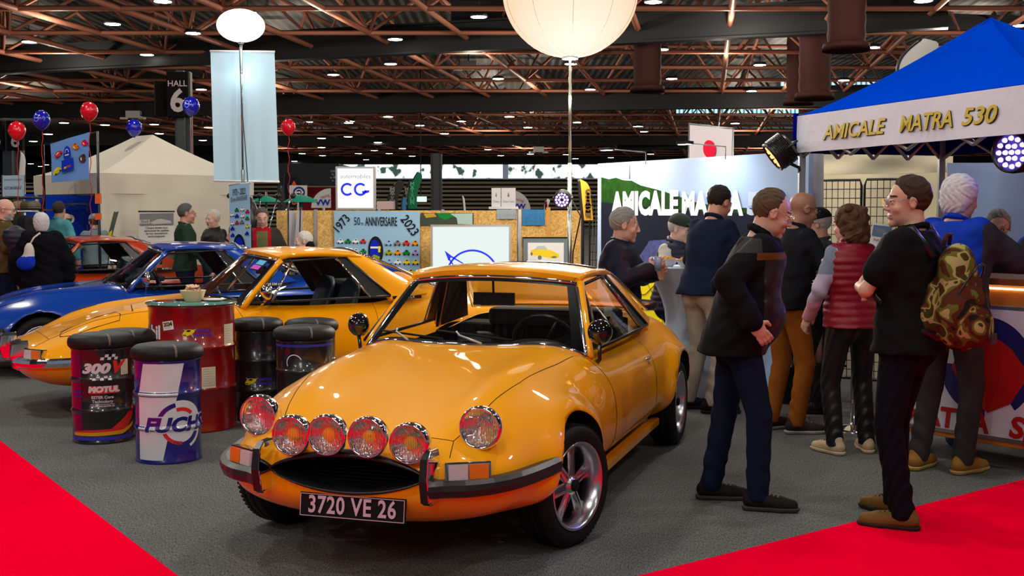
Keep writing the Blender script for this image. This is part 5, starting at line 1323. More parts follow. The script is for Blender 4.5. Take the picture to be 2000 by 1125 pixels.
# big light box with the blue emblem
def lightbox(name, u0, v0, u1, v1, Y, label, draw, depth=.12, tone=(.86, .97, .93), s=1.15, legs=False, z0=None):
    a, c = W(u0, v0, Y), W(u1, v1, Y); r = empty(name, ((a.x + c.x) / 2, Y, 0), 0, label, 'light box')
    w_, zt_, zb_ = c.x - a.x, a.z, c.z if z0 is None else z0
    b = MB()
    for (x, z, sx_, sz) in ((-w_ / 2 - .012, (zt_ + zb_) / 2, .024, zt_ - zb_ + .05), (w_ / 2 + .012, (zt_ + zb_) / 2, .024, zt_ - zb_ + .05), (0, zt_ + .012, w_, .024), (0, zb_ - .012, w_, .024)): b.box((x, depth / 2, z), (sx_, depth, sz))
    b.box((0, depth - .01, (zt_ + zb_) / 2), (w_, .01, zt_ - zb_)); b.build('box_frame', mat('alu_frame', (.5, .52, .52), .35, .8), r)
    b = MB(); b.box((0, .012, (zt_ + zb_) / 2), (w_, .006, zt_ - zb_)); o = b.build('lit_panel', emis(name + '_panel', tone, s), r)
    f = sign_fn(Vector((-w_ / 2, .009, zt_)), Vector((w_ / 2, .009, zt_)), Vector((-w_ / 2, .009, zb_)), .003); b = MB(); draw(b, f, w_ / (zt_ - zb_)); b.build('panel_print', [mat('lit_blue', S(0, 30, 215), .5, emit=S(0, 30, 215), es=.6), mat('lit_grey', S(120, 120, 125), .5), M['blk']], o)
    if legs: 
        b = MB(); b.tube([(0, depth / 2 + .05, .02), (0, depth / 2 + .05, zb_)], .03); b.box((0, depth / 2 + .05, .01), (.5, .4, .02)); b.build('stand', M['dark'], r)
    return r
def d_m(b, f0, asp0):
    asp = .98; f = lambda x, y, d=0: f0(x, y * MK, d)
    b.mat(0)
    for a0, a1 in ((.08, PI - .30), (PI + .25, 2 * PI - .2)): put(b, ring(.325, .350, a0, a1, 60), lambda x, y: f(.52 + x, .63 - y * asp))
    put(b, poly([(.155, .30), (.25, .37), (.215, .425), (.205, .43)]), f)
    put(b, poly([(.235, .385), (.25, .37), (.47, .50), (.455, .505)]), f); put(b, poly([(.205, .41), (.22, .40), (.29, .50), (.275, .505)]), f)
    stext(b, 'matra', f, .52, .70, .18, asp, .02, sx=1.2, shear=.1)
    b.mat(2); put(b, poly([(.60, .50), (.66, .485), (.74, .50), (.74, .507), (.60, .507)]), f)
MK = (597 - 443) / (FPX / 13.9) / (EYE - 28 / (FPX / 13.9) - .30)
lightbox('emblem_light_box', 845, 443, 994, 597, 13.9, 'large lit white light box with a thick blue ring and arrow emblem', d_m, legs=True, z0=.30, s=.8)
def d_cg(b, f, asp):
    b.mat(1); stext(b, 'automobiles', f, .5, .20, .15, asp, sx=1.05, shear=.15)
    b.mat(0); put(b, ring(.12, .185, .75, 2 * PI - .75, 40), lambda x, y: f(.27 + x, .53 - y * asp)); put(b, ring(.12, .185, .75, 2 * PI - .15, 40), lambda x, y: f(.64 + x, .53 - y * asp)); put(b, poly([(.68, .575), (.90, .55), (.88, .61), (.80, .63), (.70, .63)]), f)
lightbox('cg_light_box', 659, 329, 729, 406, 14.9, 'square lit white sign with automobiles CG in blue above the boards', d_cg, s=1.2, tone=(.95, .97, 1))
b = MB(); pz = W(694, 410, 14.96); b.tube([(pz.x, 15.02, .02), (pz.x, 15.02, pz.z)], .03); b.box((pz.x, 15.02, .01), (.5, .3, .02)); b.build('sign_stand', M['steel'], label='steel stand holding the lit CG sign up behind the boards', cat='stand')
# framed picture of the yellow car
Yf = Yo - .05; C4 = [W(1022, 465, Yf), W(1110, 465, Yf), W(1110, 521, Yf), W(1022, 521, Yf)]
r = empty('framed_picture', (0, 0, 0), 0, 'framed drawing of a yellow coupe in a grey mount on the boards', 'picture'); o = sheet('picture_mount', C4, mat('mount_grey', S(120, 135, 145), .6), t=.01, parent=r, nu=1, nv=1)
f = sign_fn(C4[0], C4[1], C4[3], .014); b = MB(); b.mat(0); put(b, rectp(.10, .16, .90, .88), f); b.mat(1)
put(b, poly([(.16, .55), (.17, .42), (.30, .36), (.48, .38), (.62, .42), (.78, .55), (.80, .66), (.70, .72), (.58, .70), (.42, .64), (.40, .70), (.33, .62), (.22, .58)]), lambda x, y: f(x, y, .001)); b.mat(2); put(b, move(disc(.075, 14, .045), .365, .68), lambda x, y: f(x, y, .002)); put(b, move(disc(.06, 14, .025), .185, .55), lambda x, y: f(x, y, .002)); put(b, poly([(.60, .66), (.70, .62), (.76, .66), (.68, .70)]), lambda x, y: f(x, y, .002)); b.mat(3); put(b, poly([(.25, .40), (.32, .27), (.48, .27), (.54, .41), (.4, .38)]), lambda x, y: f(x, y, .0015)); b.mat(4); put(b, rectp(.14, .78, .28, .81), lambda x, y: f(x, y, .001))
b.build('picture_drawing', [M['wht'], M['yel'], M['grey'], mat('ink_mist', S(190, 205, 205), .6), M['blue']], o)
for (du, dv, du2, dv2) in ((0, 0, 88, 0), (0, 56, 88, 56), (0, 0, 0, 56), (88, 0, 88, 56)):
    pass
fr = MB(); q = [W(1021, 464, Yf - .01), W(1111, 464, Yf - .01), W(1111, 522, Yf - .01), W(1021, 522, Yf - .01)]; fr.tube(q, .008, n=4, closed=True); fr.build('picture_frame', M['dark'], r)
sheet('hanging_strap', [W(1067, 405, Yo - .03), W(1075, 405, Yo - .03), W(1075, 465, Yo - .03), W(1067, 465, Yo - .03)], mat('ply_strip', S(205, 150, 80), .6), t=.008, label='narrow plywood strip hanging over the board above the framed picture', cat='wood strip')
# towel and cloth over the top edge
def hung(name, u0, u1, v0, v1, m, **k):
    a, c = W(u0, v0, Yo - .03), W(u1, v0, Yo - .03); z1 = W(u0, v1, Yo).z; P = []
    for i in range(13):
        x = a.x + (c.x - a.x) * i / 12; w_ = .012 * math.sin(i * 1.3); P.append([Vector((x, Yo + .035, a.z - .12)), Vector((x, Yo + .03, a.z)), Vector((x, Yo, a.z + .012)), Vector((x, Yo - .03, a.z)), Vector((x, Yo - .035 + w_, (a.z + z1) / 2)), Vector((x + w_, Yo - .04 + w_, z1))])
    b = MB(); thick(b, P, .005); return b.build(name, m, **k)
chk = mat('blue_check_cloth', S(60, 130, 180), .9); nt = chk.node_tree; N = nt.nodes; L = nt.links; tc = N.new('ShaderNodeTexCoord'); cz = N.new('ShaderNodeTexBrick'); cz.inputs['Color1'].default_value = (*S(70, 140, 190), 1); cz.inputs['Color2'].default_value = (*S(60, 125, 180), 1); cz.inputs['Mortar'].default_value = (*S(20, 50, 90), 1); cz.inputs['Scale'].default_value = 26; cz.offset = 0
mp = N.new('ShaderNodeMapping'); mp.inputs['Rotation'].default_value = (PI / 2, 0, 0); L.new(tc.outputs['Object'], mp.inputs[0]); L.new(mp.outputs[0], cz.inputs[0]); L.new(cz.outputs[0], N['Principled BSDF'].inputs['Base Color'])
hung('tea_towel', 1020, 1064, 411, 440, chk, label='blue checked tea towel hanging over the top of the boards', cat='towel')
hung('scarf', 970, 1008, 411, 428, mat('grey_cloth', S(150, 160, 170), .9), label='folded grey cloth hung over the board edge left of the blue towel', cat='cloth')
# folding chair in front of the light box seen through the windscreen
r = empty('folding_chair', (W(988, 600, 11.9).x, 11.9, 0), .2, 'grey folding chair behind the windscreen of the near yellow car', 'chair')
b = MB(); P = [[Vector((-.21 + .42 * i / 8, .02 * math.sin(PI * i / 8), .78 + (.10 + .03 * math.sin(PI * i / 8)) * j)) for j in (0, 1)] for i in range(9)]; thick(b, P, .012); b.build('backrest', mat('plastic_grey', S(150, 155, 160), .5), r)
for sx_ in (-.21, .21): b = MB(); b.tube([(sx_, .22, .02), (sx_, .02, .5), (sx_, -.0, .88)], .011); b.build('leg', M['steel'], r); b = MB(); b.tube([(sx_ * .95, -.35, .02), (sx_ * .95, -.05, .45), (sx_ * .95, .1, .5)], .011); b.build('leg', M['steel'], r)
b = MB(); b.box((0, -.17, .46), (.38, .36, .02)); b.build('seat', mat('plastic_grey', S(150, 155, 160), .5), r, bevel=.005)

# ------------------------------------------------------------------ spot lamps with rings of small emitters
def par(name, c, d, r, label, col, es, body_len=.17, mount=None):
    root = empty(name, c, 0, label, 'stage light'); D = Vector(d).normalized(); R = D.to_track_quat('Z', 'Y').to_matrix()
    b = MB(); b.lathe([(0, -body_len), (r * .75, -body_len), (r * .9, -body_len * .8), (r, -.02), (r * 1.02, 0), (r * .9, .004), (r * .9, -.03), (0, -.03)], 36, rot=R)
    for k in range(9): z = -body_len * (.2 + .08 * k); b.lathe([(r * .9, z), (r * 1.06, z), (r * 1.06, z + .004), (r * .9, z + .004)], 36, rot=R)
    o = b.build('lamp_housing', M['black'], root)
    e = emis(name + '_led', col, es)
    for i, (n, rr_) in enumerate(((1, 0), (6, .36), (12, .74))):
        for k in range(n):
            if (n == 1 and 'purple' in name): continue
            q = 2 * PI * k / n; p = R @ Vector((rr_ * r * .95 * math.cos(q), rr_ * r * .95 * math.sin(q), -.012)); b = MB(); b.lathe([(0, .006), (r * .11, .004), (r * .13, -.01)], 12, c=p, rot=R); b.build('led', e, o)
    l = bpy.data.lights.new('stage_beam', 'SPOT'); l.energy = 40; l.color = col; l.spot_size = 1.0; l.shadow_soft_size = .06; lo = bpy.data.objects.new('stage_beam', l); COL.objects.link(lo); lo.parent = root; lo.location = D * .06; lo.rotation_euler = D.to_track_quat('-Z', 'Y').to_euler()
    if mount:
        b = MB(); m_ = [Vector(x) - Vector(c) for x in mount]; b.tube(m_, .012); sd = R @ Vector((1, 0, 0))
        b.tube([sd * r * 1.12 - D * body_len * .5, sd * r * 1.15 - D * body_len * 1.15, -sd * r * 1.15 - D * body_len * 1.15, -sd * r * 1.12 - D * body_len * .5], .009); b.build('yoke', M['black'], root)
    return root
c = W(1097, 391, 11.35); par('purple_stage_light', c, (-.12, -1, -.18), .078, 'round stage light glowing violet clamped on the balloon lamp pole', (.62, .35, 1), 5, mount=[c + Vector((0, .12, 0)), Vector((pb.x, 11.6, c.z + .03))])
b = MB(); b.tube([(pb.x + .02, 11.57, c.z), (pb.x + .10, 11.5, c.z - .15), (pb.x + .03, 11.55, c.z - .5), (pb.x + .02, 11.55, .6)], .007, n=5); b.build('power_cable', M['rubber'], label='black cable hanging from the violet stage light along its pole', cat='cable')

# ------------------------------------------------------------------ printed club wall
def wallp(t, z): return Vector((.883 + 1.407 * t, 12.0 - 2.35 * t, z))
ztop = 2.0
n_w = Vector((-2.35, -1.407, 0)).normalized()
r = empty('printed_backdrop_wall', (0, 0, 0), 0, 'tall printed backdrop wall reading AMICALE MATRA 530 over a hedge and cobbles', 'display wall')
P = [[wallp(t, z) for z in (0.02, 1.0, ztop)] for t in (-.02, .25, .5, .75, 1.04)]; b = MB(); thick(b, P, .05, flip=True)
bk = mat('backdrop_sky', S(165, 190, 225), .6); o = b.build('backdrop_board', bk, r)
tu = lambda u: (lambda q: (12.0 * q - .883) / (1.407 + 2.35 * q))((u - 1000) / FPX)
def wz(u, v):
    t = tu(u); Yw = 12.0 - 2.35 * t; return W(u, v, Yw) + n_w * .004
def wput(mb, pts, d=0, mi=0): mb.mat(mi); mb.add([wz(u, v) + n_w * d for u, v in pts], [tuple(range(len(pts)))], False)
b = MB()
hedge_top = [(1175, 346), (1190, 350), (1204, 347), (1218, 352), (1235, 353), (1252, 362), (1275, 368), (1300, 375), (1330, 385), (1360, 395), (1400, 402), (1440, 405), (1480, 407), (1530, 409), (1556, 410)]
wput(b, hedge_top + [(1556, 470), (1175, 470)], .001, 0)                                     # hedge, green
wput(b, [(1175, 395), (1230, 400), (1300, 408), (1400, 415), (1556, 418), (1556, 480), (1400, 478), (1280, 470), (1175, 480)], .002, 1)   # dark asphalt
wput(b, [(1175, 430), (1556, 425), (1556, 500), (1345, 500), (1300, 470), (1270, 468), (1255, 500), (1175, 560)], .0025, 1)
wput(b, [(1175, 560), (1250, 500), (1270, 470), (1300, 468), (1345, 500), (1556, 500), (1556, 560), (1300, 600), (1175, 640)], .003, 2)  # cobbles
wput(b, [(1175, 640), (1556, 560), (1556, 790), (1175, 880)], .003, 4)
wput(b, [(1228, 600), (1240, 568), (1262, 545), (1290, 532), (1330, 530), (1380, 545), (1420, 580), (1420, 640), (1228, 660)], .006, 3)   # yellow car flank
b.build('backdrop_print', [mat('print_hedge', S(22, 62, 12), .8, noise=.95, nscale=16, bump=.5, bscale=60), mat('print_asphalt', S(20, 25, 42), .8, noise=.25, nscale=50), mat('print_cobbles', S(75, 80, 135), .8, noise=.6, nscale=22), mat('print_yellow_car', S(240, 225, 10), .3), mat('print_pale', S(170, 185, 215), .5)], o)
b = MB(); b.tube([wz(1232, 322) + n_w * .01, wz(1232, 350) + n_w * .01], .006); b.build('printed_lamp_post', M['grey'], o)
b = MB()
for pl_ in ([(1240, 575), (1262, 575), (1285, 552)], [(1262, 605), (1300, 600), (1330, 575)], [(1262, 545), (1290, 600), (1300, 650)]): b.tube([wz(u, v) + n_w * .009 for u, v in pl_], .0025, n=4)
b.build('printed_seam', M['blk'], o)
def wtext(txt, u0, u1, v0, v1, mi_, m, nm):
    vf = text_mesh(txt, 1.0, bold=.055, sx=1, space=1.04, align='LEFT'); xs = [v[0] for v in vf[0]]; ys = [v[1] for v in vf[0]]; x0, x1, y0, y1 = min(xs), max(xs), min(ys), max(ys)
    t0, t1 = tu(u0), tu(u1); z0, z1 = wz(u0, v1).z, wz(u0, v0).z
    b = MB(); b.add([wallp(t0 + (t1 - t0) * (v[0] - x0) / (x1 - x0), z0 + (z1 - z0) * (v[1] - y0) / (y1 - y0)) + n_w * .012 for v in vf[0]], vf[1], False); return b.build(nm, m, o)
tw = mat('lettering_white', S(225, 235, 245), .6)
wtext('AMICALE', 1195, 1326, 374, 421, 0, tw, 'wall_lettering'); wtext('MATRA', 1333, 1453, 374, 421, 0, tw, 'wall_lettering'); wtext('530', 1460, 1536, 374, 421, 0, mat('lettering_pale', S(190, 205, 225), .4), 'wall_lettering')
# picture lights clamped on top of the wall
for (u, v, lab) in ((1395, 295, 'small black arm lamp clipped to the wall top under the round red flag'), (1240, 308, 'thin arm lamp clipped to the wall top near its left end')):
    t = tu(u + 20); base = wallp(t, ztop); tip = base + n_w * .45 + Vector((0, 0, .10)); r_ = empty('picture_light', base, 0, lab, 'lamp'); b = MB(); b.tube([Vector((0, 0, -.03)), Vector((0, 0, .08)), tip - base], .006, n=6); b.build('arm', M['steel'], r_)
    b = MB(); b.box(tip - base, (.14, .07, .025), rz=-.9); hd_ = b.build('lamp_head', M['black'], r_); b = MB(); b.box(tip - base + Vector((0, 0, -.014)), (.11, .05, .004), rz=-.9); b.build('lamp_panel', emis('led_panel', (1, 1, 1), 6), hd_)
    l = bpy.data.lights.new('wall_washer', 'SPOT'); l.energy = 20 if u > 1300 else 10; l.color = (.92, .96, 1); l.spot_size = 2.1; l.spot_blend = .8; l.shadow_soft_size = .05; lo = bpy.data.objects.new('wall_washer', l); COL.objects.link(lo); lo.parent = r_; lo.location = tip - base + Vector((0, 0, -.03)); dd = (-n_w * .45 + Vector((0, 0, -.35))); lo.rotation_euler = dd.to_track_quat('-Z', 'Y').to_euler()
# flag with the red disc behind the wall
r = empty('flag', (0, 0, 0), 0, 'white flag with one round red disc hanging behind the printed wall', 'flag'); C4 = [W(1347, 243, 14), W(1430, 252, 13.6), W(1430, 330, 13.6), W(1347, 330, 14)]; o = sheet('flag_cloth', C4, mat('flag_white', S(200, 195, 205), .8), wave=.008, parent=r); f = sign_fn(C4[0], C4[1], C4[3], .016)
b = MB(); put(b, disc(.20, 30, .15), lambda x, y: f(.49 + x, .50 - y)); b.build('flag_disc', mat('flag_red', S(215, 20, 60), .7), o); b = MB(); b.tube([W(1347, 242, 14), W(1431, 251, 13.6)], .01); b.build('flag_rail', M['steel'], r)
b = MB(); b.tube([W(1347, 240, 14.05), Vector((W(1347, 240, 14.05).x, 14.05, .02))], .015); b.tube([W(1431, 251, 13.65), Vector((W(1431, 251, 13.65).x, 13.65, .02))], .015); b.build('flag_pole', M['steel'], r)
# ------------------------------------------------------------------ blue club tent on the right
def tent(name, label, c0, e1, e2, L1, L2, zb, zt, zp, roofm, valm, legm, ridge=0, sides=None, inner=None, sag=.0, legz=0, ridge_dir=1):
    """c0 nearest corner, e1/e2 unit edges, valance zb..zt, peak zp"""
    r = empty(name, (c0[0], c0[1], 0), 0, label, 'tent'); e1 = Vector((*e1, 0)); e2 = Vector((*e2, 0)); cr = [Vector((0, 0, 0)), e1 * L1, e1 * L1 + e2 * L2, e2 * L2]
    ctr = (cr[0] + cr[2]) / 2; rd = (e1 if ridge_dir == 1 else e2) * ridge / 2
    b = MB()
    for k in range(4):
        a, c = cr[k], cr[(k + 1) % 4]
        if ridge:
            pa = ctr + (rd if (a - ctr).dot(rd) > 0 else -rd); pc = ctr + (rd if (c - ctr).dot(rd) > 0 else -rd)
        else: pa = pc = ctr
        P = []
        for i in range(17):
            u = i / 16; row = []
            for j in range(15):
                v = j / 14; p = (a * (1-u) + c * u) * (1-v) + (pa * (1-u) + pc * u) * v
                z = zt + (zp - zt) * (v ** 1.25 if sag else v) - sag * math.sin(PI * v) * math.sin(PI * u) * .5
                row.append(Vector((p.x, p.y, z)))
            P.append(row)
        thick(b, P, .006)
    b.build('canopy_roof', roofm, r)
    for k in range(4):
        a, c = cr[k], cr[(k + 1) % 4]; b = MB(); dn = (a + c) / 2 - ctr; dn.z = 0; dn.normalize()
        P = [[Vector((0, 0, 0)) + a * (1 - i / 20) + c * (i / 20) + dn * (.01 + .010 * math.sin(i * .9 + v * 2) * (1 - v)) + Vector((0, 0, zb + (zt - zb) * v)) for v in (0, .5, 1)] for i in range(21)]
        thick(b, P, .005); b.build('valance', valm(k) if callable(valm) else valm, r)
        lg = MB(); q = a + (ctr - a).normalized() * .04; lg.box((q.x, q.y, zt / 2), (.045, .045, zt)); lg.box((q.x, q.y, .01), (.12, .12, .02)); lg.build('leg', legm, r)
    f = MB()
    for k in range(4):
        a, c = cr[k], cr[(k + 1) % 4]; a = a + (ctr - a) * .03; c = c + (ctr - c) * .03; n = 4
        for i in range(n):
            p, q = a + (c - a) * i / n, a + (c - a) * (i + 1) / n; z0, z1 = zt - .02, zt - .30
            f.tube([p + Vector((0, 0, z0 if i % 2 else z1)), q + Vector((0, 0, z1 if i % 2 else z0))], .014, n=5); f.tube([p + Vector((0, 0, z1 if i % 2 else z0)), q + Vector((0, 0, z0 if i % 2 else z1))], .014, n=5)
    f.build('folding_frame', mat('alu_frame', (.5, .52, .52), .35, .8), r)
    return r, cr, ctr
def un(x, y): l = math.hypot(x, y); return (x / l, y / l)
blue_t = mat('tent_blue', S(0, 66, 205), .6, spec=0, noise=.06, nscale=4, bump=.3, bscale=12, bdist=.02); navy_t = mat('tent_navy', S(6, 14, 120), .6, spec=0); tw_ = mat('tent_white', S(222, 225, 240), .7, bump=.3, bscale=9, bdist=.02)
c0 = W(1557, 300, 8.8); e1 = un(.32, -.947); e2 = un(.947, .32)
t_, cr, ctr = tent('club_tent', 'blue pop up tent with a white front band reading AMICALE MATRA 530', (c0.x, c0.y), e1, e2, 2.5, 1.25, EYE + (415 - 300) / (FPX / 8.8), EYE + (415 - 229) / (FPX / 8.8), EYE + (415 - 42) / (FPX / 7.85), blue_t, (lambda k: tw_ if k == 0 else navy_t), M['steel'], sag=.10)
E1, E2 = Vector((*e1, 0)), Vector((*e2, 0)); zvb, zvt = EYE + 115 / (FPX / 8.8), EYE + 186 / (FPX / 8.8)
nrm = -E2
def vfn(x, y, d=0): return E1 * x + Vector((0, 0, y)) + nrm * (.022 + d)
b = MB()
for (m_, off, dx, dz) in ((0, 0, .006, -.006), (1, .003, 0, 0)):
    b.mat(m_)
    fz = lambda x, y, d=0: vfn(x + dx, y + dz, off)
    ftext(b, 'AMICALE', fz, .36, 1.08, zvb + .178, zvb + .075, bold=.022, shear=.25); ftext(b, 'MATRA', fz, 1.22, 1.72, zvb + .178, zvb + .075, bold=.022, shear=.25); ftext(b, '530', fz, 1.80, 2.10, zvb + .178, zvb + .075, bold=.022, shear=.25)
b.build('valance_lettering', [mat('letter_shadow', S(40, 35, 10), .6), mat('letter_gold', S(205, 180, 40), .5)], t_)
b = MB(); b.tube([Vector((0, 0, zvb - .02)) - E2 * .015, Vector((0, 0, zvt + .02)) - E2 * .015], .02, n=8); b.build('corner_piping', navy_t, t_)
# side cloth at the back of the tent
def wallsheet(name, u0, Y0, u1, Y1, v0, z0, m, wave=.02, **k):
    a, c = W(u0, v0, Y0), W(u1, v0, Y1); zt_ = W(u0, v0, Y0).z
    return sheet(name, [Vector((a.x, Y0, zt_)), Vector((c.x, Y1, c.z)), Vector((c.x, Y1, z0)), Vector((a.x, Y0, z0))], m, wave=wave, **k)
wallsheet('tent_side_wall', 1850, 9.7, 2150, 9.0, 318, .02, mat('side_cloth_bluewhite', S(150, 175, 215), .8), .03, label='pale blue white cloth wall closing the back of the blue tent', cat='tent wall')
wallsheet('tent_side_wall', 1575, 9.75, 1610, 9.9, 300, .02, mat('side_cloth_grey', S(190, 195, 200), .7), .008, label='narrow pale cloth strip beside the tent post, right of the printed wall', cat='tent wall')
wallsheet('tent_side_wall', 1600, 11.2, 1860, 10.4, 305, .02, mat('side_cloth_cream', S(205, 195, 165), .8), .03, label='cream cloth wall behind the black wire grids', cat='tent wall')
wallsheet('awning_cloth', 1600, 10.6, 1850, 9.95, 302, 1.515 + 75 / (FPX / 10.3), mat('side_cloth_cream', S(215, 205, 175), .8), .03, label='cream awning flap hanging above the wire grids', cat='awning')
# wire grids
def wiregrid(u0, Y0, u1, Y1, v0, label, z0=.1, nx=11, nz=22):
    a, c = W(u0, v0, Y0), W(u1, v0, Y1); zt_ = (a.z + c.z) / 2; r = empty('wire_grid', (a.x, a.y, 0), 0, label, 'display grid', 'black wire display grids'); d = Vector((c.x - a.x, c.y - a.y, 0))
    b = MB(); b.tube([Vector((0, 0, z0)), Vector((0, 0, zt_ - .05)), d * .04 + Vector((0, 0, zt_)), d * .96 + Vector((0, 0, zt_)), d + Vector((0, 0, zt_ - .05)), d + Vector((0, 0, z0))], .011, n=6); b.tube([Vector((0, 0, z0)), d + Vector((0, 0, z0))], .011, n=6); b.tube([Vector((0, 0, 0)), Vector((0, 0, z0))], .011, n=6); b.tube([d, d + Vector((0, 0, z0))], .011, n=6); b.build('grid_frame', M['black'], r)
    b = MB()
    for i in range(1, nx): b.tube([d * i / nx + Vector((0, 0, z0)), d * i / nx + Vector((0, 0, zt_))], .0035, n=4)
    for i in range(1, nz): b.tube([Vector((0, 0, z0 + (zt_ - z0) * i / nz)), d + Vector((0, 0, z0 + (zt_ - z0) * i / nz))], .0035, n=4)
    b.build('grid_wires', M['black'], r)
wiregrid(1603, 10.35, 1683, 10.2, 352, 'black wire display grid left of the red gilet woman, against cream cloth', nx=7); wiregrid(1689, 10.15, 1790, 9.95, 350, 'black wire display grid between the woman and the backpack man', nx=8); wiregrid(1152, 13.3, 1182, 13.15, 382, 'black wire display grid squeezed between boards and printed wall', nx=5, nz=18)
# stage lights on the tent
c = W(1508, 308, 8.7); par('orange_stage_light', c, (-.80, .02, -.60), .115, 'black stage light with orange leds at the left corner of the blue tent', (1, .25, .05), 7, body_len=.16, mount=[c + Vector((.08, 0, -.02)), c + Vector((.2, .02, -.07)), W(1562, 340, 8.8)])
c = W(1972, 298, 6.9); par('blue_stage_light', c, (-.80, -.55, -.08), .115, 'black stage light with blue violet leds under the right end of the tent band', (.18, .12, 1), 7, body_len=.18, mount=[c + Vector((.08, 0, .02)), c + Vector((.3, .1, .05))])
b = MB(); b.tube([W(1518, 283, 8.72), W(1535, 282, 8.75), W(1555, 288, 8.78), W(1575, 300, 8.78)], .006, n=5); b.build('power_cable', M['rubber'], label='short black cable looping from the orange stage light to the tent leg', cat='cable')
# ------------------------------------------------------------------ counter
A = Vector((2.46, 7.55, 0)); D = Vector((.62, -.78, 0)).normalized(); NR = Vector((-D.y * -1, D.x * -1, 0)); NR = Vector((D.y, -D.x, 0)); BK_ = -NR
r = empty('bar_counter', A, 0, 'wooden bar counter on castors with a white poster panel reading MATRA Sports', 'counter')
wood = mat('counter_wood', S(190, 115, 45), .5, noise=.15, nscale=5, bump=.1, bscale=20); LC = 1.35; HC = 1.12
def cb(name, x0, x1, y0, y1, z0, z1, m, par_=r, bev=.004):
    b = MB(); R3 = Matrix((D, BK_, Vector((0, 0, 1)))).transposed(); b.box(D * (x0 + x1) / 2 + BK_ * (y0 + y1) / 2 + Vector((0, 0, (z0 + z1) / 2)), (x1 - x0, y1 - y0, z1 - z0), rot=R3); return b.build(name, m, par_, bevel=bev)
cb('carcass', 0, LC, 0, .5, .14, HC - .03, wood); cb('worktop', -.03, LC + .03, -.04, .54, HC - .03, HC + .01, mat('worktop_wood', S(150, 90, 40), .35, coat=.3))
cb('warm_led_strip', .02, LC * .72, -.012, -.002, HC - .055, HC - .045, emis('led_warm', (1, .75, .4), 6))
fr = cb('poster_frame', .02, LC - .12, -.012, -.002, .17, HC - .15, M['steel']); po = cb('poster_panel', .045, LC - .145, -.016, -.010, .195, HC - .175, mat('panel_white', S(205, 205, 222), .4), bev=0)
cf = lambda x, y, d=0: D * x + Vector((0, 0, y)) + NR * (.018 + d)
b = MB(); b.mat(1); put(b, move(ring(.0, .30, -.9, PI * .62, 40), .58, .60), lambda x, y: cf(x, y)); b.mat(1); put(b, move(ring(.0, .30, PI * 1.0, PI * 1.5, 30), .58, .60), lambda x, y: cf(x, y))
b.mat(0); put(b, poly([(.42, .74), (.58, .82), (.74, .72), (.85, .58), (.74, .40), (.60, .33), (.45, .42), (.36, .58)]), lambda x, y: cf(x, y, .001))
b.mat(0); put(b, move(text_mesh('MATRA', .17, bold=.006, shear=.1), .32, .26), lambda x, y: cf(x, y, .002)); put(b, move(text_mesh('Sports', .17, bold=.007, shear=.15, sx=1.1), .98, .26), lambda x, y: cf(x, y, .002))
b.mat(1); put(b, move(text_mesh('AMICALE', .05, bold=.002, shear=.15), 1.07, .84), lambda x, y: cf(x, y, .001)); put(b, move(text_mesh('MATRA 530', .05, bold=.002, shear=.15), 1.09, .78), lambda x, y: cf(x, y, .001))
b.mat(2); put(b, poly([(.84, .85), (.88, .80), (.93, .80), (.96, .84), (.93, .87), (.87, .88)]), lambda x, y: cf(x, y, .001)); b.mat(3); put(b, poly([(.86, .83), (.9, .78), (.90, .71), (.93, .80)]), lambda x, y: cf(x, y, .002))
b.build('poster_print', [mat('poster_red', S(170, 10, 15), .5), mat('poster_navy', S(20, 25, 95), .5), M['yel'], M['blk']], po)
b = MB(); R3 = Matrix((D, BK_, Vector((0, 0, 1)))).transposed(); b.lathe([(0, .02), (.028, .018), (.03, 0)], 24, c=D * (LC - .32) + Vector((0, 0, HC - .09)), rot=NR.to_track_quat('Z', 'Y').to_matrix()); b.build('orange_knob', mat('orange_knob', S(235, 130, 20), .4), r)
cb('red_sticker', LC - .55, LC - .46, -.006, -.001, HC - .125, HC - .06, mat('sticker_dark_red', S(120, 20, 20), .4), bev=0)
for x in (.1, LC - .1):
    for y in (.06, .44):
        b = MB(); q = D * x + BK_ * y; b.lathe([(0, -.02), (.045, -.018), (.05, -.01), (.05, .01), (.045, .018), (0, .02)], 20, c=q + Vector((0, 0, .05)), rot=NR.to_track_quat('Z', 'Y').to_matrix()); b.box(q + Vector((0, 0, .115)), (.05, .05, .05)); b.build('castor', mat('castor_blue', S(60, 80, 130), .4), r)
def oncounter(x, y): return A + D * x + BK_ * y + Vector((0, 0, HC + .0101))
p = oncounter(LC - .48, .10); r = empty('bowl', p, 0, 'wide beige bowl of oranges standing on the wooden counter', 'bowl'); b = MB(); b.lathe([(0, .006), (.05, 0), (.075, .02), (.115, .085), (.120, .105), (.114, .105), (.07, .03), (0, .012)], 40); b.build('bowl_shell', mat('beige_bowl', S(215, 180, 120), .4), r)
for k, (dx, dy, dz, lab) in enumerate(((0, -.02, .105, 'orange heaped highest in the beige bowl on the counter'), (-.06, .0, .085, 'orange at the left in the beige bowl on the counter'), (.06, .01, .085, 'orange at the right in the beige bowl on the counter'))):
    b = MB(); b.sphere((0, 0, 0), .036, 18, 12); o = b.build('orange', mat('orange_peel', S(235, 120, 20), .45, bump=.3, bscale=200), label=lab, cat='fruit', group='oranges in the bowl'); o.location = p + Vector((dx, dy, dz))
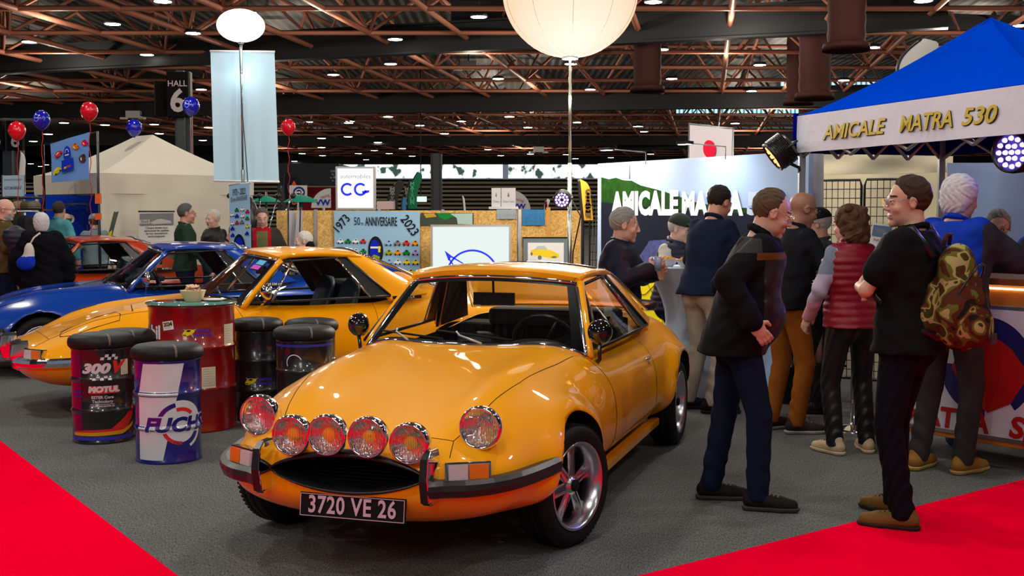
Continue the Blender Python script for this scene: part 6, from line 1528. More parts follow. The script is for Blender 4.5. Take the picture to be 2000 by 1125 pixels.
def cup(p, label, m, h=.075, r=.037, print_=True):
    r_ = empty('paper_cup', p, 0, label, 'cup', 'cups on the counter'); b = MB(); b.lathe([(0, .004), (r * .75, 0), (r, h), (r * 1.04, h + .002), (r * .95, h), (r * .7, .006), (0, .008)], 28); o = b.build('cup_wall', m, r_)
    if print_:
        b = MB()
        for k in range(5): q = k * 1.3 - 3; b.mat(k % 2); fn = drumfn(r * .9, q, .003); put(b, disc(.009, 8), lambda x, y: fn(x, h * .5 + y + .012 * (k % 2)))
        b.build('cup_print', [M['blue'], M['grn']], o)
cup(oncounter(LC - .33, .06), 'yellow printed paper cup between the orange bowl and the white cup', mat('cup_yellow', S(235, 200, 40), .5), .085, .042); cup(oncounter(LC - .22, .07), 'white printed paper cup at the right of the yellow cup on the counter', M['white'], .07, .042)
b = MB()
for k in range(4): b.box(oncounter(LC - .21 + .012 * k, .08) + Vector((0, 0, .08)), (.006, .02, .08), rz=.2 * k)
b.build('wooden_stirrers', mat('stir_wood', S(225, 190, 120), .7), label='pale wooden stirrers standing in the white cup on the counter', cat='stirrers')
# bar table foot, tall table with cloth, stools, catering bits between the people
def bar_table(u, v, label, h=1.05, top=.3, cloth_=None):
    p = G(u, v); r = empty('bar_table', p, 0, label, 'table'); b = MB(); b.lathe([(0, .035), (.03, .035), (.05, .03), (.16, .016), (.20, .008), (.205, .0), (0, .0)], 40); b.build('base', M['chrome'], r); b = MB(); b.tube([(0, 0, .03), (0, 0, h)], .028, n=16); b.build('column', M['chrome'], r)
    b = MB(); b.lathe([(0, h), (top, h), (top + .005, h + .01), (top, h + .025), (0, h + .025)], 40); b.build('tabletop', M['white'], r); return p
bar_table(1668, 838, 'chrome pedestal bar table behind the woman in the red gilet')
# tall white covered table by the man with the cap
p = G(1372, 785); h = 1.06; r = empty('high_table', (p.x - .12, p.y + .25, 0), 0, 'high round table dressed in a pale stretch cover beside the capped man', 'table'); p = r.location
b = MB(); b.lathe([(0, h), (.32, h), (.33, h + .01), (.32, h + .02), (0, h + .02)], 40); b.build('tabletop', mat('cover_white', S(190, 205, 225), .7), r)
b = MB(); P = []
for j in range(13):
    v = j / 12; z = h + .01 - v * (h - .02); rr_ = .33 - .20 * math.sin(PI * min(1, v * 1.15)) ** .9 * (1 if v < .87 else .9)
    P.append([Vector(((rr_ + .02 * math.cos(4 * q) * math.sin(PI * v)) * math.cos(q), (rr_ + .02 * math.cos(4 * q) * math.sin(PI * v)) * math.sin(q), z)) for q in [2 * PI * k / 40 for k in range(40)]])
b.grid(P, closev=True); b.build('stretch_cover', mat('cover_white', S(190, 205, 225), .7), r)
def snackbowl(p, label): 
    r_ = empty('bowl', p, 0, label, 'bowl'); b = MB(); b.lathe([(0, .004), (.04, 0), (.06, .02), (.085, .06), (.088, .062), (.08, .06), (.05, .015), (0, .01)], 32); b.build('bowl_shell', M['white'], r_)
    b = MB(); rq = random.Random(4)
    for k in range(40): a_, q = rq.random() * 6.28, rq.random() ** .5 * .07; b.sphere((q * math.cos(a_), q * math.sin(a_), .055 + .02 * (1 - q / .07) + rq.random() * .008), (.012, .009, .006), 7, 5)
    o = b.build('crisps', mat('snack', S(215, 150, 70), .7), r_); o['kind'] = 'stuff'
snackbowl(p + Vector((-.15, -.12, h + .021)), 'white bowl heaped with snacks on the pale covered high table'); snackbowl(p + Vector((-.02, -.25, h + .0205)) , 'second snack bowl, nearest the table edge beside the navy sweater')
# stool seat near the navy jacket man
def barstool(u, Z, z, label):
    x = W(u, 500, Z).x; r = empty('bar_stool', (x, Z, 0), 0, label, 'stool'); b = MB(); b.lathe([(0, z), (.17, z), (.19, z + .02), (.185, z + .05), (.15, z + .065), (0, z + .07)], 36); b.build('seat', M['black'], r); b = MB(); b.tube([(0, 0, .03), (0, 0, z)], .03, n=12); b.lathe([(0, .03), (.19, .012), (.2, 0), (0, 0)], 32); b.build('pedestal', M['chrome'], r)
barstool(1236, 8.9, .80, 'black bar stool beside the man in the navy bomber jacket')
r = empty('water_dispenser', (G(1592, 800).x, G(1592, 800).y, 0), 0, 'dark catering trolley with steel flasks glimpsed behind the tan trousers', 'trolley')
b = MB(); b.box((0, .1, .35), (.42, .4, .02)); b.box((0, .1, .72), (.42, .4, .02)); b.box((0, .28, .4), (.42, .02, .8)); b.build('shelves', M['black'], r)
for k, x in enumerate((-.12, 0, .12)): b = MB(); b.lathe([(0, .0), (.05, 0), (.052, .01), (.052, .24), (.03, .28), (.025, .31), (0, .31)], 24, c=(x, .0, .36)); b.build('flask', mat('flask_steel', (.35, .35, .36), .3, .8), r)
# leaflet held up behind the woman
C4 = [W(1705, 435, 8.1), W(1745, 440, 8.05), W(1736, 492, 8.05), W(1697, 480, 8.1)]; o = sheet('magazine', C4, M['paper'], label='magazine cover held up between the woman and the backpack man', cat='magazine', nu=1, nv=1)
f = sign_fn(C4[0], C4[1], C4[3], .006); b = MB(); b.mat(0); put(b, rectp(.05, .08, .95, .55), f); b.mat(1); put(b, rectp(.2, .2, .7, .4), lambda x, y: f(x, y, .001)); b.mat(2); stext(b, 'MATRA', f, .5, .72, .16, .8); b.build('cover_print', [mat('cover_blue', S(70, 110, 150), .5), M['grey'], M['blk']], o)

# ------------------------------------------------------------------ left: cream tent, banners, racks
cream = mat('tent_cream', S(222, 214, 196), .75, noise=.05, nscale=2, bump=.3, bscale=6, bdist=.03)
c0 = W(193, 380, 17.5); k1 = W(495, 380, 19.4); ea = un(k1.x - c0.x, k1.y - c0.y); LT = math.hypot(k1.x - c0.x, k1.y - c0.y); eb = (-ea[1], ea[0])
sT = FPX / 17.5
tt, crT, ctT = tent('cream_tent', 'large cream pop up tent with a sagging peaked roof on the left', (c0.x, c0.y), eb, ea, 2.1, LT, EYE + (415 - 378) / sT, EYE + (415 - 338) / sT, EYE + (415 - 262) / (FPX / 18.7), cream, cream, mat('leg_white', S(215, 215, 215), .5), ridge=.55, sag=.16, ridge_dir=1)
wl_ = sheet('tent_side_wall', [Vector((c0.x, c0.y - .01, EYE + (415 - 378) / sT)), Vector((k1.x, k1.y - .01, EYE + (415 - 378) / sT)), Vector((k1.x, k1.y - .01, .02)), Vector((c0.x, c0.y - .01, .02))], cream, wave=.03, label='cream cloth wall closing the near side of the cream tent', cat='tent wall')
EB = Vector((*eb, 0)); EA = Vector((*ea, 0)); C0 = Vector((c0.x, c0.y, 0))
bp0 = C0 + EA * (LT - .1); bp1 = bp0 + EB * 2.0
bl_ = mat('tent_inner_blue', S(10, 60, 200), .7, bump=.3, bscale=5, bdist=.03)
q0, q1 = W(84, 380, 19.9), W(193, 380, 19.6); sheet('tent_back_wall', [Vector((q0.x - .3, 19.9, EYE + .3)), Vector((q1.x + .3, 19.6, EYE + .3)), Vector((q1.x + .3, 19.6, .02)), Vector((q0.x - .3, 19.9, .02))], bl_, wave=.03, label='bright blue cloth wall inside the open side of the cream tent', cat='tent wall')
# blue sweatshirt hanging
r = empty('hanging_sweatshirt', (0, 0, 0), 0, 'blue sweatshirt with a white round badge on a hanger inside the tent', 'clothing'); p = W(140, 425, 18.9); f = Field(.012); f.loft([(0, 0, -.30, .22, .06), (0, 0, .05, .21, .06), (0, 0, .12, .10, .05)]); f.chain([(-.18, 0, .08), (-.30, 0, -.08), (-.33, 0, -.30)], [.06, .055, .045]); f.chain([(.18, 0, .08), (.30, 0, -.08), (.33, 0, -.30)], [.06, .055, .045])
V, Q = f.run(); o = mesh_obj('sweatshirt_body', V, Q, cloth('swblue', S(20, 60, 190)), None, r); r.location = p; b = MB(); put(b, disc(.07, 20), lambda x, y: Vector((x, -.07, y - .02))); b.build('badge', M['wht'], o); b = MB(); b.tube([(-.12, 0, .15), (0, 0, .2), (.12, 0, .15)], .006); b.tube([(0, 0, .2), (0, 0, .30)], .004); b.build('hanger', M['steel'], r)
b = MB(); b.tube([W(112, 398, 18.9), W(170, 398, 18.9)], .015); b.tube([W(112, 398, 18.9), Vector((W(112, 398, 18.9).x, 18.9, 0))], .012); b.tube([W(170, 398, 18.9), Vector((W(170, 398, 18.9).x, 18.9, 0))], .012); b.build('clothes_rail', M['steel'], label='steel clothes rail carrying the blue sweatshirt in the tent', cat='clothes rail')
# dark rack of garments and caps at far left
zr = 15.6; b = MB(); a_, c_ = W(-20, 413, zr), W(74, 413, zr); b.tube([a_, c_], .015); b.tube([c_, Vector((c_.x, zr, 0))], .015); b.tube([a_, Vector((a_.x, zr, 0))], .015); b.build('clothes_rail', M['steel'], label='clothes rail of dark jackets behind the white haired woman', cat='clothes rail')
for k, u in enumerate((22, 33, 44, 55, 66)):
    p = W(u, 440, zr); f = Field(.014); f.loft([(0, 0, -.55, .05, .24), (0, 0, .0, .05, .23), (0, 0, .08, .04, .09)]); f.chain([(0, -.18, .02), (0, -.25, -.2), (0, -.24, -.5)], [.05, .05, .04]); V, Q = f.run(); o = mesh_obj('hanging_jacket', V, Q, cloth('rack%d' % k, [(.012, .012, .016), (.01, .01, .02), (.02, .018, .018), (.008, .01, .02), (.02, .02, .025)][k]), None, None, label=['leftmost dark jacket on the far left rail', 'dark navy jacket second on the far left rail', 'dark brown jacket in the middle of the far left rail', 'black blue jacket fourth on the far left rail', 'dark grey jacket rightmost on the far left rail'][k], cat='clothing', group='dark jackets on the far left rail'); o.location = (p.x, zr, p.z + .05)
r = empty('market_canopy', (0, 0, 0), 0, 'low dark canopy frame heaped with caps at the far left', 'display shelf'); b = MB(); P0, P1 = W(-15, 410, 16), W(80, 408, 16); b.tube([W(-15, 388, 16), W(30, 386, 16), W(83, 386, 16), W(83, 410, 16)], .02); b.box(((P0.x + P1.x) / 2, 16.2, P0.z), (P1.x - P0.x, .6, .02)); b.tube([Vector((P1.x, 16, 0)), P1], .02); b.build('shelf_frame', M['black'], r)
for k, u in enumerate((5, 20, 36, 52, 66)):
    b = MB(); p = W(u, 402, 16.1); b.sphere((0, 0, 0), (.09, .11, .07), 14, 8); b.lathe([(.06, -.02), (.13, -.03), (.135, -.035), (.06, -.035)], 18); o = b.build('hat', cloth('hat%d' % k, [S(120, 110, 80), S(60, 60, 50), S(150, 140, 110), S(90, 85, 60), S(130, 120, 100)][k]), label=['olive sun hat leftmost on the dark shelf at the far left', 'darkest sun hat second on the far left shelf', 'sandy pale sun hat in the middle of the far left shelf', 'brown green sun hat fourth on the far left shelf', 'beige sun hat rightmost on the far left shelf'][k], cat='hat', group='hats on the far left shelf'); o.location = (p.x, 16.1, p.z)
# car poster banner on its pole frame
Yc = 16.9; r = empty('car_print_banner', (0, 0, 0), 0, 'light blue banner printed with toy-like cars and a blue badge, high on a black frame', 'banner')
C4 = [W(98, 281, Yc + .35), W(174, 258, Yc), W(174, 350, Yc), W(101, 357, Yc + .35)]; cb_ = mat('banner_skyblue', S(115, 165, 235), .7); o = sheet('banner_cloth', C4, cb_, parent=r, wave=.01)
f = sign_fn(C4[0], C4[1], C4[3], .02); b = MB(); NV = 5; cm = [mat('print_redcar', S(210, 60, 70), .6), mat('print_orangecar', S(235, 120, 30), .6), mat('print_redcar2', S(225, 25, 60), .6), M['yel'], mat('print_darkcar', S(90, 60, 50), .6), mat('print_badge', S(20, 60, 200), .6), M['wht'], M['blk']]
for (mi_, x, y, s_, ro) in ((0, .22, .33, .23, .6), (1, .66, .27, .21, 2.2), (2, .90, .25, .20, 2), (3, .17, .74, .24, .5), (4, .83, .62, .25, 1.6)):
    b.mat(mi_); T = lambda a_, c_: f(x + (a_ * math.cos(ro) - c_ * math.sin(ro)) * s_, y - (a_ * math.sin(ro) + c_ * math.cos(ro)) * s_ * .9); put(b, poly([(-.5, -.25), (-.45, .1), (-.2, .3), (.2, .35), (.45, .1), (.5, -.2), (.1, -.35)]), T)
    b.mat(7); put(b, move(disc(.09, 8), -.28, -.25), lambda a_, c_: T(a_, c_)); put(b, move(disc(.09, 8), .28, -.22), lambda a_, c_: T(a_, c_)); b.mat(6); put(b, poly([(-.15, .15), (.15, .18), (.2, .05), (-.2, .03)]), lambda a_, c_: T(a_, c_) + Vector((0, -.004, 0)))
b.mat(5); put(b, ring(.0, .17, 0, PI, 20, sx=.5), lambda x, y: f(.45 + x, .36 - y)); put(b, rectp(.36, .36, .54, .50), f); put(b, rectp(.30, .52, .60, .82), lambda x, y: f(x, y)); b.mat(6); put(b, ring(.08, .10, 0, PI, 16, sx=.5), lambda x, y: f(.45 + x, .36 - y, .003)); put(b, rectp(.40, .40, .50, .43), lambda x, y: f(x, y, .003)); b.mat(7); put(b, rectp(.30, .85, .60, .865), f)
b.mat(3); put(b, rectp(.36, .70, .42, .75), lambda x, y: f(x, y, .003)); b.mat(0); put(b, rectp(.44, .69, .54, .74), lambda x, y: f(x, y, .003)); b.build('banner_print', cm, o)
b = MB(); p1, p2 = W(190, 257, Yc), W(84, 282, Yc + .4); b.tube([Vector((p1.x, p1.y, 0)), p1, p2, Vector((p2.x, p2.y, 0))], .02, n=6); b.build('banner_frame', M['black'], r)
for v in (388, 423): b = MB(); p = W(192, v, Yc); b.box(p, (.07, .07, .14 if v < 400 else .09)); b.build('orange_tie', mat('orange_tape', S(240, 95, 20), .5), r)
# roll-up 1973-2023
Yr = 13.4; r = empty('roll_up_banner', (0, 0, 0), 0, 'narrow light blue roll up banner headed 1973 - 2023 with small cars', 'banner'); zb_ = .06; a_, c_ = W(447, 363, Yr), W(487, 357, Yr - .15); C4 = [a_, c_, Vector((W(492, 480, Yr - .15).x, Yr - .15, zb_)), Vector((W(452, 480, Yr).x, Yr, zb_))]; o = sheet('banner_cloth', C4, cloth_bl, parent=r)
hz_ = a_.z - zb_; f = sign_fn(C4[0], C4[1], C4[3], .01); wv_ = (c_ - a_).length; asp = wv_ / hz_; hh = lambda v_: (v_ - 360) / (FPX / Yr) / hz_
b = MB(); b.mat(BK); stext(b, '1973 - 2023', f, .5, hh(375), hh(377), asp, .01, sx=.42); stext(b, '50 eme ANNIVERSAIRE', f, .5, hh(388), hh(373), asp, 0, sx=.33)
for k, (x, v_, mi_) in enumerate(((.38, 409, GN), (.65, 409, WH), (.90, 415, RD), (.15, 417, WH), (.38, 421, BL), (.65, 422, WH), (.88, 428, GN), (.15, 434, WH), (.38, 434, RD), (.62, 434, GY), (.15, 444, BL), (.88, 443, YL), (.15, 457, BL), (.85, 457, BL))): smallcar(b, f, x, hh(v_), .20, asp, mi_, BK)
b.mat(BK); put(b, disc(hh(388), 24, .30), lambda x, y: f(.45 + x, hh(484) - y)); b.mat(BL); put(b, disc(hh(380), 24, .2), lambda x, y: f(.47 + x, hh(482) - y, .003)); b.mat(WH); put(b, rectp(.15, hh(478), .7, hh(482)), lambda x, y: f(x, y, .004)); b.build('banner_print', colset, o); b = MB(); b.box(((C4[2] + C4[3]) / 2) + Vector((0, 0, -.03)), ((C4[2] - C4[3]).length + .05, .12, .06)); b.tube([C4[0] + Vector((0, .03, 0)), C4[1] + Vector((0, .03, 0))], .015); b.tube([(C4[0] + C4[1]) / 2 + Vector((0, .03, 0)), (C4[2] + C4[3]) / 2 + Vector((0, .03, 0))], .01); b.build('banner_base', M['steel'], r)
# poster hung on the tent wall
Yp = 17.4; C4 = [W(271, 416, Yp), W(340, 415, Yp + .3), W(340, 475, Yp + .3), W(271, 475, Yp)]; r = empty('tent_wall_poster', (0, 0, 0), 0, 'poster with a grey racing car photo above French text hung on the cream tent', 'poster'); o = sheet('poster_sheet', C4, M['paper'], parent=r, nu=2, nv=2)
f = sign_fn(C4[0], C4[1], C4[3], .01); asp = 1.15; b = MB(); b.mat(0); put(b, rectp(.02, .02, .98, .42), f); b.mat(1); put(b, poly([(.3, .33), (.5, .22), (.62, .2), (.9, .28), (.92, .36), (.4, .38)]), lambda x, y: f(x, y, .002)); b.mat(1); put(b, rectp(.02, .22, .3, .36), lambda x, y: f(x, y, .002)); b.mat(2); stext(b, 'Shell', lambda x, y, d=0: f(x, y, .004), .16, .29, .13, asp)
for k, t__ in enumerate(('Chaque annee nous', 'eprouvons les qualites', 'de nos conceptions', 'technologiques.')): stext(b, t__, f, .5, .50 + k * .095, .095, asp, .012, sx=.95)
b.build('poster_print', [mat('photo_grey', S(120, 122, 122), .5, noise=.4, nscale=6), mat('photo_light', S(190, 190, 190), .5), M['blk']], o)
b = MB(); b.tube([W(270, 413, Yp), W(341, 413, Yp + .3)], .012); b.build('poster_rail', M['black'], r)
# leaning narrow banner left of it
C4 = [W(222, 415, 16.8), W(231, 413, 16.8), W(216, 470, 16.8), W(208, 470, 16.8)]; o = sheet('leaning_display_board', C4, mat('board_dark', S(70, 90, 80), .5), t=.02, label='narrow dark board with a yellow patch leaning at the tent wall', cat='board', nu=1, nv=1); f = sign_fn(C4[0], C4[1], C4[3], .012); b = MB(); put(b, poly([(.1, .72), (.8, .65), (.9, .85), (.3, .98)]), f); b.build('board_print', M['yel'], o)
b = MB(); b.tube([W(224, 413, 16.9), Vector((W(207, 470, 16.9).x - .1, 16.9, 0))], .008, n=5); b.build('leaning_pole', M['black'], label='thin dark pole leaning beside the narrow board', cat='pole')
# balloons
def balloon(u, v, Y, m, lab, to, scale=1.0, mark=False):
    p = W(u, v, Y); r_ = 16.5 / FPX * Y * scale; root = empty('balloon', p, 0, lab, 'balloon', 'helium balloons over the left stands'); b = MB(); P = []
    for j in range(21):
        ph = -PI / 2 + PI * j / 20; rr_ = math.cos(ph) * r_ * (1 - .10 * max(0, -math.sin(ph)) ** 2 * 1.5); P.append([Vector((rr_ * math.cos(q), rr_ * math.sin(q), r_ * 1.1 * math.sin(ph) - (.12 * r_ * max(0, -math.sin(ph)) ** 3))) for q in [2 * PI * k / 28 for k in range(28)]])
    b.grid(P, closev=True, flip=True); b.lathe([(.01, -r_ * 1.22), (r_ * .12, -r_ * 1.32), (.012, -r_ * 1.2)], 10); o = b.build('balloon_skin', m, root)
    b = MB(); n = 14; L_ = p.z - to; b.tube([Vector((.015 * math.sin(k * 1.7), .01 * math.cos(k * 2.1), -r_ * 1.25 - (L_ - r_ * 1.25) * k / n)) for k in range(n + 1)], .005, n=4); b.build('ribbon', mat('red_ribbon', S(190, 10, 30), .4), root)
    if mark:
        b = MB(); mp = lambda x, y: Vector((r_ * 1.01 * math.sin(x), -r_ * 1.01 * math.cos(x) * math.cos(y), r_ * 1.1 * math.sin(y))); wrapped(b, move(ring(.34, .40, 0, 2 * PI, 20, sx=.8), -.25, .15), lambda x, y: mp(x, y), .1); wrapped(b, rectp(-.5, .1, 0, .2), lambda x, y: mp(x, y), .1); b.build('balloon_print', mat('print_lightblue', S(150, 180, 255), .4), o)
rb_, bb_ = mat('balloon_red', S(225, 15, 40), .18, coat=.6), mat('balloon_blue', S(20, 25, 170), .18, coat=.6)
balloon(33, 255, 15.5, rb_, 'red balloon furthest left, by the white sixes sign', .9); balloon(81, 234, 15.5, bb_, 'blue balloon over the left post of the car banner', 1.2, mark=True); balloon(174, 217, 15.5, rb_, 'red balloon highest of all, above the car banner', 1.2)
balloon(262, 249, 18.8, bb_, 'blue balloon just above the peak of the cream tent', 2.7, .9); balloon(373, 207, 19.5, bb_, 'blue balloon in front of the HALL 6 sign', 1.6, mark=True); balloon(563, 248, 16, rb_, 'red balloon right of the plain white banner', 1.6, .85)
# columns with hall numbers
def column(u, v0, Y, w_, label, sign=None):
    p = W(u, v0, Y); r = empty('hall_column', (p.x, Y, 0), 0, label, 'column'); b = MB(); b.box((0, 0, p.z / 2), (w_, w_ * .3, p.z)); b.box((0, -w_ * .4, p.z / 2), (w_ * .5, w_ * .5, p.z)); b.box((0, w_ * .4, p.z / 2), (w_, w_ * .3, p.z)); b.build('shaft', mat('column_grey', (.035, .045, .055), .5), r)
    return r, p
r, p = column(356, 140, 40, .5, 'dark steel column with the black HALL 6 sign near its top')
s_ = FPX / 40
b = MB(); b.box((0, -.5, EYE + (415 - 190) / s_), (.70, .25, 85 / s_)); b.box((-.62, -.35, EYE + (415 - 197) / s_), (.40, .1, 66 / s_), rz=.5); o = b.build('sign_box', mat('matte_black', (.006, .006, .007), .9), r); b = MB(); put(b, move(text_mesh('HALL', .27, bold=.003), 0, EYE + (415 - 170) / s_), lambda x, y: Vector((x, -.632, y))); put(b, move(text_mesh('6', 1.0, bold=.03), .0, EYE + (415 - 204) / s_), lambda x, y: Vector((x, -.632, y))); b.build('sign_lettering', mat('sign_pale', S(190, 180, 185), .6), o)
r, p = column(22, 240, 34, .5, 'dark column at the far left with two pale number 6 signs'); s_ = FPX / 34
b = MB(); b.box((.28, -.4, EYE + (415 - 268) / s_), (.42, .2, 56 / s_)); b.box((-.3, -.4, EYE + (415 - 268) / s_), (.5, .2, 56 / s_)); o = b.build('sign_box', mat('matte_black', (.006, .006, .007), .9), r); b = MB(); put(b, move(text_mesh('6', .5, bold=.012), .3, EYE + (415 - 279) / s_), lambda x, y: Vector((x, -.505, y))); put(b, move(text_mesh('6', .5, bold=.012), -.22, EYE + (415 - 277) / s_), lambda x, y: Vector((x, -.505, y))); b.build('sign_lettering', mat('sign_pale', S(190, 180, 185), .6), o)
for (u, v, Y, w_, lab) in ((852, 300, 60, .55, 'dark column standing before the slatted wall left of the middle'), (558, 320, 45, .3, 'thin dark column right of the plain white banner'),):
    column(u, v, Y, w_, lab)
# far sign board on posts, far left
r = empty('sign_board', (0, 0, 0), 0, 'white sign board with dark lettering on two posts at the far left', 'sign'); C4 = [W(5, 343, 24), W(46, 342, 24), W(46, 383, 24), W(5, 383, 24)]; o = sheet('board', C4, mat('board_bluewhite', S(185, 215, 230), .7), parent=r, nu=1, nv=1, t=.02); f = sign_fn(C4[0], C4[1], C4[3], .01); b = MB(); stext(b, 'AMAPHRACME DE MERCREDI', f, .5, .22, .12, 1, .0, sx=.55); stext(b, 'AUTOMOBILE 67', f, .5, .62, .2, 1, .02, sx=.55); b.build('board_lettering', M['grey'], o)
b = MB(); 
for u in (5, 46): q = W(u, 342, 24.05); b.tube([Vector((q.x, q.y, 0)), q], .03)
b.build('posts', M['steel'], r)
# ------------------------------------------------------------------ things behind the boards
def feather(u0, v0, u1, v1, Y, w_, m, lab, text=None, tm=None, curve=.5):
    """tall feather flag: foot u0,v0 tip u1,v1"""
    a_, c_ = W(u0, v0, Y), W(u1, v1, Y); H = c_.z - a_.z; r = empty('feather_flag', (a_.x, Y, 0), 0, lab, 'flag', 'feather flags'); b = MB(); P = []; pp = []
    for j in range(17):
        v = j / 16; x0 = (c_.x - a_.x) * v ** 2.2 - w_ * .12 * math.sin(PI * v); ww = w_ * (1 if v < .72 else math.sqrt(max(.001, 1 - ((v - .72) / .285) ** 2))); z = a_.z + H * v; P.append([Vector((x0, 0, z)), Vector((x0 + ww / 2, -.02, z)), Vector((x0 + ww, .0, z - .1 * H * v * 0))]); pp.append(Vector((x0, 0, z)))
    thick(b, P, .006); o = b.build('flag_cloth', m, r); b = MB(); b.tube([Vector((0, 0, 0))] + pp, .018, n=6); b.build('flag_pole', M['black'], r)
    if text:
        b = MB(); n = len(text)
        for k, ch in enumerate(text): zz = a_.z + H * (.12 + .6 * (1 - (k + .5) / n)); put(b, text_mesh(ch, w_ * .6, bold=.01), lambda x, y: Vector((x + w_ * .5 - .03 * w_, -.05, zz + y)))
        b.build('flag_lettering', tm or M['wht'], o)
    return r
feather(757, 408, 779, 352, 40, .35, mat('flag_dark', S(60, 60, 58), .7), 'dark grey feather flag left of two others behind the boards', 'MAISON', mat('flag_letter', S(150, 150, 140), .7))
feather(787, 408, 801, 352, 40.5, .28, mat('flag_dark2', S(45, 55, 50), .7), 'slim dark feather flag between the grey and green ones', 'MAISON', mat('flag_letter', S(150, 150, 140), .7))
feather(797, 408, 815, 336, 39, .30, mat('flag_green', S(30, 120, 85), .7), 'green feather flag tallest of the three behind the boards', 'MAISON', mat('flag_letter2', S(90, 180, 140), .7))
feather(785, 410, 787, 385, 38, .14, mat('flag_blue', S(60, 130, 190), .7), 'small blue pennant in front of the green feather flag')
feather(1138, 430, 1130, 350, 12.6, .11, mat('flag_orange', S(205, 150, 50), .7), 'tall orange feather flag beside the violet stage light', 'CITROEN', mat('flag_letter3', S(90, 70, 40), .7))
feather(905, 412, 902, 382, 40, .08, M['wht'], 'thin white feather flag above the car photo poster'); feather(1062, 412, 1068, 388, 30, .12, M['wht'], 'small white and pink feather flag above the blue towel', 'PRINCE', mat('flag_pink', S(200, 40, 90), .7))
feather(38, 385, 40, 297, 30, .16, M['wht'], 'white feather flag at the far left under the sixes sign')
feather(1755, 155, 1800, 76, 14, .33, mat('flag_offwhite', S(190, 190, 185), .7), 'white feather flag with a black edge rising behind the blue tent')
feather(560, 405, 556, 340, 36, .5, mat('flag_navy', S(20, 20, 35), .7), 'dark feather flag with orange letters right of the red jacket man', 'ANIES', mat('flag_letter4', S(220, 80, 30), .7))
# dark kiosk with lit red inside
r = empty('exhibition_kiosk', (0, 0, 0), 0, 'dark exhibition kiosk with a red lit interior behind the boards', 'kiosk'); a_, c_ = W(545, 322, 42), W(662, 322, 42); zt_ = a_.z; z1_ = W(600, 362, 42).z
b = MB(); b.box(((a_.x + c_.x) / 2, 42, (zt_ + z1_) / 2), (c_.x - a_.x, .2, zt_ - z1_)); b.box(((a_.x + c_.x) / 2, 43.5, zt_), (c_.x - a_.x, 3, .1)); b.build('fascia', mat('kiosk_dark', (.018, .022, .03), .6), r); b = MB(); b.box(((a_.x + c_.x) / 2, 45, z1_ / 2), (c_.x - a_.x, .1, z1_)); b.build('back_wall', mat('kiosk_red', S(120, 25, 30), .6, noise=.7, nscale=1.5), r)
for x in (a_.x, c_.x, (a_.x + c_.x) / 2 - .5): b = MB(); b.box((x, 42, z1_ / 2), (.12, .12, z1_)); b.build('kiosk_post', M['black'], r)
b = MB(); stf = sign_fn(W(640, 330, 41.85), W(660, 330, 41.85), W(640, 360, 41.85)); [stext(b, t__, stf, .5, .15 + .2 * k, .17, .7) for k, t__ in enumerate(('5/30', 'Ca', 'Le 30', 'La'))]; b.build('fascia_lettering', mat('kiosk_letter', S(170, 170, 170), .6), r)
C4 = [W(565, 362, 34), W(600, 362, 34), W(600, 388, 34), W(565, 388, 34)]; o = sheet('round_badge_banner', C4, M['paper'], label='small pale banner with a dark blue round badge behind the umbrellas', cat='banner', nu=1, nv=1); f = sign_fn(C4[0], C4[1], C4[3], .02); b = MB(); b.mat(0); put(b, disc(.42, 24, .33), lambda x, y: f(.55 + x, .52 - y)); b.mat(1); put(b, ring(.2, .27, 0, 2 * PI, 20, sx=.8), lambda x, y: f(.55 + x, .52 - y, .01)); put(b, rectp(.3, .47, .8, .58), lambda x, y: f(x, y, .012)); b.build('banner_print', [mat('badge_navy', S(30, 60, 130), .6), M['wht']], o)
# umbrellas (open, teal)
def umbrella(u, v, Y, r_, lab):
    p = W(u, v, Y); r = empty('umbrella', (p.x, Y, 0), 0, lab, 'umbrella', 'teal parasols behind the boards'); b = MB(); P = []
    for j in range(9):
        ph = j / 8; rr_ = r_ * ph; P.append([Vector(((rr_ * (1 - .04 * (1 - abs(math.cos(4 * q))))) * math.cos(q), rr_ * math.sin(q), p.z - .28 * r_ * ph ** 1.8 * 1.4)) for q in [2 * PI * k / 32 for k in range(32)]])
    b.grid(P, closev=True); b.build('canopy', mat('umbrella_teal', S(20, 165, 140), .6), r); b = MB(); b.tube([(0, 0, .0), (0, 0, p.z + .08)], .02, n=6); b.build('pole', M['steel'], r)
for (u_, v_, Z_, lab_) in ((582, 388, 34.05, 'thin post carrying the small badge banner behind the boards'), (632, 400, 27.1, 'thin post under the quarter round sign beside the CG sign'), (1012, 400, 27.1, 'thin post under the quarter round sign behind the white boxes')):
    b = MB(); q_ = W(u_, v_, Z_); b.tube([Vector((q_.x, Z_, 0)), q_], .03, n=6); b.build('sign_post', M['steel'], label=lab_, cat='post')
umbrella(520, 383, 24, .30, 'smaller teal parasol left of the red lit kiosk'); umbrella(588, 381, 24, .36, 'larger teal parasol under the dark kiosk'); 
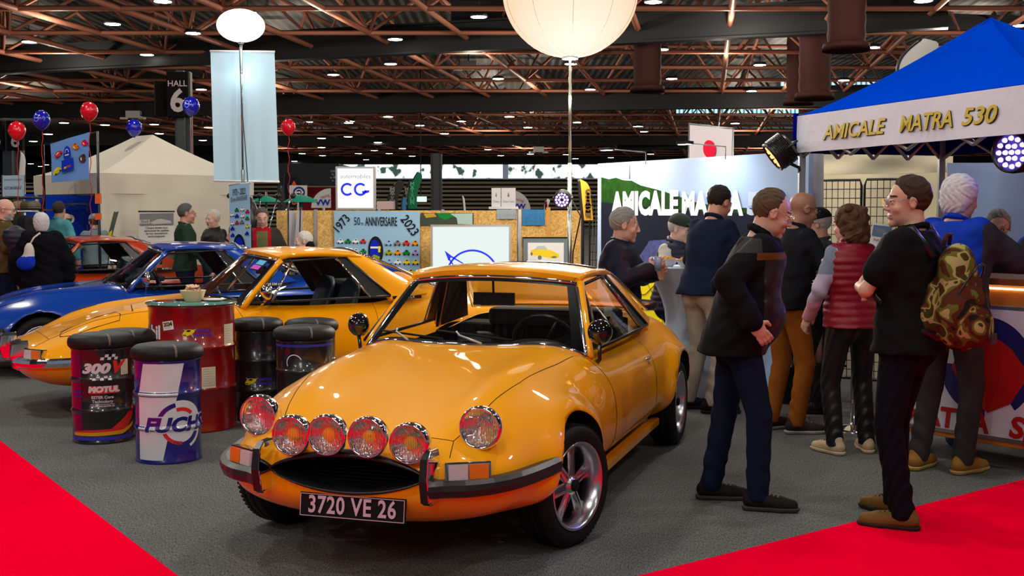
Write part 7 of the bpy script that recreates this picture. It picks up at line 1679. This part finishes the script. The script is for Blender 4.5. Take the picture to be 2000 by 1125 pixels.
# trade stand pieces
C4 = [W(608, 378, 27), W(646, 370, 27), W(640, 402, 27), W(612, 410, 27)]
r = empty('arched_sign', (0, 0, 0), 0, 'white quarter round sign with red print beside the CG sign', 'sign'); P0_ = W(646, 406, 27); b = MB(); rr_ = 38 / (FPX / 27); b.add([P0_ + Vector((-rr_ * math.cos(a), 0, rr_ * math.sin(a))) for a in [PI / 2 * k / 14 for k in range(15)]] + [P0_], [tuple(range(16))]); b.add([P0_ + Vector((-rr_ * math.cos(a), .05, rr_ * math.sin(a))) for a in [PI / 2 * k / 14 for k in range(15)]] + [P0_ + Vector((0, .05, 0))], [tuple(reversed(range(16)))]); o = b.build('sign_face', M['paper'], r); f = sign_fn(W(612, 372, 27), W(646, 372, 27), W(612, 404, 27), .03); b = MB(); b.mat(0); stext(b, 'racing', f, .68, .35, .28, 1, sx=.8, rot=.3); b.mat(1); stext(b, 'VW', f, .55, .75, .5, 1, .03); b.build('sign_lettering', [M['red'], M['blue']], o)
r = empty('arched_sign', (0, 0, 0), 0, 'white quarter round sign behind the white printed boxes', 'sign'); P0_ = W(998, 410, 27); b = MB(); b.add([P0_ + Vector((rr_ * math.cos(a), 0, rr_ * math.sin(a))) for a in [PI / 2 * k / 14 for k in range(15)]] + [P0_], [tuple(reversed(range(16)))]); o = b.build('sign_face', M['paper'], r); f = sign_fn(W(1000, 380, 27), W(1034, 380, 27), W(1000, 410, 27), .03); b = MB(); b.mat(0); stext(b, 'racing', f, .45, .35, .26, 1, sx=.8, rot=-.3); b.mat(1); stext(b, 'VW', f, .4, .78, .45, 1, .03); b.build('sign_lettering', [M['red'], M['blue']], o)
for k, (u0, u1, lab, tt2) in enumerate(((960, 978, 'white cardboard box stacked left on the partition top', 'Chateau'), (979, 1007, 'wider white cardboard box stacked right on the partition top', 'Chateau Noble'))):
    a_, c_ = W(u0, 367, 15.2), W(u1, 405, 15.2); b = MB(); b.box(((a_.x + c_.x) / 2, 15.3, (a_.z + c_.z) / 2), (c_.x - a_.x, .2, a_.z - c_.z)); o = b.build('cardboard_box', mat('box_white', S(215, 215, 220), .8), label=lab, cat='box', group='white boxes on the partition'); b = MB(); f = sign_fn(Vector((a_.x, 15.2, a_.z)), Vector((c_.x, 15.2, a_.z)), Vector((a_.x, 15.2, c_.z)), .003); stext(b, tt2, f, .5, .70, .16, (c_.x - a_.x) / (a_.z - c_.z), sx=.6, shear=.2); put(b, poly([(.42, .45), (.58, .45), (.54, .3), (.5, .22), (.46, .3)]), f); b.build('box_print', M['grey'], o)
b = MB(); a_, c_ = W(955, 406, 15.22), W(1012, 406, 15.22); b.box(((a_.x + c_.x) / 2, 15.28, a_.z - .0), (c_.x - a_.x, .32, .03)); b.box(((a_.x + c_.x) / 2, 15.28, a_.z / 2 - .02), (.05, .05, a_.z - .03)); b.build('shelf', M['steel'], label='narrow shelf on a post carrying the two white boxes behind the boards', cat='shelf')
b = MB(); a_, c_ = W(738, 393, 20), W(770, 409, 20); b.box(((a_.x + c_.x) / 2, 20, (a_.z + c_.z) / 2), (c_.x - a_.x, .3, a_.z - c_.z)); b.box(((a_.x + c_.x) / 2, 20, c_.z / 2), (.1, .1, c_.z)); b.build('pale_display_case', mat('case_pale', S(215, 185, 180), .7), label='pale pink display case above the anniversary banner', cat='display case')
b = MB(); a_, c_ = W(812, 384, 60), W(833, 394, 60); b.box(((a_.x + c_.x) / 2, 60, (a_.z + c_.z) / 2), (c_.x - a_.x, .2, a_.z - c_.z)); b.build('exit_sign', emis('exit_green', (.45, 1, .75), 1.6), label='lit pale green exit sign left of the dark column', cat='sign')
b = MB(); a_ = W(822, 389, 60.2); b.tube([a_, Vector((a_.x, 60.2, 9.38))], .03, n=5); b.build('suspension_rod', darks, label='rod holding the lit green exit sign', cat='rod')
# clutter of poles leaning on the partition (left)
for k, (u0, v0, u1, v1, lab) in enumerate(((562, 412, 580, 480, 'grey folded display frame leaning on the boards at left'), (592, 412, 575, 480, 'pale folded display frame leaning on the boards'))):
    C4 = [W(u0, v0, 14.4), W(u0 + 14, v0, 14.4), W(u1 + 12, v1 + 60, 14.2), W(u1 - 4, v1 + 60, 14.2)] if k == 0 else [W(u0 - 12, v0, 14.35), W(u0, v0, 14.35), W(u1 - 4, v1 + 60, 14.1), W(u1 - 18, v1 + 60, 14.1)]
    C4[2].z = C4[3].z = .02; sheet('folded_display', C4, mat('frame_grey', S(165, 165, 170), .5), t=.02, label=lab, cat='frame', nu=1, nv=1)
for k, (u0, v0, u1, lab) in enumerate(((563, 402, 562, 'thin black upright pole before the left board'), (587, 405, 578, 'second thin black pole leaning at the left board'))):
    b = MB(); p0, p1 = W(u0, v0, 14.15), W(u1, 600, 14.0); b.tube([p0, Vector((p1.x, 14.0, 0))], .010, n=6); b.build('black_pole', M['black'], label=lab, cat='pole')
# tripod heads and bags standing behind the man in the red collar
r = empty('lighting_tripods', (W(507, 500, 14.9).x, 14.9, 0), 0, 'cluster of folded chrome and black light stands behind the man in the red collar', 'light stands')
b = MB()
for a in (-.5, -.25, 0, .3, .55): b.tube([(a * .25, 0, 0), (a * .3, 0, 1.2), (a * .75, .05, 1.72)], .010, n=6)
b.build('stand_tube', M['chrome'], r); b = MB()
for a in (-.5, -.25, 0, .3, .55): b.sphere((a * .75, .05, 1.72), .035, 8, 6)
b.build('clamp_head', M['black'], r); b = MB(); b.sphere((-.2, .2, 1.35), (.17, .12, .38), 18, 12); b.sphere((.42, .2, 1.05), (.16, .12, .45), 18, 12); b.build('black_bag', M['black'], r)
# pendant ducts in the roof on the right
for k, (u, v0, v1, Y, rad, lab) in enumerate(((1265, 60, 180, 38, .42, 'dark red vertical air duct beside the big balloon'), (1655, -40, 100, 30, .45, 'wide vertical air duct highest above the blue tent'), (1592, 90, 195, 36, .45, 'vertical air duct left of the white feather flag'), (1560, 130, 205, 44, .42, 'furthest vertical air duct in the right roof bays'))):
    a_, c_ = W(u, v0, Y), W(u, v1, Y); b = MB(); z0, z1 = c_.z, max(a_.z, 9.3); b.lathe([(0, z0 + .1), (rad * 1.25, z0 + .1), (rad * 1.3, z0), (rad * 1.25, z0 + .18), (rad, z0 + .22)] + [(rad + (.02 if i % 2 else 0), z0 + .22 + (z1 - z0 - .22) * i / 20) for i in range(21)], 28); o = b.build('air_duct', mat('duct_red', (.04, .013, .012), .75), label=lab, cat='air duct'); o.location = (a_.x, Y, 0)
# projector / speaker boxes in the trusses
for k, (u, v, Y) in enumerate(((44, 5, 34), (262, 224, 60), (915, 128, 52), (1052, 292, 80))):
    p = W(u, v, Y); r = empty('ceiling_camera', p, 0, ['white twin boxed device under the roof at the top left corner', 'small white device under the roof over the cream tent', 'small grey device under the roof above the middle', 'tiny device under the roof left of the balloon pole'][k], 'device'); b = MB(); b.box((0, 0, 0), (.7, .5, .35)); b.box((-.45, -.2, -.2), (.35, .2, .1), rz=.5); b.box((.45, -.2, -.2), (.35, .2, .1), rz=-.5); b.build('device_case', mat('device_white', (.45, .45, .45), .5), r); b = MB(); b.tube([(0, 0, .1), (0, 0, 8.6 - p.z)], .03, n=5); b.build('suspension', darks, r)
# ------------------------------------------------------------------ the cars on show
coupe('yellow_coupe', 'yellow vintage coupe in front with four fog lamps and plate 3720 VE 26', M['paint_y'], (-.43, 5.64, 0), -PI / 2 - .305, 1, steer=-.33)
coupe('yellow_coupe', 'second yellow coupe behind the barrels with chrome bumper and M530 LX script', M['paint_y'], (-3.07, 9.55, 0), PI + .50, 2)
coupe('blue_coupe', 'bright blue coupe behind the second yellow one with a teddy on its dashboard', mat('paint_blue', S(0, 62, 165), .2, coat=1.0), (-4.55, 11.65, 0), PI + .36, 3)
coupe('orange_coupe', 'orange red coupe furthest back, mostly hidden by the blue car', mat('paint_orange', S(190, 62, 25), .2, coat=1.0), (-6.5, 14.6, 0), PI + .50, 3)
# teddy on the blue dashboard
r = empty('teddy_bear', (0, 0, 0), 0, 'grey teddy bear lying on the dashboard of the blue coupe', 'toy'); f = Field(.010)
f.ell((0, 0, .07), (.12, .07, .065)); f.ell((-.12, 0, .11), (.065, .06, .06), k=.02); f.ell((-.17, -.01, .09), (.03, .03, .025), k=.01); f.ell((-.13, .045, .17), (.02, .02, .02), k=.01); f.ell((-.13, -.045, .17), (.02, .02, .02), k=.01); f.cap((-.08, -.05, .05), (-.16, -.09, .02), .03, .028, k=.02); f.cap((.08, -.05, .05), (.17, -.09, .03), .035, .03, k=.02); f.cap((.08, .05, .05), (.17, .08, .03), .035, .03, k=.02)
V, Q = f.run(); mesh_obj('teddy_body', V, Q, cloth('plush', S(80, 90, 105), 1.0, .3, .8), None, r); Lb = Matrix.Translation((-4.55, 11.65, 0)) @ Matrix.Rotation(PI + .36, 4, 'Z'); r.location = Lb @ Vector((-.92, .1, .835)); r.rotation_euler = (0, 0, .5)
# green and pink sticker on the second car's windscreen, white baby seat cap etc. are marks of the glass
# ------------------------------------------------------------------ the visitors
NAVY = (.008, .012, .032); DEN = ('jeans_dark', S(20, 30, 54)); BLK = (.008, .008, .010)
GR = ('short', (.23, .22, .21)); WHT = ('short', (.55, .54, .53))
far = dict(vox=.009, cv=.014, crowd=True)
mid = dict(vox=.006, cv=.010)
near = dict(vox=.0045, cv=.0075)
# jacket man, the nearest in the middle
def pj(c):
    mi = np.zeros(len(c), int); x, y, z = c.T
    mi[(z > 1.40) & (z < 1.475) & (np.abs(x) > .06) & (y < .08)] = 1
    mi[(z > 1.36) & (z <= 1.40) & (y > .05)] = 2
    mi[(y > .10) & (z < 1.36)] = 3
    mi[(z > 1.30) & (y < -.02) & (mi == 0) & (np.abs(x) < .2)] = 1
    return mi
jm, J = person('balding man in black and grey fleece jacket and jeans, hand at his hip', u=1438, v=985, h=1.645, face=-2, lean=13, head=(0, -8), fat=.085, bw=1.06, tone=0, hair=('receding', (.10, .065, .04)), glasses='gold',
    shirt=('black_fleece', BLK, .9), tr=DEN, shoe=((.012, .011, .010), (.05, .05, .045)), hem=.84, thick_=.018, collar='high',
    arms={'R': ((.33, -.17, 1.20), (.325, .03, 1.03), (-.1, .6, -.75)), 'L': ((-.27, -.05, 1.18), (-.22, .16, 1.0))}, feet={'R': (.13, .12, -12), 'L': (-.12, -.10, -4)},
    paint=([cloth('jacket_grey', S(58, 58, 58)), cloth('jacket_brown', S(112, 70, 30)), mat('quilted_panel', (.018, .015, .015), .35, bump=.6, bscale=40)], pj), **near)
# polo man with folded arms, right foreground
pm_, PM = person('man in black polo shirt and dark trousers with folded arms on the red carpet edge', u=1765, v=1021, h=1.68, face=142, lean=-1, head=(36, -3), tone=0, bw=1.12, hair=('short', (.045, .028, .018)), glasses='steel', shirt=('black_polo', BLK, .9), sleeve='short',
    tr=('dark_trousers', S(16, 16, 26)), shoe=((.16, .085, .02), (.03, .022, .018)), arms={'R': ((.25, .10, 1.17), (-.02, .22, 1.16), (-1, .05, .02), (0, -1, .1)), 'L': ((-.25, .14, 1.17), (.02, .27, 1.20), (1, -.1, .05), (0, -1, .1))}, feet={'R': (.13, .12, -15), 'L': (-.14, -.02, 12)}, name_top='polo_shirt', hem=.88, thick_=.01, **near)
# white haired visitor in the blue jacket
person('white haired visitor in a bright blue jacket and grey trousers leaning to the counter', u=1850, v=922, h=1.72, face=35, lean=4, head=(-5, -5), tone=0, hair=('bob', (.62, .60, .62)), shirt=('bright_blue', S(10, 60, 190), .6), tr=('grey_trousers', S(58, 55, 55)), shoe=((.30, .15, .03), (.45, .30, .10)), bw=1.05, thick_=.022, hem=.82,
    arms={'R': ((.25, .18, 1.30), (.22, .42, 1.33)), 'L': ((-.25, .20, 1.2), (-.18, .42, 1.3))}, feet={'R': (.08, .06, -4), 'L': (-.15, -.05, 10)}, paint=([cloth('jacket_slate', S(55, 55, 65))], lambda c: (((c[:, 0] > .22) & (c[:, 2] > 1.05)) | ((c[:, 0] > .14) & (c[:, 2] < 1.30) & (c[:, 2] > .9) & (c[:, 1] > -.02))).astype(int)), **mid)
# woman in the red gilet
person('curly haired woman in a red quilted gilet and black trousers, seen from behind', u=1659, v=884, h=1.545, face=112, lean=3, head=(18, -4), tone=2, hair=('curly', (.085, .042, .022)), shirt=('pale_knit', S(190, 180, 200), .9), vest=('red_gilet', S(140, 8, 35), .45), bw=.98, tr=('black_coated', (.008, .009, .011), .38), shoe=((.55, .42, .26), (.62, .50, .34)),
    arms={'R': ((.24, .14, 1.18), (.12, .34, 1.18)), 'L': ((-.27, .02, 1.16), (-.25, .16, .98))}, feet={'R': (.13, .0, -22), 'L': (-.13, .02, 10)}, name_top='sweater', hem=.93, paint=([cloth('knit_pink', S(215, 150, 165)), cloth('knit_grey', S(130, 140, 160))], lambda c: np.where((np.abs(c[:, 0]) > .17) & (c[:, 2] < 1.08), 1, np.where((np.abs(c[:, 0]) > .17) & (c[:, 2] > 1.28), 2, 0))), **mid)
# bald man in tan trousers
person('bald man with dark glasses, black shirt and tan trousers behind the jacket man', u=1533, v=843, h=1.66, face=22, lean=9, head=(-10, -8), tone=3, hair=('none', (.03, .025, .02)), glasses='black', shirt=('black_shirt', (.010, .011, .015), .8), tr=('tan_trousers', S(160, 92, 30)), shoe=((.03, .02, .018), (.4, .38, .35)), fat=.04,
    arms={'R': ((.27, .12, 1.24), (.22, .36, 1.22)), 'L': ((-.26, .14, 1.2), (-.15, .36, 1.2))}, feet={'R': (.10, .05, -20), 'L': (-.12, -.02, 5)}, hem=.90, name_top='shirt', **mid)
person('man in a dark flat cap and grey coat between the bald man and the woman', u=1600, Z=9.1, h=1.55, face=168, drop=.02, head=(-5, -6), tone=0, hair=('short', (.4, .4, .4)), cap=('flat', (.015, .015, .016)), glasses='black', shirt=('grey_coat', S(70, 75, 72), .9), tr=('dark_b', (.02, .02, .022)), **mid)
# navy sweater man from behind
person('man in a navy sweater and off white trousers, back turned, bending over the high table', u=1372, v=802, h=1.73, face=40, lean=13, head=(-5, -10), tone=1, hair=('short', (.02, .016, .014)), shirt=('navy_sweater', (.010, .017, .045), .95), tr=('offwhite_trousers', S(175, 165, 150)), shoe=((.008, .008, .008), (.02, .02, .02)), bw=1.03,
    arms={'R': ((.26, .12, 1.22), (.14, .34, 1.18)), 'L': ((-.26, .14, 1.2), (-.12, .36, 1.2))}, feet={'R': (.13, -.02, -45), 'L': (-.13, .0, -30)}, hem=.90, name_top='sweater', **mid)
# man with cap and bowl
person('man in a green cap, glasses, cream shirt and navy quilted gilet at the high table', u=1312, Z=10.3, h=1.62, drop=.14, face=-42, lean=5, head=(8, -6), tone=2, hair=('short', (.4, .38, .36)), cap=('baseball', (.035, .045, .035)), glasses='steel', shirt=('cream_shirt', S(205, 200, 190), .8), vest=('navy_gilet', (.010, .014, .04), .5), tr=DEN, shoe=((.03, .03, .03), (.4, .4, .4)),
    arms={'R': ((.26, .10, 1.10), (.10, .32, 1.12)), 'L': ((-.26, .12, 1.12), (-.12, .34, 1.12))}, name_top='shirt', **mid)
# navy bomber man with cup and sandwich
nb, NB = person('grey haired man in a navy bomber jacket holding a cup and a wrapped sandwich', u=1205, Z=9.45, h=1.70, drop=.17, face=-18, lean=3, head=(14, -6), tone=0, headsc=1.08, hair=('short', (.26, .25, .24)), shirt=('navy_bomber', (.008, .012, .030), .6), tr=('navy_trousers', (.012, .014, .02)), thick_=.018, bw=1.06, hem=.80, fat=.03,
    arms={'R': ((.27, .10, 1.05), (.08, .34, 1.14), (-.3, .7, .5), (-1, -.2, 0)), 'L': ((-.25, .14, 1.05), (-.02, .33, 1.07), (.4, .7, .4), (1, -.2, 0))}, **mid)
person('grey haired attendant in glasses and black top behind the wooden counter', u=1947, Z=8.55, h=1.66, drop=.14, face=-115, lean=3, head=(5, -12), tone=2, hair=('short', (.28, .27, .26)), glasses='black', shirt=('black_top', BLK), tr=('dark_b', (.02, .02, .022)), **mid)
# left side crowd
person('bearded balding man in a brown shirt at the left edge of the picture', u=12, Z=13.3, h=1.66, face=8, head=(-6, -8), tone=0, hair=('bald', (.35, .34, .33)), beard=True, glasses='black', shirt=('brown_shirt', S(95, 75, 45)), tr=DEN, fat=.04, arms={'R': ((.26, .10, 1.15), (.12, .33, 1.08)), 'L': ((-.26, .1, 1.15), (-.1, .33, 1.08))}, **far)
person('white haired woman in a long black fluffy coat with her back turned', u=84, Z=13.0, h=1.50, face=105, head=(10, 0), tone=2, hair=('bob', (.55, .55, .56)), shirt=('black_fur', (.006, .006, .009), 1.0), tr=('dark_b', (.02, .02, .022)), hem=.60, thick_=.05, loose=.005, bw=1.1, name_top='coat', **far)
person('man in a turquoise shirt with his back turned behind the white haired woman', u=118, Z=16.6, h=1.66, face=70, head=(15, 0), tone=0, hair=('short', (.05, .04, .035)), shirt=('turquoise_shirt', S(95, 175, 185)), tr=DEN, bw=1.1, name_top='shirt', **far)
person('bald visitor half hidden behind the turquoise shirt', u=134, Z=18.0, h=1.50, face=200, tone=0, hair=('bald', (.1, .08, .06)), shirt=('dark_shirt', (.03, .03, .04)), tr=DEN, **far)
person('visitor in a pale grey hooded top by the black banner post', u=188, Z=17.0, h=1.48, face=120, tone=0, hair=('short', (.06, .05, .04)), cap=('hood', S(140, 160, 170)), shirt=('pale_hoodie', S(140, 160, 170)), tr=DEN, bw=1.08, **far)
person('grey haired man in a dark green sweater before the cream tent', u=364, Z=14.15, h=1.61, face=18, head=(-4, -3), tone=1, hair=('short', (.09, .09, .09)), glasses='black', shirt=('green_sweater', S(40, 62, 48)), tr=DEN, arms={'R': ((.26, .05, 1.12), (.2, .28, 1.05)), 'L': ((-.26, .1, 1.15), (-.15, .33, 1.1))}, name_top='sweater', **far)
person('white haired man in a dark jacket with a lanyard by the cream tent', u=421, Z=14.95, h=1.54, face=232, head=(0, -6), tone=2, hair=('receding', (.6, .58, .55)), shirt=('dark_jacket', S(35, 32, 32), .5), tr=DEN, bw=1.1, arms={'R': ((.26, .06, 1.12), (.08, .30, 1.08)), 'L': ((-.26, .1, 1.15), (-.1, .33, 1.14))}, **far)
person('man in a white cap and navy top bending down by the roll up banner', u=425, Z=13.95, h=1.58, drop=.16, face=-15, lean=22, head=(0, -22), tone=1, hair=('short', (.2, .2, .2)), cap=('baseball', (.7, .7, .68)), shirt=('navy_top', S(25, 40, 50)), tr=DEN, **far)
person('man in a grey parka with red lining over an olive sweater, looking down', u=514, Z=14.0, h=1.56, face=-80, head=(5, -18), tone=0, hair=('short', (.10, .08, .07)), shirt=('olive_sweater', S(110, 112, 72)), tr=DEN, bw=1.08, thick_=.012, paint=([cloth('parka_grey', S(62, 58, 55)), cloth('parka_red', S(185, 20, 40))], lambda c: np.where(np.abs(c[:, 0]) > .115, 1, np.where((np.abs(c[:, 0]) > .07) & (c[:, 2] > 1.22) | (c[:, 2] > 1.46), 2, np.where(c[:, 1] < 0, 1, 0)))), **far)
person('seated white haired person with only the head above the far yellow car roof', u=598, Z=14.0, h=1.60, drop=.34, face=190, tone=2, hair=('short', (.6, .58, .56)), shirt=('black_top', BLK), tr=DEN, **far)
# ---- things people carry
# camouflage backpack on the polo man
camo = mat('camouflage', (.1, .1, .1), .8); nt = camo.node_tree; N = nt.nodes; L = nt.links; tc = N.new('ShaderNodeTexCoord'); ns = N.new('ShaderNodeTexNoise'); ns.inputs['Scale'].default_value = 9; ns.inputs['Detail'].default_value = 1.5; ns.inputs['Distortion'].default_value = .8
L.new(tc.outputs['Object'], ns.inputs[0]); rp = N.new('ShaderNodeValToRGB'); rp.color_ramp.interpolation = 'CONSTANT'; els = rp.color_ramp.elements; els[0].color = (.012, .010, .008, 1); els[1].position = .40; els[1].color = (*S(80, 38, 22), 1)
for pos, colr in ((.50, S(95, 95, 35)), (.56, S(165, 150, 95)), (.62, S(60, 60, 22)), (.70, S(85, 35, 20))): e_ = els.new(pos); e_.color = (*colr, 1)
L.new(ns.outputs['Fac'], rp.inputs[0]); L.new(rp.outputs[0], N['Principled BSDF'].inputs['Base Color'])
sc = PM['s']; r = empty('backpack', pm_.location, pm_.rotation_euler.z, 'brown and olive camouflage backpack worn by the man in the black polo', 'backpack'); r.scale = (sc,) * 3
f = Field(.008); f.ell((-.02, -.27, 1.10), (.15, .12, .20), k=.03); f.ell((-.02, -.245, 1.28), (.12, .09, .15), k=.05); f.ell((-.02, -.36, 1.03), (.115, .06, .10), k=.02); f.ell((-.02, -.13, 1.08), (.13, .05, .2), k=.04)
V, Q = f.run(lambda D_, X, Y, Zz: D_ + .004 * np.sin(30 * Zz + 20 * X) * np.sin(25 * X)); o = mesh_obj('bag_body', V, Q, camo, None, r)
b = MB(); b.tube([Vector((-.02 + .13 * math.sin(a), -.25 - .095 * abs(math.cos(a)) - .02, 1.14 + .19 * math.cos(a))) for a in [-2.0 + 4.0 * k / 24 for k in range(25)]], .006, n=5); b.build('zip', M['black'], r)
for sg in (-1, 1): b = MB(); P = [Vector((sg * .11, -.16, 1.36)), Vector((sg * .13, -.06, 1.50)), Vector((sg * .135, .07, 1.46)), Vector((sg * .15, .145, 1.32)), Vector((sg * .17, .10, 1.16)), Vector((sg * .17, -.06, 1.02)), Vector((sg * .12, -.18, .98))]; b.tube(P, .018, n=8); b.build('shoulder_strap', M['black'], r)
b = MB(); b.tube([(-.06, -.19, 1.42), (-.05, -.2, 1.47), (.01, -.2, 1.47), (.02, -.19, 1.42)], .010); b.build('carry_handle', mat('handle_brown', S(70, 35, 20), .7), r)
b = MB(); b.box((-.02, -.425, .97), (.09, .006, .05)); b.build('pocket_badge', M['black'], r)
# cup and sandwich
def hand_of(dct, q, root, ahead=.07):
    S0, E0, W0, hd, _ = dct['aj'][q]; p = Vector(W0 + hd * ahead); return root.matrix_basis @ (p)
bpy.context.view_layer.update()
p = hand_of(NB, 'R', nb); r = empty('glass', p + Vector((0.01, -.02, .0)), 0, 'clear plastic cup held by the man in the navy bomber', 'cup'); b = MB(); b.lathe([(0, -.05), (.026, -.05), (.034, .06), (.032, .06), (.024, -.045), (0, -.045)], 24); b.build('cup_wall', mat('cup_clear', S(120, 140, 175), .1, coat=.5), r)
p = hand_of(NB, 'L', nb); r = empty('sandwich', p, .4, 'half eaten sandwich in a crumpled paper wrap held by the man in the navy bomber', 'food'); b = MB(); b.sphere((0, 0, .03), (.035, .03, .04), 14, 10); b.build('bread', mat('bread_crust', S(190, 130, 60), .8, noise=.2), r); b = MB(); b.lathe([(0, -.08), (.02, -.07), (.035, -.02), (.045, .02), (.05, .03), (.04, .02), (.02, -.03)], 9, smooth=False); b.build('paper_wrap', mat('napkin_paper', S(225, 190, 160), .8), r)
# bags of the woman in the black coat
r = empty('shoulder_bag', W(50, 505, 12.75), 0, 'white and blue cloth bag hanging from the shoulder of the woman in black', 'bag'); f = Field(.012); f.ell((0, 0, -.05), (.10, .06, .08), k=.03); f.ell((.04, 0, .06), (.055, .045, .11), k=.05); V, Q = f.run(); mesh_obj('bag_cloth', V, Q, [cloth('bag_blue', S(20, 60, 200)), cloth('bag_white', S(220, 215, 205))], (cent(V, Q)[:, 2] > .02).astype(int), r)
b = MB(); b.tube([Vector((.05, 0, .15)), Vector((.08, .03, .22)), Vector((.12, .10, .27))], .009, n=6); b.build('bag_strap', cloth('bag_white', S(220, 215, 205)), r)
r = empty('folded_jacket', W(30, 478, 12.95), 0, 'navy quilted jacket carried over the arm of the bearded man', 'clothing'); f = Field(.012); f.ell((0, 0, .08), (.13, .10, .12), k=.05); f.ell((.05, 0, -.15), (.11, .08, .22), k=.05); V, Q = f.run(lambda D_, X, Y, Zz: D_ - .010 * np.abs(np.sin(PI * Zz / .06))); mesh_obj('quilted_cloth', V, Q, cloth('quilt_navy', S(28, 35, 52), .5), None, r)
